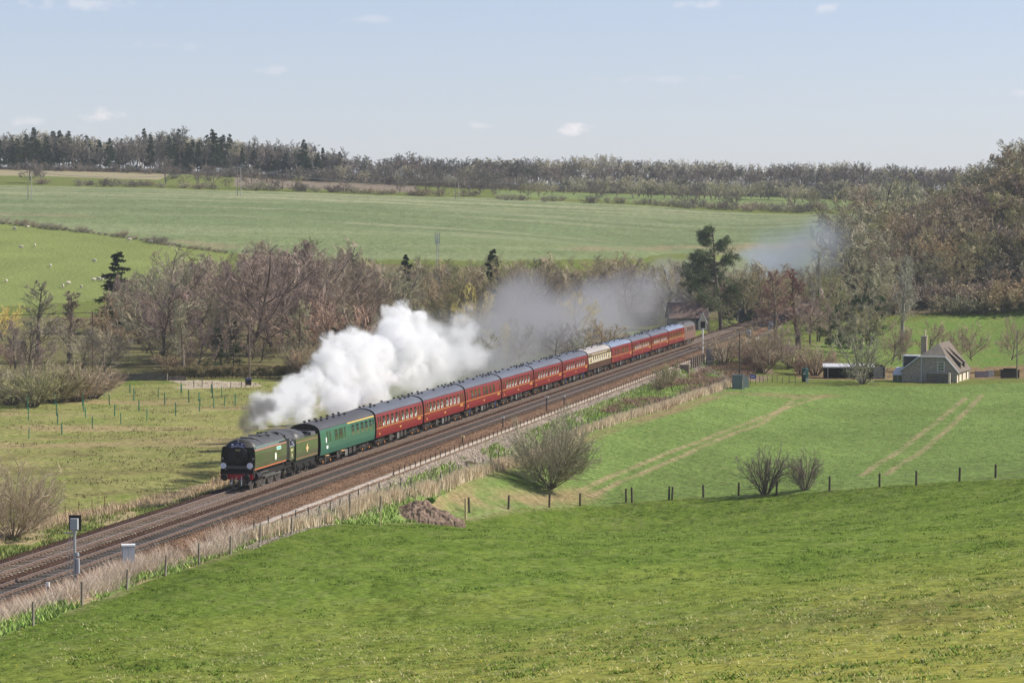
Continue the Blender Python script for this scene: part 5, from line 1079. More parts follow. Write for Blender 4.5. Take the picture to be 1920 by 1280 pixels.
# tall dead grass round the signal and grey cabinet
P = scatter_so(110000, -150, -62, 5.6, 9.0, lambda s, o, x, y: np.clip(1.15 - np.abs(o - 7.2) / 1.5, 0, 1) * np.clip((fbm(x / 3, y / 6, 3, 5) - .36) * 6, 0, 1) * np.clip(np.exp(-((s + 84) / 17) ** 2) + .28, 0, 1))
blades('dead_grass', P, .95, .013, .75, M_blade, rg, 'tall dead straw grass beside the line round the signal post', colmix(len(P), (.50, .39, .29), (.66, .56, .45)))
# straw strip along the lineside fence of the crop field
LF = poly_world([(470, 1018), (600, 986), (700, 950), (860, 905), (940, 880), (1100, 812), (1200, 781), (1290, 751), (1370, 724)])
seg = np.hypot(*(LF[1:] - LF[:-1]).T); cum = np.r_[0, np.cumsum(seg)]
def along(t): return np.stack([np.interp(t, cum, LF[:, 0]), np.interp(t, cum, LF[:, 1])], -1)
t_ = rg.uniform(0, cum[-1], 70000); gate = vnoise(t_ / 1.7, t_ * 0, 6) * .6 + vnoise(t_ / .5, t_ * 0, 7) * .4; keep = rg.uniform(0, 1, len(t_)) < np.clip((gate - .34) * 7, 0.06, 1) * np.where(t_ < 22, .45, 1); t_ = t_[keep]; gate = gate[keep]
xy = along(t_); nrm = np.array([CT, -ST]); off = rg.normal(-.25, .22, len(t_)); xy = xy + off[:, None] * nrm
P = np.c_[xy, ground_z(xy[:, 0], xy[:, 1]) - .05]
o = blades('straw_fringe', P, .88, .035, .16, M_blade, rg, 'pale straw grass standing against the lineside fence', colmix(len(P), (.60, .48, .33), (.66, .57, .42), .12))
# far side straw by the left boundary
P = scatter_so(26000, -190, 30, -9.4, -6.2, lambda s, o, x, y: np.clip((fbm(x / 3, y / 7, 3, 15) - .3) * 4, 0, 1)); blades('pale_verge_grass', P, .5, .03, .4, M_blade, rg, 'pale dead grass along the far boundary of the line', colmix(len(P), (.46, .34, .21), (.52, .42, .28)))
P = scatter_so(90000, -150, 200, 7.3, 15, lambda s, o, x, y: (np.clip((fbm(x / 4, y / 8, 3, 17) - .28) * 5, 0, 1) * (o > 8.0 - np.clip((-50 - s) / 20, 0, 1) * 1.4))); k = ~pip(P[:, 0], P[:, 1], poly_world(crop_px)) & ~pip(P[:, 0], P[:, 1], np.vstack([FENCE, [[80, -60], [-90, -60]]])); P = P[k]
blades('bank_grass', P, .34, .06, .6, M_blade, rg, 'rough green grass on the railway bank', colmix(len(P), (.18, .32, .055), (.36, .42, .15)))
P = scatter_so(36000, -190, 20, -7.2, -3.3, lambda s, o, x, y: np.clip((fbm(x / 2, y / 5, 3, 19) - .3) * 4, 0, 1)); blades('verge_grass', P, .28, .045, .6, M_blade, rg, 'green verge grass left of the tracks', colmix(len(P), (.11, .19, .04), (.28, .28, .11)))
# brambles on the bank: tangled brown stems
P = scatter_so(60000, 80, 215, 9.5, 17, lambda s, o, x, y: np.clip((fbm(x / 5, y / 9, 3, 84) - .46) * 8, 0, 1)); k = ~pip(P[:, 0], P[:, 1], poly_world(crop_px)); P = P[k]
blades('bramble', P, .7, .03, 1.0, M_blade, rg, 'brown tangled brambles covering the bank below the line', colmix(len(P), (.24, .16, .11), (.36, .26, .18)), cat='brambles')
# pasture tufts in front
def tufts(name, n, y0, y1, xr, region, h, w, label, ca, cb, nb=5, noise=(1.5, .5), clump=.12, lean=.7):
    y = y0 + (y1 - y0) * rg.uniform(0, 1, n) ** .8; x = rg.uniform(-xr, xr, n) * (y + 20) * .2; k = region(x, y); x = x[k]; y = y[k]
    k = rg.uniform(0, 1, len(x)) < np.clip((fbm(x / noise[0], y / noise[0] / 1.4, 3, 23) - noise[1]) * 5 + .25, .04, 1); x = x[k]; y = y[k]
    z = ground_z(x, y); P = np.repeat(np.c_[x, y, z - .03], nb, 0); P[:, :2] += rg.normal(0, clump, (len(P), 2)); C_ = np.repeat(colmix(len(x), ca, cb, .2), nb, 0) * rg.uniform(.8, 1.2, (len(P), 1))
    return blades(name, P, h, w, lean, M_blade, rg, label, C_)
NEARP = np.vstack([FENCE, [[80, -60], [-90, -60]]])
innear = lambda x, y: pip(x, y, NEARP)
tufts('pasture_grass', 90000, 62, 285, 1.0, innear, .08, .026, 'short green grass tufts of the near pasture', (.15, .23, .04), (.24, .31, .07), noise=(4.5, .45), lean=1.6)
tufts('pasture_tussocks', 60000, 62, 290, 1.0, innear, .14, .03, 'darker tussocks dotted over the near pasture', (.10, .175, .026), (.16, .245, .045), nb=7, noise=(2.4, .60), lean=1.0)
tufts('pale_pasture_grass', 26000, 60, 175, 1.0, lambda x, y: innear(x, y) & (x * .55 - y + 150 + (fbm(x / 20, y / 20, 2, 3) - .5) * 90 > 0), .12, .018, 'pale dry grass on the near right part of the pasture', (.46, .42, .17), (.6, .55, .3), nb=4, lean=1.2)
MEAD = poly_world(mead_px)
tufts('meadow_tussocks', 26000, 195, 410, 1.3, lambda x, y: pip(x, y, MEAD) & (x < 5), .22, .05, 'rough tussocks of the wet meadow', (.13, .16, .05), (.30, .24, .13), noise=(5, .52), clump=.3)
tufts('crop_shoots', 60000, 262, 430, 1.25, lambda x, y: pip(x, y, poly_world(crop_px)) & (fbm(x, y, 2, 4) > .3), .09, .035, 'young green crop shoots in the field', (.12, .24, .055), (.20, .33, .10), noise=(3, .3), clump=.2, lean=.5)

n = 260; y = rg.uniform(64, 180, n); x = rg.uniform(-1, 1, n) * (y + 20) * .2; k = innear(x, y); x = x[k]; y = y[k]
Vd, Fd = leafclump(rg, np.c_[x, y, ground_z(x, y) + .1], np.full(len(x), .035), 5, .032); tag(np_mesh('dandelions', Vd, Fd, mat('dandelion_yellow', (.75, .55, .03), rough=.8)), 'tiny yellow dandelions dotted over the near pasture', 'dandelions', kind='stuff')
# ------------------------------------------------------------------ fences, posts, signals, buildings, sheep
M_post = mat('weathered_post', (.17, .14, .11), rough=.9, noise=8, col2=(.30, .27, .22), rand=.25, stretch=(1, 1, .2)); M_palepost = mat('pale_stake', (.48, .38, .22), rough=.8, noise=6, col2=(.38, .3, .18))
M_wire = mat('wire', (.30, .30, .28), rough=.5, metal=.6); M_galv = mat('galvanised', (.42, .43, .45), rough=.45, metal=.5, noise=5, col2=(.33, .34, .35))
M_cabg = mat('cabinet_grey', (.42, .44, .47), rough=.5, noise=2, col2=(.34, .36, .38)); M_whitep = mat('white_gloss', (.78, .78, .76), rough=.4)
def fence(name, label, pts, hs, w_, mt, wires=(.35, .7, 1.0), group=None, lean=.06, pale=(), seed=1):
    """pts: ground points of the posts"""
    r = random.Random(seed); f = empty(name, pts[0], 0, label, 'fence', group); tops = []
    for i, g in enumerate(pts):
        h = hs[i] if isinstance(hs, (list, tuple)) else hs * r.uniform(.9, 1.08); lx, ly = r.uniform(-lean, lean), r.uniform(-lean, lean)
        b = MB(); b.cyl((0, 0, -.3), (lx * h, ly * h, h), w_, w_ * .9, n=6); b.build('post', M_palepost if i in pale else mt, f, loc=g - pts[0]); tops.append((g - pts[0], lx, ly, h))
    b = MB()
    for (a, ax, ay, ah), (c, cx, cy_, ch) in zip(tops[:-1], tops[1:]):
        if (a - c).length > 14: continue
        for z in wires: b.cyl(a + Vector((ax * z, ay * z, z * ah / 1.1)), c + Vector((cx * z, cy_ * z, z * ch / 1.1)), .008, n=3, caps=False)
    if wires: b.build('wire', M_wire, f)
    return f
fp = [(58, 1175), (150, 1137), (235, 1107), (307, 1081), (371, 1060), (430, 1041), (486, 1018), (545, 1003), (598, 986), (655, 972), (712, 963)]
fence('wire_fence', 'leaning grey posts and wire between the near pasture and the railway', [hit(*p) for p in fp], 1.3, .085, M_post, seed=3)
fp2 = [(800, 963), (873, 974), (880, 962), (953, 955), (1030, 952), (1088, 949), (1175, 942), (1186, 943), (1255, 938), (1261, 938), (1320, 933), (1386, 930), (1457, 928), (1557, 921), (1651, 913), (1720, 911), (1801, 903), (1869, 896), (1940, 890)]
fence('wire_fence', 'dark posts and wire between the near pasture and the crop field', [hit(*p) for p in fp2], [1.0, 1.75, 1.3, 1.2, 1.25, 1.15, 1.25, 1.4, 1.25, 1.2, 1.15, 1.2, 1.2, 1.3, 1.2, 1.3, 1.2, 1.15, 1.2], .10, mat('dark_post', (.06, .05, .04), rough=.9, noise=8, col2=(.12, .10, .08)), seed=4, pale=(1,))
g = hit(712, 988); b = MB(); b.cyl((0, 0, -.2), (.02, 0, 1.35), .04, n=6); tag(b.build('wooden_stake', M_palepost, loc=g), 'pale wooden stake standing at the earth heap', 'stake')
pts = []
for tt in np.arange(2, cum[-1], 3.1): q = along(tt); pts.append(Vector((q[0] - .5 * CT, q[1] + .5 * ST, gz(q[0] - .5 * CT, q[1] + .5 * ST))))
fence('lineside_fence', 'dark lineside fence posts behind the straw along the crop field', pts, 1.3, .05, mat('dark_green_post', (.05, .06, .05), rough=.8), seed=5, lean=.02)
pts = [at_track(s, -9.0) for s in np.arange(-150, -42, 3.0)]; pts = [Vector((p.x, p.y, gz(p.x, p.y))) for p in pts]
fence('boundary_fence', 'thin rusty posts along the meadow side of the railway', pts, .95, .035, mat('rusty_post', (.16, .08, .055), rough=.9), seed=6, wires=(.8,))
# green tree guards in the wet meadow
M_guard = mat('green_mesh_guard', (.03, .16, .09), rough=.7, rand=.2)
gp = [(235, 500), (238, 655), (478, 455), (488, 530), (522, 615), (460, 360), (700, 370), (708, 415), (727, 475), (785, 565), (887, 290), (935, 365), (975, 455), (1030, 530), (1108, 260), (1143, 325), (1187, 415), (1253, 500), (1352, 295), (1408, 360), (1500, 455), (1553, 262), (1613, 340), (1703, 420), (1818, 305), (1918, 375), (228, 400)]
gp = [(a / 4.571, 680 + b_ / 4.571) for a, b_ in gp] + [(338, 735), (400, 765), (415, 745), (440, 760), (372, 752), (395, 737)]
b = MB(); b.cyl((0, 0, -.1), (0, 0, 1.35), .055, n=8); b.cyl((.09, 0, -.1), (.09, 0, 1.5), .018, n=5); gm_ = None
for i, (a, c) in enumerate(gp):
    g = hit(a, c)
    if gm_ is None: gm_ = o = b.build('tree_guard', M_guard)
    else: o = gm_.copy(); COL.objects.link(o)
    r = random.Random(i); o.location = g; o.scale = (1, 1, r.uniform(.8, 1.15)); o.rotation_euler = (r.uniform(-.05, .05), r.uniform(-.05, .05), r.uniform(0, 6))
    tag(o, 'slim green tube guarding a young tree in the wet meadow', 'tree guard', 'tree guards in the wet meadow')
# earth heap
def heap(name, px, py, w_, d_, h_, m, label, cat):
    g = hit(px, py); n = 56; xs_ = np.linspace(-1, 1, n); A_, B_ = np.meshgrid(xs_, xs_); rr_ = np.hypot(A_, B_ * (1 + .2 * A_)); base = np.clip(1 - rr_ ** 2.2, 0, 1) * (.55 + .45 * np.exp(-((A_ - .1) / .45) ** 2))
    nn_ = fbm((A_ + 3) * w_ * 1.1, (B_ + 3) * d_ * 1.1, 4, 5); Zz = h_ * base * (.45 + 1.1 * nn_) - .12 + np.abs(fbm((A_ + 9) * w_ * 2.4, (B_ + 9) * d_ * 2.4, 3, 8) - .5) * .9 * (base > .03)
    V_ = np.c_[(A_ * w_).ravel(), (B_ * d_).ravel(), Zz.ravel()]; gg_ = ground_z(V_[:, 0] + g.x, V_[:, 1] + g.y) - g.z; V_[:, 2] = np.maximum(gg_ - .15, np.where(base.ravel() > .02, np.minimum(V_[:, 2], V_[:, 2] + gg_ * .5 + .1), gg_ - .2)); ix = np.arange(n * n).reshape(n, n)
    o = np_mesh(name, V_, np.c_[ix[:-1, :-1].ravel(), ix[:-1, 1:].ravel(), ix[1:, 1:].ravel(), ix[1:, :-1].ravel()], m, smooth=False); o.location = g; return tag(o, label, cat)
heap('earth_heap', 780, 974, 4.0, 2.4, 1.35, mat('turned_earth', (.27, .20, .15), rough=1, noise=2.2, col2=(.13, .09, .07), bump=.1, bscale=3), 'heap of turned brown earth and roots in the pasture corner', 'earth heap')
g = hit(806, 960); rg2 = np.random.default_rng(3); V_, F_ = leafclump(rg2, np.array([[0, 0, .3]]), np.array([.42]), 500, .09); o = np_mesh('grass_clump', V_, F_, mat('clump_green', (.08, .17, .03), rough=.9)); o.location = g + Vector((0, -.2, .55)); tag(o, 'bright green grass clump growing on the earth heap', 'grass clump')
# cut timber by the bank
g = at_track(5, 8.6); g.z = gz(g.x, g.y)
b = MB(); b.cyl((0, 0, .1), (1.2, -1.6, .1), .09, n=6); b.cyl((.3, 0, .2), (.9, -1.9, .15), .08, n=6); tag(b.build('cut_logs', M_palepost, loc=g), 'two pale cut logs lying on the grey bank below the trough', 'logs')
# --- signals and trackside equipment
def on_line(px, o, dz=-.5):
    lo, hi = -150., 600.
    for _ in range(40):
        m_ = (lo + hi) / 2; q = at_track(m_, o)
        if 960 + F_PX * q.x / q.y < px: lo = m_
        else: hi = m_
    return at_track(lo, o, dz), lo
S, _ = on_line(137, 5.9, -.6)
t = empty('railway_signal', S, RZ + .1, 'colour light signal seen from behind on a tall white post', 'railway signal'); hgt = 3.25
b = MB(); b.cyl((0, 0, 0), (0, 0, .75), .11, n=12); b.build('base', M_black, t)
b = MB(); b.cyl((0, 0, .75), (0, 0, hgt), .085, n=12); b.build('post', M_galv, t)
b = MB(); b.box(-.36, .36, .12, .15, hgt + .12, hgt + 1.0); b.build('backboard', M_black, t)
b = MB(); b.box(-.22, .22, -.22, .12, hgt + .18, hgt + .82); b.box(-.05, .05, -.24, -.22, hgt + .4, hgt + .55); b.build('signal_head', M_cabg, t)
b = MB(); b.cyl((0, 0, hgt), (0, 0, hgt + .2), .14, n=10); b.box(-.6, .12, -.03, .03, hgt - .06, hgt - .0); b.build('bracket', M_galv, t)
b = MB(); b.box(.10, .26, -.1, .1, .9, 1.75); b.cyl((.16, 0, 1.9), (.16, 0, 2.1), .1, n=8); b.build('junction_box', M_cabg, t)
b = MB(); [b.cyl((x_, .2, 0), (x_ * .6, .1, hgt), .015, n=4) for x_ in (-.55, -.35)]; [b.cyl((-.55 + .0 * k, .2, .3 + k * .3), (-.33, .2, .3 + k * .3), .012, n=4) for k in range(9)]; b.build('ladder', M_galv, t)
Cb, _ = on_line(238, 6.3, -.6)
t = empty('relay_cabinet', Cb, RZ + .35, 'tall pale grey equipment cabinet in the dead grass', 'equipment cabinet')
b = MB(); b.box(-.38, .38, -.32, .32, 0, 1.55); b.build('case', M_cabg, t); b = MB(); b.box(-.42, .42, -.36, .36, 1.55, 1.64); b.build('lid', M_whitep, t); b = MB(); b.box(-.34, -.01, -.345, -.325, .1, 1.48); b.box(.01, .34, -.345, -.325, .1, 1.48); b.build('door', mat('door_grey', (.5, .52, .55), rough=.5), t)
p_, _ = on_line(86, 6.0, -.6); b = MB(); b.box(-.05, .05, -.05, .05, 0, .75); b.mi = 1; b.box(-.09, .09, -.07, .07, .72, .98); tag(b.build('marker_post', [M_black, M_whitep], loc=p_, rz=RZ), 'small white-topped marker post left of the signal', 'marker post')
p_, _ = on_line(104, 6.3, -.6); b = MB(); b.box(-.5, .5, -.25, .25, 0, .32); tag(b.build('low_box', M_cabg, loc=p_, rz=RZ), 'low pale grey box beside the marker post', 'box')
M_mark = mat('marker_dark', (.07, .06, .05), rough=.8); M_mkt = mat('marker_pale', (.62, .60, .55), rough=.6); M_mky = mat('marker_yellow', (.72, .62, .30), rough=.6)
for px, py, h_, wt, mt, lb in [(867, 823, .5, .16, M_mky, 'short post with cream cap by the second maroon coach'), (943, 795, .95, .12, M_mkt, 'thin trackside post with pale cap, second from the left'), (1025, 775, 1.5, .2, M_mkt, 'tallest trackside post with a broad white cap'), (1058, 756, .9, .1, M_mkt, 'farthest trackside post with pale cap near the cream coach')]:
    s = None; lo = -100; hi = 300
    for _ in range(30):
        m_ = (lo + hi) / 2; q = at_track(m_, 5.9)
        if 960 + F_PX * q.x / q.y < px: lo = m_
        else: hi = m_
    q = at_track(lo, 5.9, -.5); t = empty('trackside_post', q, RZ, lb, 'trackside post'); b = MB(); b.box(-.06, .06, -.06, .06, -.2, h_); b.build('post', M_mark, t); b = MB(); b.box(-wt, wt, -.08, .08, h_, h_ + .2); b.build('cap', mt, t)
q, s_sig = on_line(1318, 6.6, -.6)
t = empty('railway_signal', q, RZ, 'black-headed colour light signal on a white post by the bridge', 'railway signal')
b = MB(); b.cyl((0, 0, 0), (0, 0, 4.3), .10, n=10); b.build('post', M_whitep, t); b = MB(); b.box(-.36, .36, -.05, .0, 4.35, 5.4); b.build('backboard', M_black, t); b = MB(); b.box(-.2, .2, 0, .25, 4.4, 5.2); b.cyl((0, -.05, 4.75), (0, -.3, 4.75), .16, n=12); b.cyl((0, -.05, 5.1), (0, -.25, 5.1), .12, n=12); b.build('signal_head', M_black, t); b = MB(); b.box(-.35, 0, -.05, .05, 4.05, 4.2); b.build('bracket', M_galv, t)
q, _ = on_line(1331, 9.2, -.6); q.z = gz(q.x, q.y)
t = empty('equipment_cabinet', q, RZ, 'blue-grey equipment cabinet on a frame below the signal', 'equipment cabinet'); b = MB(); b.box(-.55, .55, -.45, .45, .3, 2.7); b.build('case', mat('cabinet_blue_grey', (.20, .235, .275), rough=.5), t); b = MB(); b.box(.56, .64, -.5, -.42, -1, 2.8); b.box(.56, .64, .42, .5, -1, 2.8); b.box(-.7, .8, -.6, .6, .1, .2); b.build('stand', M_conc, t)
# retaining fence of upright sleepers, abutment and handrailed steps down the bank
q, s_b = on_line(1300, 8.4, -.6); t = empty('sleeper_fence', q, RZ, 'fence of upright dark timbers beside the bridge steps', 'fence')
for k in range(7):
    b = MB(); b.box(-.12, .12, -.14, .14, -1.2, 1.05 - .02 * k); b.build('timber', mat('old_timber', (.10, .075, .06), rough=.9, noise=6, col2=(.3, .25, .2)) if k == 0 else bpy.data.materials['old_timber'], t, loc=(0, k * 2.6 - 2, 0))
q, _ = on_line(1281, 8.0, -.6); t = empty('bridge_abutment', q, RZ, 'concrete headwall with a pale rim half sunk in the bank', 'headwall')
b = MB(); b.box(-.5, .9, -.3, .3, -2, .25); b.box(-1.2, -.5, -3, -2.6, -2, .5); b.build('wall', mat('brick_brown', (.16, .10, .08), rough=.9, noise=6, col2=(.25, .2, .17)), t); b = MB(); b.box(-.6, 1.0, -.36, .36, .252, .36); b.build('coping', M_conc, t)
t = empty('bank_steps', hit(1302, 690), 0, 'pale handrailed steps running down the bank to the garden gate', 'steps')
pl = [hit(a, c_) for a, c_ in [(1296, 680), (1318, 694), (1340, 708), (1362, 720), (1376, 726)]]; P0_ = t.location.copy()
b = MB()
for a, c_ in zip(pl[:-1], pl[1:]):
    for dz in (.95, .5): b.cyl(a - P0_ + Vector((0, 0, dz)), c_ - P0_ + Vector((0, 0, dz)), .03, n=5)
    b.cyl(a - P0_, a - P0_ + Vector((0, 0, .98)), .035, n=5)
b.build('handrail', mat('rail_pale', (.5, .48, .42), rough=.6), t)
b = MB()
for a, c_ in zip(pl[:-1], pl[1:]):
    for k in range(6):
        p = a.lerp(c_, k / 6) - P0_; b.box(p.x - .45, p.x + .45, p.y + .1, p.y + .9, p.z - .35, p.z + .06)
b.build('tread', M_conc, t)
# dark pole, cabinet, gate posts, blue sign
def pole(px, py, h, label, m=M_post, r=.11, arms=(), name='telegraph_pole', cat='telegraph pole', pos=None, lean=0):
    g = pos if pos is not None else hit(px, py); t = empty(name, g, 0, label, cat); b = MB(); b.cyl((0, 0, -.4), (lean, 0, h), r, r * .7, n=10); b.build('post', m, t)
    if arms:
        b = MB()
        for z, w_ in arms:
            b.box(-w_, w_, -.05, .05, h - z - .05, h - z + .05)
            for x_ in (-w_ * .9, 0, w_ * .9): b.cyl((x_, 0, h - z + .05), (x_, 0, h - z + .25), .04, n=6)
        b.build('crossarm', M_post, t)
    return t
pole(1387, 728, 7.4, 'slim dark pole standing beside the garden gate cabinet', mat('tarred_pole', (.035, .028, .025), rough=.8), .09)
g = hit(1382, 729); t = empty('equipment_cabinet', g, 0, 'dark teal-grey cabinet at the foot of the slim dark pole', 'equipment cabinet'); b = MB(); b.box(-.6, .7, -.4, .4, 0, 1.9); b.build('case', mat('cabinet_teal', (.12, .16, .16), rough=.6), t); b = MB(); b.box(.75, 1.0, -.5, -.4, -.1, 2.0); b.build('side_post', M_galv, t)
g = hit(1402, 727); t = empty('gate_panel', g, 0, 'pale galvanised gate panel right of the teal cabinet', 'gate'); b = MB(); b.box(-.5, .1, -.03, .03, .05, 1.5); b.build('panel', M_galv, t); b = MB(); b.box(.14, .26, -.06, .06, -.2, 1.7); b.box(-.64, -.54, -.06, .06, -.2, 1.5); b.build('post', M_conc, t)
g = hit(1416, 722) + Vector((0, 3, 0)); t = empty('blue_sign', g, 0, 'small blue sign on two legs beyond the gate', 'sign'); b = MB(); b.box(-.42, .42, -.03, .03, .75, 1.3); b.build('board', mat('sign_blue', (.05, .08, .35), rough=.4), t); b = MB(); b.box(-.3, .2, -.036, -.031, .98, 1.08); b.build('white_band', M_whitep, t); b = MB(); b.box(-.4, -.34, 0, .05, -.2, .75); b.box(.34, .4, 0, .05, -.2, .75); b.build('leg', M_black, t)
# tall green tank
g = place(1510, 421); t = empty('green_tank', g + Vector((0, 0, 0)), 0, 'upright dark green tank with white marks on a cream block', 'tank')
b = MB(); b.cyl((0, 0, .55), (0, 0, 1.9), .5, n=20); b.cyl((0, 0, 1.9), (0, 0, 2.05), .5, .25, n=20); b.cyl((0, 0, 2.05), (0, 0, 2.15), .14, n=12); b.build('tank', mat('tank_green', (.012, .06, .05), rough=.4), t, smooth=False)
b = MB(); b.box(-.42, .05, -.45, .4, -.3, .545); b.mi = 1; b.box(.06, .5, -.5, .4, -.3, .545); b.build('plinth', [M_black, mat('cream_block', (.72, .68, .50), rough=.7)], t); b = MB(); b.box(-.3, .1, -.515, -.49, 1.15, 1.3); b.box(-.18, -.05, -.515, -.49, 1.38, 1.5); b.box(.0, .14, -.515, -.48, 1.58, 1.68); b.build('white_mark', M_whitep, t)
# open-fronted shed
g = place(1600, 432); t = empty('open_shed', g, -.05, 'open-fronted dark shed with a pale tin roof behind the crop field', 'shed')
M_tin = mat('tin_roof', (.62, .62, .62), rough=.5, noise=1.2, col2=(.42, .42, .42), stretch=(4, 1, 1)); M_dark = mat('shed_dark', (.03, .026, .024), rough=.9)
b = MB(); b.box(-4.2, 4.6, 3.3, 3.4, -.5, 2.0); b.box(-4.2, -4.1, .2, 3.4, -.5, 1.9); b.box(4.5, 4.6, .0, 3.4, -.5, 1.9); b.box(-4.1, 4.5, .2, 3.3, -.5, .02); b.build('wall', M_dark, t)
b = MB(); b.loft([[Vector((x_, 0 - .2, 1.75)), Vector((x_, 2.0, 2.2)), Vector((x_, 3.7, 1.9)), Vector((x_, 3.7, 1.8)), Vector((x_, 2.0, 2.08)), Vector((x_, -.2, 1.66))] for x_ in (-4.4, 3.2)]); b.build('roof', M_tin, t)
b = MB(); b.box(-4.4, 3.2, -.23, -.19, 1.60, 1.78); b.build('gutter', M_galv, t)
for x_ in (-3.7, -.5, 3.1): b = MB(); b.box(x_ - .06, x_ + .06, -.05, .07, -.4, 1.62); b.build('post', M_galv, t)
b = MB(); b.box(3.2, 4.7, .5, .6, -.5, 1.75); b.box(4.66, 4.76, -.1, .6, -.4, 1.9); b.build('side_panel', mat('panel_grey', (.35, .35, .36), rough=.6), t)
# cottage
M_stone = mat('flint_and_stone', (.46, .41, .345), rough=.95, noise=3.2, col2=(.24, .21, .175), bump=.03, bscale=6, detail=7); M_lime = mat('lime_wall', (.72, .64, .50), rough=.9, noise=1.2, col2=(.55, .46, .34))
M_tile = mat('clay_tiles', (.20, .165, .135), rough=.9, noise=2.2, col2=(.115, .10, .088), bump=.03, bscale=5, stretch=(1, 1, 2)); M_barge = mat('bargeboard', (.55, .57, .60), rough=.5)
g = place(1744, 421)
K = empty('stone_cottage', g, -R(17), 'stone cottage with tiled roof, tall chimney and two white dormers', 'cottage')
b = MB(); gw = [(-4.0, -1), (-4.0, 1.75), (-1.45, 3.7), (2.2, 3.7), (3.95, 1.7), (3.95, -1)]
b.loft([[Vector((x_, 0, z_)) for x_, z_ in gw], [Vector((x_, .35, z_)) for x_, z_ in gw]]); b.box(-4.0, -3.7, .35, 11, -1, 1.7); b.build('gable_wall', M_stone, K)
b = MB(); b.box(3.6, 3.95, .35, 11.6, -1, 1.72); b.box(-3.7, 3.6, 11.3, 11.6, -1, 1.7); b.build('side_wall', M_lime, K)
b = MB(); A1 = [(4.35, 1.45), (1.0, 5.65), (-1.5, 3.78), (-4.4, 1.5)]
# main slopes, thick
def slab(pts4, th): 
    n_ = (Vector(pts4[1]) - Vector(pts4[0])).cross(Vector(pts4[2]) - Vector(pts4[1])).normalized() * th
    v = [Vector(p) for p in pts4] + [Vector(p) - n_ for p in pts4]; b.add(v, [(0, 1, 2, 3), (7, 6, 5, 4), (0, 4, 5, 1), (1, 5, 6, 2), (2, 6, 7, 3), (3, 7, 4, 0)])
slab([(4.35, -.25, 1.45), (4.35, 11.9, 1.45), (1.0, 11.9, 5.65), (1.0, 2.0, 5.65)], .14); b.add([(4.35, -.25, 1.45), (1.0, 2.0, 5.65), (2.3, -.25, 3.78)], [(0, 1, 2)])
slab([(1.0, 2.0, 5.65), (1.0, 11.9, 5.65), (-1.5, 11.9, 3.8), (-1.5, -.2, 3.8)], .14); slab([(-1.5, -.2, 3.8), (-1.5, 11.9, 3.8), (-4.4, 11.9, 1.55), (-4.4, -.2, 1.55)], .14)
b.build('roof', M_tile, K)
b = MB(); b.add([(-1.5, -.2, 3.79), (2.35, -.2, 3.79), (1.0, 2.0, 5.66)], [(0, 1, 2)]); b.build('hip', M_stone if False else mat('hip_tiles', (.24, .215, .175), rough=.9, noise=4, col2=(.15, .135, .115)), K)
b = MB()
for (xa, za), (xb, zb) in (((-4.4, 1.5), (-1.5, 3.74)), ((-1.5, 3.74), (2.3, 3.74)), ((2.3, 3.74), (4.3, 1.42))):
    d_ = Vector((xb - xa, 0, zb - za)); b.cyl((xa, -.28, za), (xb, -.28, zb), .10, n=6)
b.build('bargeboard', M_barge, K); b = MB(); b.cyl((-1.2, -.1, -1), (-1.2, -.1, 3.7), .07, n=8); b.cyl((3.85, 11.9, -.5), (4.05, 11.9, 1.5), .08, n=8); b.build('drainpipe', M_barge, K)
b = MB(); b.box(1.15, 2.15, -.06, .02, 1.65, 3.0); wf = b.build('window', M_whitep, K); b = MB(); b.box(1.26, 2.04, -.075, -.055, 1.72, 2.94); b.build('pane', M_pane2, wf)
b = MB(); [b.box(1.26 + k * .26 - .02, 1.26 + k * .26 + .02, -.09, -.076, 1.72, 2.94) for k in (1, 2)]; b.box(1.26, 2.04, -.095, -.077, 2.1, 2.14); b.box(1.26, 2.04, -.095, -.077, 2.52, 2.56); b.build('glazing_bar', M_whitep, wf)
ch = MB(); ch.box(-1.65, -.85, 2.4, 3.2, 2.5, 6.5); ch = ch.build('chimney', mat('chimney_brick', (.42, .35, .25), rough=.9, noise=4, col2=(.3, .24, .17)), K); b = MB(); b.box(-1.72, -.78, 2.33, 3.27, 6.5, 6.62); b.build('cap', M_conc, ch); b = MB(); b.cyl((-1.1, 2.8, 6.62), (-1.1, 2.8, 7.5), .11, n=10); b.build('pot', mat('pot_buff', (.66, .55, .40), rough=.8), ch)
for y0 in (3.2, 7.0):
    b = MB(); b.box(2.6, 3.95, y0, y0 + 1.3, 1.7, 2.65); d = b.build('dormer', M_whitep, K); b = MB(); slab([(4.15, y0 - .15, 2.68), (4.15, y0 + 1.45, 2.68), (1.6, y0 + 1.45, 4.95), (1.6, y0 - .15, 4.95)], .08); b.build('dormer_roof', M_tile, d)
    b = MB(); b.add([(4.0, y0 - .01, 1.9), (4.0, y0 - .01, 2.66), (1.6, y0 - .01, 4.85)], [(0, 1, 2)]); b.build('cheek', mat('slate_cheek', (.05, .052, .055), rough=.7) if y0 < 4 else bpy.data.materials['slate_cheek'], d)
    b = MB(); b.box(3.955, 3.975, y0 + .2, y0 + 1.1, 1.95, 2.5); b.build('pane', M_pane2, d)
b = MB()
for y0 in (1.2, 4.6, 8.8): b.box(3.96, 3.99, y0, y0 + 1.0, .1, 1.1)
b.build('side_window', M_pane2, K)
b = MB(); b.box(-4.0, -1.9, .8, 4, 2.0, 3.7); d = b.build('rear_dormer', bpy.data.materials['slate_cheek'], K); b = MB(); b.box(-4.15, -1.7, .65, 4.2, 3.7, 3.82); b.build('flat_roof', M_barge, d); b = MB(); b.box(-4.05, -3.93, .74, .8, 2.0, 3.7); b.build('corner_post', M_barge, d)
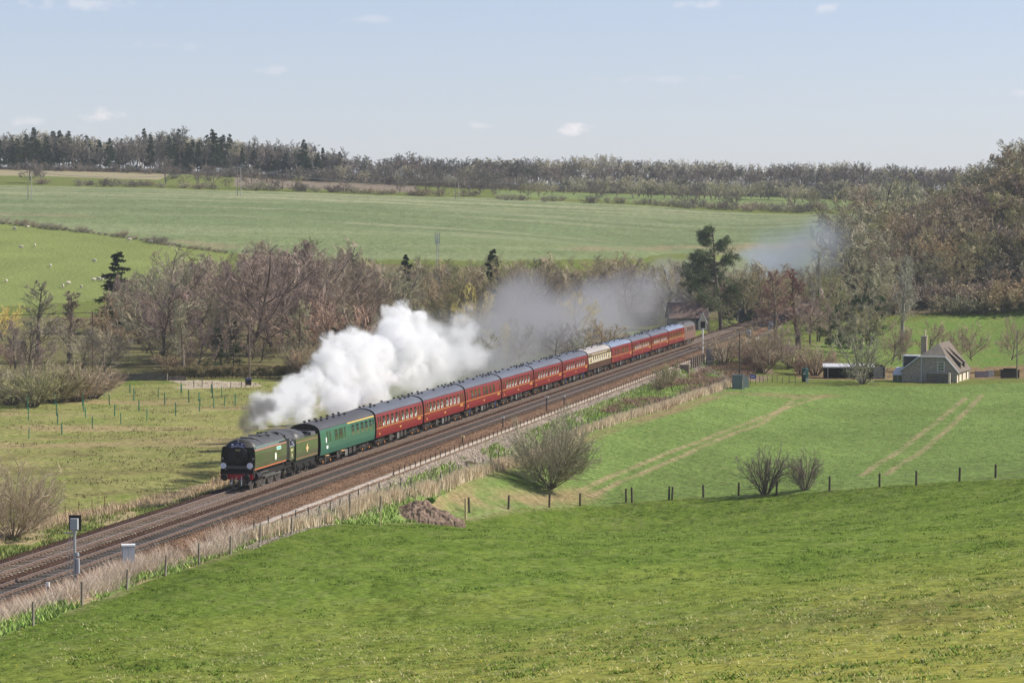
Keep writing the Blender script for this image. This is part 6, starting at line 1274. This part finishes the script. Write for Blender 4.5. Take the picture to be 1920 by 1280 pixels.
b = MB(); b.box(-.2, 2.9, -1.6, -1.35, -.8, 1.4); b.build('porch_wall', mat('dark_stone', (.10, .09, .08), rough=.9, noise=3, col2=(.18, .16, .14)), K); b = MB(); b.box(2.92, 3.2, -1.7, -1.3, -.8, 1.5); b.build('pier', M_lime, K)
g = place(1684, 424); t = empty('lean_to_greenhouse', g, -.15, 'small white-roofed greenhouse against the left end of the cottage', 'greenhouse')
b = MB(); b.box(-.7, .75, 0, 2, -.5, .95); b.build('frame', mat('frame_bluegrey', (.25, .29, .34), rough=.5), t); [MB().box(x_, x_ + .5, -.02, 0, .1, .85).build('pane', M_pane, t) for x_ in (-.6, .08)]; b = MB(); slab([(-.85, -.1, .93), (.8, -.1, .93), (.9, 2.0, 2.0), (-.2, 2.0, 2.0)], .05); b.build('roof', M_whitep, t)
# garden beyond the cottage
for px, D, w_, h_, c, lb in [(1842, 436, 1.0, .95, (.38, .33, .35), 'weathered pinkish board panel next to the cottage corner'), (1858, 438, .5, 1.0, (.62, .62, .55), 'cream board panel in the garden fence'), (1872, 438, .5, .95, (.50, .36, .10), 'ochre panel in the garden fence'), (1884, 438, .55, 1.0, (.30, .26, .30), 'mauve-grey panel in the garden fence'), (1896, 438, .35, 1.0, (.60, .65, .55), 'pale green panel next to the dark hut')]:
    g = place(px, D); t = empty('fence_panel', g, 0, lb, 'garden panel'); b = MB(); b.box(-w_, w_, -.04, .04, -.2, h_); b.build('board', mat('panel_%d' % px, c, rough=.8, noise=3, col2=[q * .6 for q in c]), t); b = MB(); b.box(-w_ - .06, -w_, -.05, .05, -.3, h_ + .1); b.build('post', M_post, t)
g = place(1899, 431); t = empty('garden_hut', g, .1, 'low black boarded hut by the right-hand telegraph pole', 'hut'); b = MB(); b.box(-1.2, 1.1, 0, 2.0, -.4, 1.1); b.build('wall', mat('black_boards', (.05, .042, .04), rough=.9, noise=2, col2=(.09, .075, .07), stretch=(1, 1, 6)), t); b = MB(); b.box(-1.35, 1.25, -.15, 2.15, 1.1, 1.2); b.box(-.9, .9, .3, 1.7, 1.2, 1.42); b.build('roof', M_dark, t)
pole(1908, 712, 7.2, 'telegraph pole at the right edge beside the black hut', M_post, .12, pos=place(1908, 428), name='telegraph_pole')
fence('garden_fence', 'low dark paling between the crop field and the gate scrub', [place(p_, 418) for p_ in (1425, 1432, 1440, 1449, 1458, 1468, 1480, 1492)], 1.0, .05, M_post, seed=9)
# --- beyond the train: cottages in the smoke, bridge hut, railings
def house(px, D, w_, dep, hw, hr, rz, label, wallm, roofm, chim=(), dz=0):
    g = place(px, D); g.z += dz; t = empty('house', g, rz, label, 'house'); b = MB()
    b.loft([[Vector((x_, -w_ / 2, -1)), Vector((x_, -w_ / 2, hw)), Vector((x_, 0, hr)), Vector((x_, w_ / 2, hw)), Vector((x_, w_ / 2, -1))] for x_ in (-dep / 2, dep / 2)]); b.build('wall', wallm, t)
    b = MB()
    for sg in (-1, 1):
        v = [(-dep / 2 - .3, 0, hr + .08), (dep / 2 + .0 - .15, 0, hr + .08), (dep / 2 - .15, sg * (w_ / 2 + .3), hw - .25), (-dep / 2 - .3, sg * (w_ / 2 + .3), hw - .25)]; v2 = [(a, c, e - .12) for a, c, e in v]; b.add(v + v2, [(0, 1, 2, 3), (7, 6, 5, 4), (0, 4, 5, 1), (1, 5, 6, 2), (2, 6, 7, 3), (3, 7, 4, 0)])
    b.build('roof', roofm, t)
    [MB().box(x_ - .3, x_ + .3, -.3, .3, hr - .6, hr + 1.0).build('chimney', M_lime, t) for x_ in chim]
    [MB().box(x_ - .4, x_ + .4, -w_ / 2 - .03, -w_ / 2 + .0, 1.2, 2.3).build('window', M_pane2, t) for x_ in (-dep * .25, dep * .2)]
    return t
M_redtile = mat('red_tiles', (.19, .135, .115), rough=.9, noise=1, col2=(.14, .11, .095)); M_dim = mat('weathered_render', (.30, .27, .23), rough=.9, noise=1, col2=(.22, .2, .17))
house(1290, 560, 5.0, 7.5, 2.6, 5.2, .1, 'red-roofed cottage half hidden in smoke behind the diesel locomotive', M_dim, M_redtile)
house(1205, 585, 5.5, 9, 3.0, 6.0, .05, 'smoke-veiled house with chimneys behind the maroon coaches', M_dim, M_redtile, chim=(-1.0, 1.4))
for px, D, top_, w_, lb in [(1318, 556, 587, .8, 'steep pale gable peak by the signal head'), (1241, 575, 556, .75, 'slender pale spirelet rising out of the smoke')]:
    g = place(px, D); h_ = ztop(px, D, top_) - g.z; t = empty('steep_gable', g, 0, lb, 'gable'); b = MB(); b.loft([[Vector((-w_, y_, 0)), Vector((-w_, y_, h_ * .45)), Vector((0, y_, h_)), Vector((w_, y_, h_ * .45)), Vector((w_, y_, 0))] for y_ in (0, 1.5)]); b.build('wall', M_lime, t); b = MB(); [b.cyl((s_g * w_ * 1.12, -.1, h_ * .42), (0, -.1, h_ * 1.02), .07, n=5) for s_g in (-1, 1)]; b.build('verge', M_whitep, t)
g = place(1402, 612); t = empty('dark_hut', g, .0, 'dark barn-like hut at the line beyond the bridge', 'hut'); b = MB(); b.loft([[Vector((-2.0, y_, -1)), Vector((-2.0, y_, 2.0)), Vector((-.6, y_, 3.2)), Vector((.8, y_, 3.2)), Vector((2.1, y_, 2.1)), Vector((2.1, y_, -1))] for y_ in (0, 5)]); b.build('wall', mat('hut_black', (.03, .032, .036), rough=.8), t)
q, _ = on_line(1408, -3.2, 0); t = empty('round_sign', q, 0, 'round white-rimmed board on a post in front of the dark hut', 'sign'); b = MB(); b.cyl((0, 0, -.5), (0, 0, 1.4), .04, n=6); b.build('post', M_galv, t); b = MB(); b.cyl((0, -.03, 1.7), (0, -.07, 1.7), .38, n=20); d = b.build('board', M_whitep, t); b = MB(); b.cyl((0, -.072, 1.7), (0, -.08, 1.7), .26, n=20); b.build('centre', M_black, d)
pts = [on_line(p_, -3.4, -.4)[0] for p_ in (1357, 1363, 1369, 1376, 1383, 1390, 1397, 1404, 1411)]
fence('bridge_railing', 'pale railing on the far side of the line before the dark hut', pts, 1.5, .06, mat('railing_pale', (.40, .36, .32), rough=.7), wires=(.3, .6, .9, 1.2), lean=.0, seed=3)
for px, o, h_, w_, lb in [(1404, 7.0, 1.6, .4, 'pale grey lineside box in the far cutting'), (1445, 7.5, 2.0, .45, 'pale post beside the alders at the far bridge')]:
    q, _ = on_line(px, o, -.6); t = empty('lineside_box', q, RZ, lb, 'lineside box'); b = MB(); b.box(-w_, w_, -w_, w_, -.5, h_); b.build('case', M_cabg, t); b = MB(); b.box(-w_ * .8, w_ * .8, -w_ - .03, -w_ - .001, 0, h_ * .9); b.build('door', M_galv, t)
# --- left: lane, hedge, wall, poles
g = hit(390, 711); rg3 = np.random.default_rng(5); n = 420; xs_ = rg3.uniform(-6.6, 13.8, n); C_ = np.c_[xs_, rg3.uniform(-.7, .7, n), rg3.uniform(.4, 1.75, n)]; V_, F_ = leafclump(rg3, C_, rg3.uniform(.3, .5, n), 130, .07)
Hd = empty('clipped_hedge', g + Vector((0, 1.8, 0)), -.03, 'dense clipped brown-green hedge behind the lane', 'hedge'); np_mesh('foliage', V_, F_, mat('hedge_leaves', (.27, .215, .125), rough=.9, noise=.8, col2=(.19, .17, .08)), parent=Hd)
b = MB(); [b.cyl((x_, 0, -.2), (x_ + .1, 0, 1.2), .05, n=5) for x_ in np.arange(-6.4, 13.6, .6)]; b.build('stem', M_bark, Hd)
g = hit(268, 714); t = empty('stone_wall', g, .05, 'low dark stone wall and bridge parapet at the end of the lane', 'wall'); b = MB(); b.box(-3.6, 3.4, .5, .9, -.5, .85); b.box(-5.5, -3.6, .2, .6, -.5, .9); b.box(3.4, 6.0, -.1, .3, -.5, .6); b.build('stonework', mat('mossy_stone', (.20, .175, .14), rough=.9, noise=2, col2=(.11, .10, .08)), t); b = MB(); b.box(-3.7, 3.5, .45, .95, .852, .95); b.build('coping', mat('coping_dark', (.09, .085, .08), rough=.9), t)
fence('lane_posts', 'short wooden posts along the verge of the pale lane', [hit(a, c_) for a, c_ in ((312, 714), (363, 726), (378, 726), (397, 728), (432, 729), (452, 727))], [1.1, .9, 1.2, .9, .9, .9], .08, M_post, wires=(), seed=2)
pole(467, 716, 8.6, 'tall telegraph pole beside the lane left of the steam', mat('brown_pole', (.20, .15, .12), rough=.9, noise=4, col2=(.12, .09, .07)), .13)
g = hit(465, 722); t = empty('grit_bin', g, 0, 'small dark bin with a blue lid at the foot of the telegraph pole', 'bin'); b = MB(); b.box(-.4, .4, -.3, .3, 0, .75); b.build('tub', M_black, t); b = MB(); b.box(-.44, .44, -.34, .34, .75, .95); b.build('lid', mat('lid_blue', (.07, .08, .20), rough=.4), t)
g = place(173, 400); h_ = ztop(173, 400, 582) - g.z; pole(173, 700, h_, 'service pole with crossarms among the left-hand thicket', mat('red_brown_pole', (.16, .09, .07), rough=.9), .09, arms=((.3, .9), (1.3, .4)), pos=g, name='service_pole', cat='service pole')
b = MB(); b.box(-.1, .1, -.15, -.08, -3.4, -2.9); tag(b.build('pole_notice', M_whitep, loc=g + Vector((-.25, 0, h_ + .0))), 'small white notice fixed to the crossarm pole', 'notice')
g2 = place(55, 400); b = MB(); 
p1 = Vector((g.x, g.y, g.z + h_ - .3)); p0_ = Vector((g.x - 16, g.y + 4, g.z + h_ - .9))
for dx in (-.6, .6): b.cyl(p1 + Vector((dx, 0, 0)), p0_ + Vector((dx, 0, 0)), .02, n=3)
tag(b.build('overhead_wire', M_black), 'thin overhead wires leaving the crossarm pole to the left', 'wire')
# lattice mast and twin poles in the big field
g = place(820, 610); h_ = ztop(820, 610, 437) - g.z; t = empty('lattice_mast', g, 0, 'grey lattice mast with antennas above the wood', 'mast'); b = MB()
for a in (0, 2.1, 4.2): b.cyl((.4 * math.cos(a), .4 * math.sin(a), 0), (.28 * math.cos(a), .28 * math.sin(a), h_ - 1.5), .05, n=5)
for k in range(14): z = k * (h_ - 2) / 14; b.cyl((.38, 0, z), (-.2, .3, z + .8), .03, n=4); b.cyl((-.2, .3, z), (-.2, -.3, z + .8), .03, n=4); b.cyl((-.2, -.3, z), (.38, 0, z + .8), .03, n=4)
b.build('lattice', M_galv, t); b = MB(); [b.box(x_ - .09, x_ + .09, -.3, -.15, h_ - 2.2, h_) for x_ in (-.42, 0, .42)]; b.build('antenna', M_cabg, t)
tops = []
for px, D, pt, lb in [(57, 905, 322, 'twin poles in the winter field at the far left'), (449, 960, 313, 'tallest-looking twin poles near the oaks'), (857, 985, 338, 'twin poles in the middle of the far hedge')]:
    g = place(px, D); h_ = ztop(px, D, pt) - g.z; t = empty('twin_pole', g, 0, lb, 'twin pole', 'twin poles of the power line')
    for x_ in (-.55, .55): b = MB(); b.cyl((x_, 0, -.3), (x_, 0, h_), .13, .09, n=6); b.build('post', mat('pole_pale', (.38, .35, .31), rough=.8) if not tops and x_ < 0 else bpy.data.materials['pole_pale'], t)
    b = MB(); b.box(-1.2, 1.2, -.06, .06, h_ - .2, h_ - .05); b.build('crossarm', M_post, t); tops.append(g + Vector((0, 0, h_)))
tops.append(place(1500, 1100) + Vector((0, 0, 9)))
b = MB()
for a, c_ in zip(tops[:-1], tops[1:]):
    for dx in (-1, 1):
        pr = [a.lerp(c_, k / 12) + Vector((dx, 0, -2.6 * (1 - (2 * k / 12 - 1) ** 2))) for k in range(13)]
        for u_, v_ in zip(pr[:-1], pr[1:]): b.cyl(u_, v_, .035, n=3, caps=False)
tag(b.build('power_line', mat('line_wire', (.25, .26, .28), rough=.5)), 'power line wires sagging between the twin poles', 'wire')
# sheep
M_wool = mat('wool', (.50, .46, .38), rough=1, noise=6, col2=(.5, .45, .37), bump=.02, bscale=12); M_face = mat('sheep_face', (.22, .19, .16), rough=.9)
def sheep_thing(g, rz, k, label):
    t = empty('sheep', g, rz, label, 'sheep', 'sheep grazing on the hillside pasture'); t.scale = (k,) * 3
    if 'sheep' not in proto:
        b = MB(); secs = []
        for x_, r_, z_ in ((-.62, .05, .62), (-.58, .2, .62), (-.4, .31, .6), (0, .34, .58), (.35, .29, .6), (.5, .19, .68), (.66, .12, .62), (.78, .09, .48), (.9, .06, .36), (.94, .02, .34)):
            secs.append([Vector((x_, r_ * .85 * math.cos(a), z_ + r_ * math.sin(a))) for a in np.linspace(0, 2 * math.pi, 11)[:-1]])
        b.loft(secs)
        for x_ in (-.4, .32):
            for y_ in (-.14, .14): b.cyl((x_, y_, .45), (x_ - .03, y_, .22), .06, .035, n=6); b.cyl((x_ - .03, y_, .22), (x_, y_, 0), .035, .03, n=6)
        b.cyl((-.6, 0, .62), (-.68, 0, .42), .04, .02, n=5); proto['sheep'] = b.build('body', M_wool, t, smooth=True)
        b = MB(); b.cyl((.72, .09, .6), (.74, .18, .57), .03, .015, n=5); b.cyl((.72, -.09, .6), (.74, -.18, .57), .03, .015, n=5); proto['ear'] = b.build('ears', M_face, t)
    else:
        for q_ in ('sheep', 'ear'): o = proto[q_].copy(); COL.objects.link(o); o.parent = t
for i, (px, py) in enumerate([(42, 423), (53, 428), (28, 432), (66, 463), (95, 501), (128, 534), (118, 540), (152, 541), (12, 530), (177, 492), (243, 452), (283, 456), (185, 526), (192, 527), (176, 527), (200, 526), (212, 525), (40, 466)]):
    g = hit(px, py); sheep_thing(g, random.Random(i).uniform(0, 6.2), random.Random(i).uniform(.8, 1.0), 'white sheep on the green hillside pasture')
# ------------------------------------------------------------------ steam and smoke: puffs turned into fog volumes, and the haze in the valley air
def px_to_world(px, py, o):
    lo, hi = -120., 700.
    for _ in range(40):
        m_ = (lo + hi) / 2; p = at_track(m_, o)
        if 960 + F_PX * p.x / p.y < px: lo = m_
        else: hi = m_
    p = at_track(lo, o); return np.array([p.x, p.y, CAM_H - p.y * (py - Y_HOR) / F_PX]), p.y / F_PX, lo
def fog_object(name, C_, R_, voxel, mt, label):
    me = bpy.data.meshes.new(name); me.vertices.add(len(C_)); me.vertices.foreach_set('co', np.asarray(C_, np.float32).ravel())
    a = me.attributes.new('rad', 'FLOAT', 'POINT'); a.data.foreach_set('value', np.asarray(R_, np.float32)); me.materials.append(mt); me.update()
    o = bpy.data.objects.new(name, me); COL.objects.link(o)
    g = bpy.data.node_groups.new(name + '_fog', 'GeometryNodeTree'); g.interface.new_socket('Geometry', in_out='INPUT', socket_type='NodeSocketGeometry'); g.interface.new_socket('Geometry', in_out='OUTPUT', socket_type='NodeSocketGeometry')
    N = g.nodes; L_ = g.links; i = N.new('NodeGroupInput'); q = N.new('NodeGroupOutput'); mp = N.new('GeometryNodeMeshToPoints'); pv = N.new('GeometryNodePointsToVolume'); at = N.new('GeometryNodeInputNamedAttribute'); at.data_type = 'FLOAT'; at.inputs['Name'].default_value = 'rad'
    pv.resolution_mode = 'VOXEL_SIZE'; pv.inputs['Voxel Size'].default_value = voxel; pv.inputs['Density'].default_value = 1
    sm = N.new('GeometryNodeSetMaterial'); sm.inputs['Material'].default_value = mt
    L_.new(i.outputs[0], mp.inputs[0]); L_.new(mp.outputs[0], pv.inputs['Points']); L_.new(at.outputs['Attribute'], pv.inputs['Radius']); L_.new(pv.outputs[0], sm.inputs[0]); L_.new(sm.outputs[0], q.inputs[0])
    md = o.modifiers.new('fog', 'NODES'); md.node_group = g
    return tag(o, label, 'smoke', kind='stuff')
def fogmat(name, dens, col, nscale, lo, hi, absorb=None, aniso=0.2, dist=0.8):
    m = bpy.data.materials.new(name); m.use_nodes = True; t = m.node_tree; t.nodes.clear(); N = t.nodes; L_ = t.links
    out_ = N.new('ShaderNodeOutputMaterial'); pv = N.new('ShaderNodeVolumePrincipled'); pv.inputs['Color'].default_value = col + (1,); pv.inputs['Anisotropy'].default_value = aniso
    tcn = N.new('ShaderNodeTexCoord'); nz = N.new('ShaderNodeTexNoise'); nz.inputs['Scale'].default_value = nscale; nz.inputs['Detail'].default_value = 8; nz.inputs['Roughness'].default_value = .68; nz.inputs['Distortion'].default_value = dist
    mr = N.new('ShaderNodeMapRange'); mr.inputs['From Min'].default_value = lo; mr.inputs['From Max'].default_value = hi; mr.inputs['To Max'].default_value = dens
    L_.new(tcn.outputs['Object'], nz.inputs[0]); L_.new(nz.outputs[0], mr.inputs[0]); L_.new(mr.outputs[0], pv.inputs['Density']); L_.new(pv.outputs[0], out_.inputs['Volume'])
    return m
rgs = np.random.default_rng(12)
def plume(path, n, spread, rlo, rhi, sub=0, subr=.45):
    """path rows: px, py, radius in px, offset from the track"""
    W = [px_to_world(a[0], a[1], a[3]) for a in path]; Cn = np.array([w_[0] for w_ in W]); Rn = np.array([a[2] * w_[1] for a, w_ in zip(path, W)])
    k = np.arange(len(path)); t = rgs.uniform(0, len(path) - 1, n); c = np.stack([np.interp(t, k, Cn[:, i]) for i in range(3)], -1); r = np.interp(t, k, Rn)
    d = unit(rgs.normal(0, 1, (n, 3))) * (rgs.uniform(0, 1, (n, 1)) ** .5) * spread * r[:, None]; R1 = r * rgs.uniform(rlo, rhi, n); C1 = c + d
    Cs, Rs = [C1], [R1]
    for _ in range(sub):
        m_ = 5; d = unit(rgs.normal(0, 1, (len(C1), m_, 3)) + np.array([0, 0, .25])); C2 = (C1[:, None] + d * R1[:, None, None] * .85).reshape(-1, 3); R2 = (R1[:, None] * rgs.uniform(subr * .6, subr * 1.15, (len(C1), m_))).ravel(); Cs.append(C2); Rs.append(R2); C1, R1 = C2, R2
    return np.vstack(Cs), np.concatenate(Rs)
steam_path = [(466, 798, 14, -.2), (484, 780, 30, -.8), (510, 765, 42, -1.8), (548, 750, 54, -2.8), (600, 732, 66, -4), (655, 708, 78, -5), (715, 684, 92, -6.5), (775, 664, 92, -7.5)]
C_, R_ = plume(steam_path, 210, .74, .16, .42, 3, .6)
fog_object('steam_cloud', C_, R_, .24, fogmat('steam', 2.0, (.985, .985, .985), .5, .44, .60, dist=2.6), 'dense white billowing steam rising from the locomotive chimney')
C_, R_ = plume([(460, 822, 8, .1), (460, 808, 13, .4), (462, 796, 21, .8), (474, 778, 30, 1.4), (496, 764, 30, 1.6), (515, 762, 20, 1.8)], 110, .75, .25, .45, 2)
fog_object('grey_exhaust', C_, R_, .25, fogmat('dark_smoke', 2.2, (.30, .29, .29), .5, .36, .6, dist=1.2), 'grey smoke just above the locomotive chimney')
C_, R_ = plume([(740, 660, 85, -7), (800, 655, 82, -8), (850, 655, 72, -9), (885, 650, 55, -10)], 90, .75, .2, .42, 1, .5)
C2, R2 = plume([(500, 795, 18, -1), (560, 785, 30, -2.5), (640, 765, 40, -3.5), (720, 740, 50, -4), (800, 715, 55, -5), (870, 690, 48, -6)], 90, .7, .25, .5, 1, .5); C_ = np.vstack([C_, C2]); R_ = np.r_[R_, R2]
fog_object('thinning_steam', C_, R_, .5, fogmat('thin_steam', .5, (.96, .96, .97), .22, .42, .64, dist=1.2), 'thinning white steam drifting behind the train')
C_, R_ = plume([(725, 600, 16, -9), (760, 588, 12, -9), (790, 600, 14, -9)], 14, .8, .3, .6, 1); C2, R2 = plume([(850, 600, 18, -10), (875, 580, 20, -10), (880, 640, 30, -10)], 20, .8, .3, .6, 1)
fog_object('steam_wisp', np.vstack([C_, C2]), np.r_[R_, R2], .4, fogmat('wisp', .5, (.97, .97, .98), .5, .40, .62), 'white steam wisps torn off above the cloud')
C_, R_ = plume([(800, 660, 80, -12), (900, 660, 95, -14), (1000, 625, 105, -18), (1100, 610, 85, -22), (1200, 585, 84, -26), (1290, 560, 74, -28), (1350, 535, 55, -26), (1420, 510, 45, -20)], 330, .85, .35, .65)
fog_object('drifting_smoke', C_, R_, 1.2, fogmat('drift', .085, (.50, .50, .53), .045, .35, .64), 'thin grey smoke drifting over the trees beyond the train')
C_, R_ = plume([(1330, 560, 55, -30), (1420, 505, 60, -20), (1490, 488, 62, 5), (1560, 470, 58, 20)], 130, .8, .4, .7)
fog_object('smoke_bank', C_, R_, 1.5, fogmat('bank', .045, (.48, .53, .62), .04, .28, .66), 'bluish smoke bank lying in the valley below the hill')
C_, R_ = plume([(1040, 600, 60, -9), (1120, 590, 62, -11), (1200, 575, 62, -14), (1280, 555, 58, -18), (1340, 535, 50, -20), (1400, 515, 42, -22), (1440, 505, 36, -18)], 190, .85, .35, .65)
fog_object('smoke_veil', C_, R_, 1.0, fogmat('veil', .055, (.52, .52, .56), .06, .24, .66), 'grey smoke veil hanging between the rear coaches and the cottages')
# haze: one even volume round everything but the sky
b = MB(); b.box(-6500, 6500, -120, 9500, -60, 120)
hm = bpy.data.materials.new('haze'); hm.use_nodes = True; t = hm.node_tree; t.nodes.clear(); pv = t.nodes.new('ShaderNodeVolumePrincipled'); ou = t.nodes.new('ShaderNodeOutputMaterial')
pv.inputs['Color'].default_value = (.80, .87, 1.0, 1); pv.inputs['Density'].default_value = .00008; pv.inputs['Anisotropy'].default_value = .1; t.links.new(pv.outputs[0], ou.inputs['Volume'])
tag(b.build('haze', hm), 'pale spring haze over the valley', 'haze', kind='stuff')
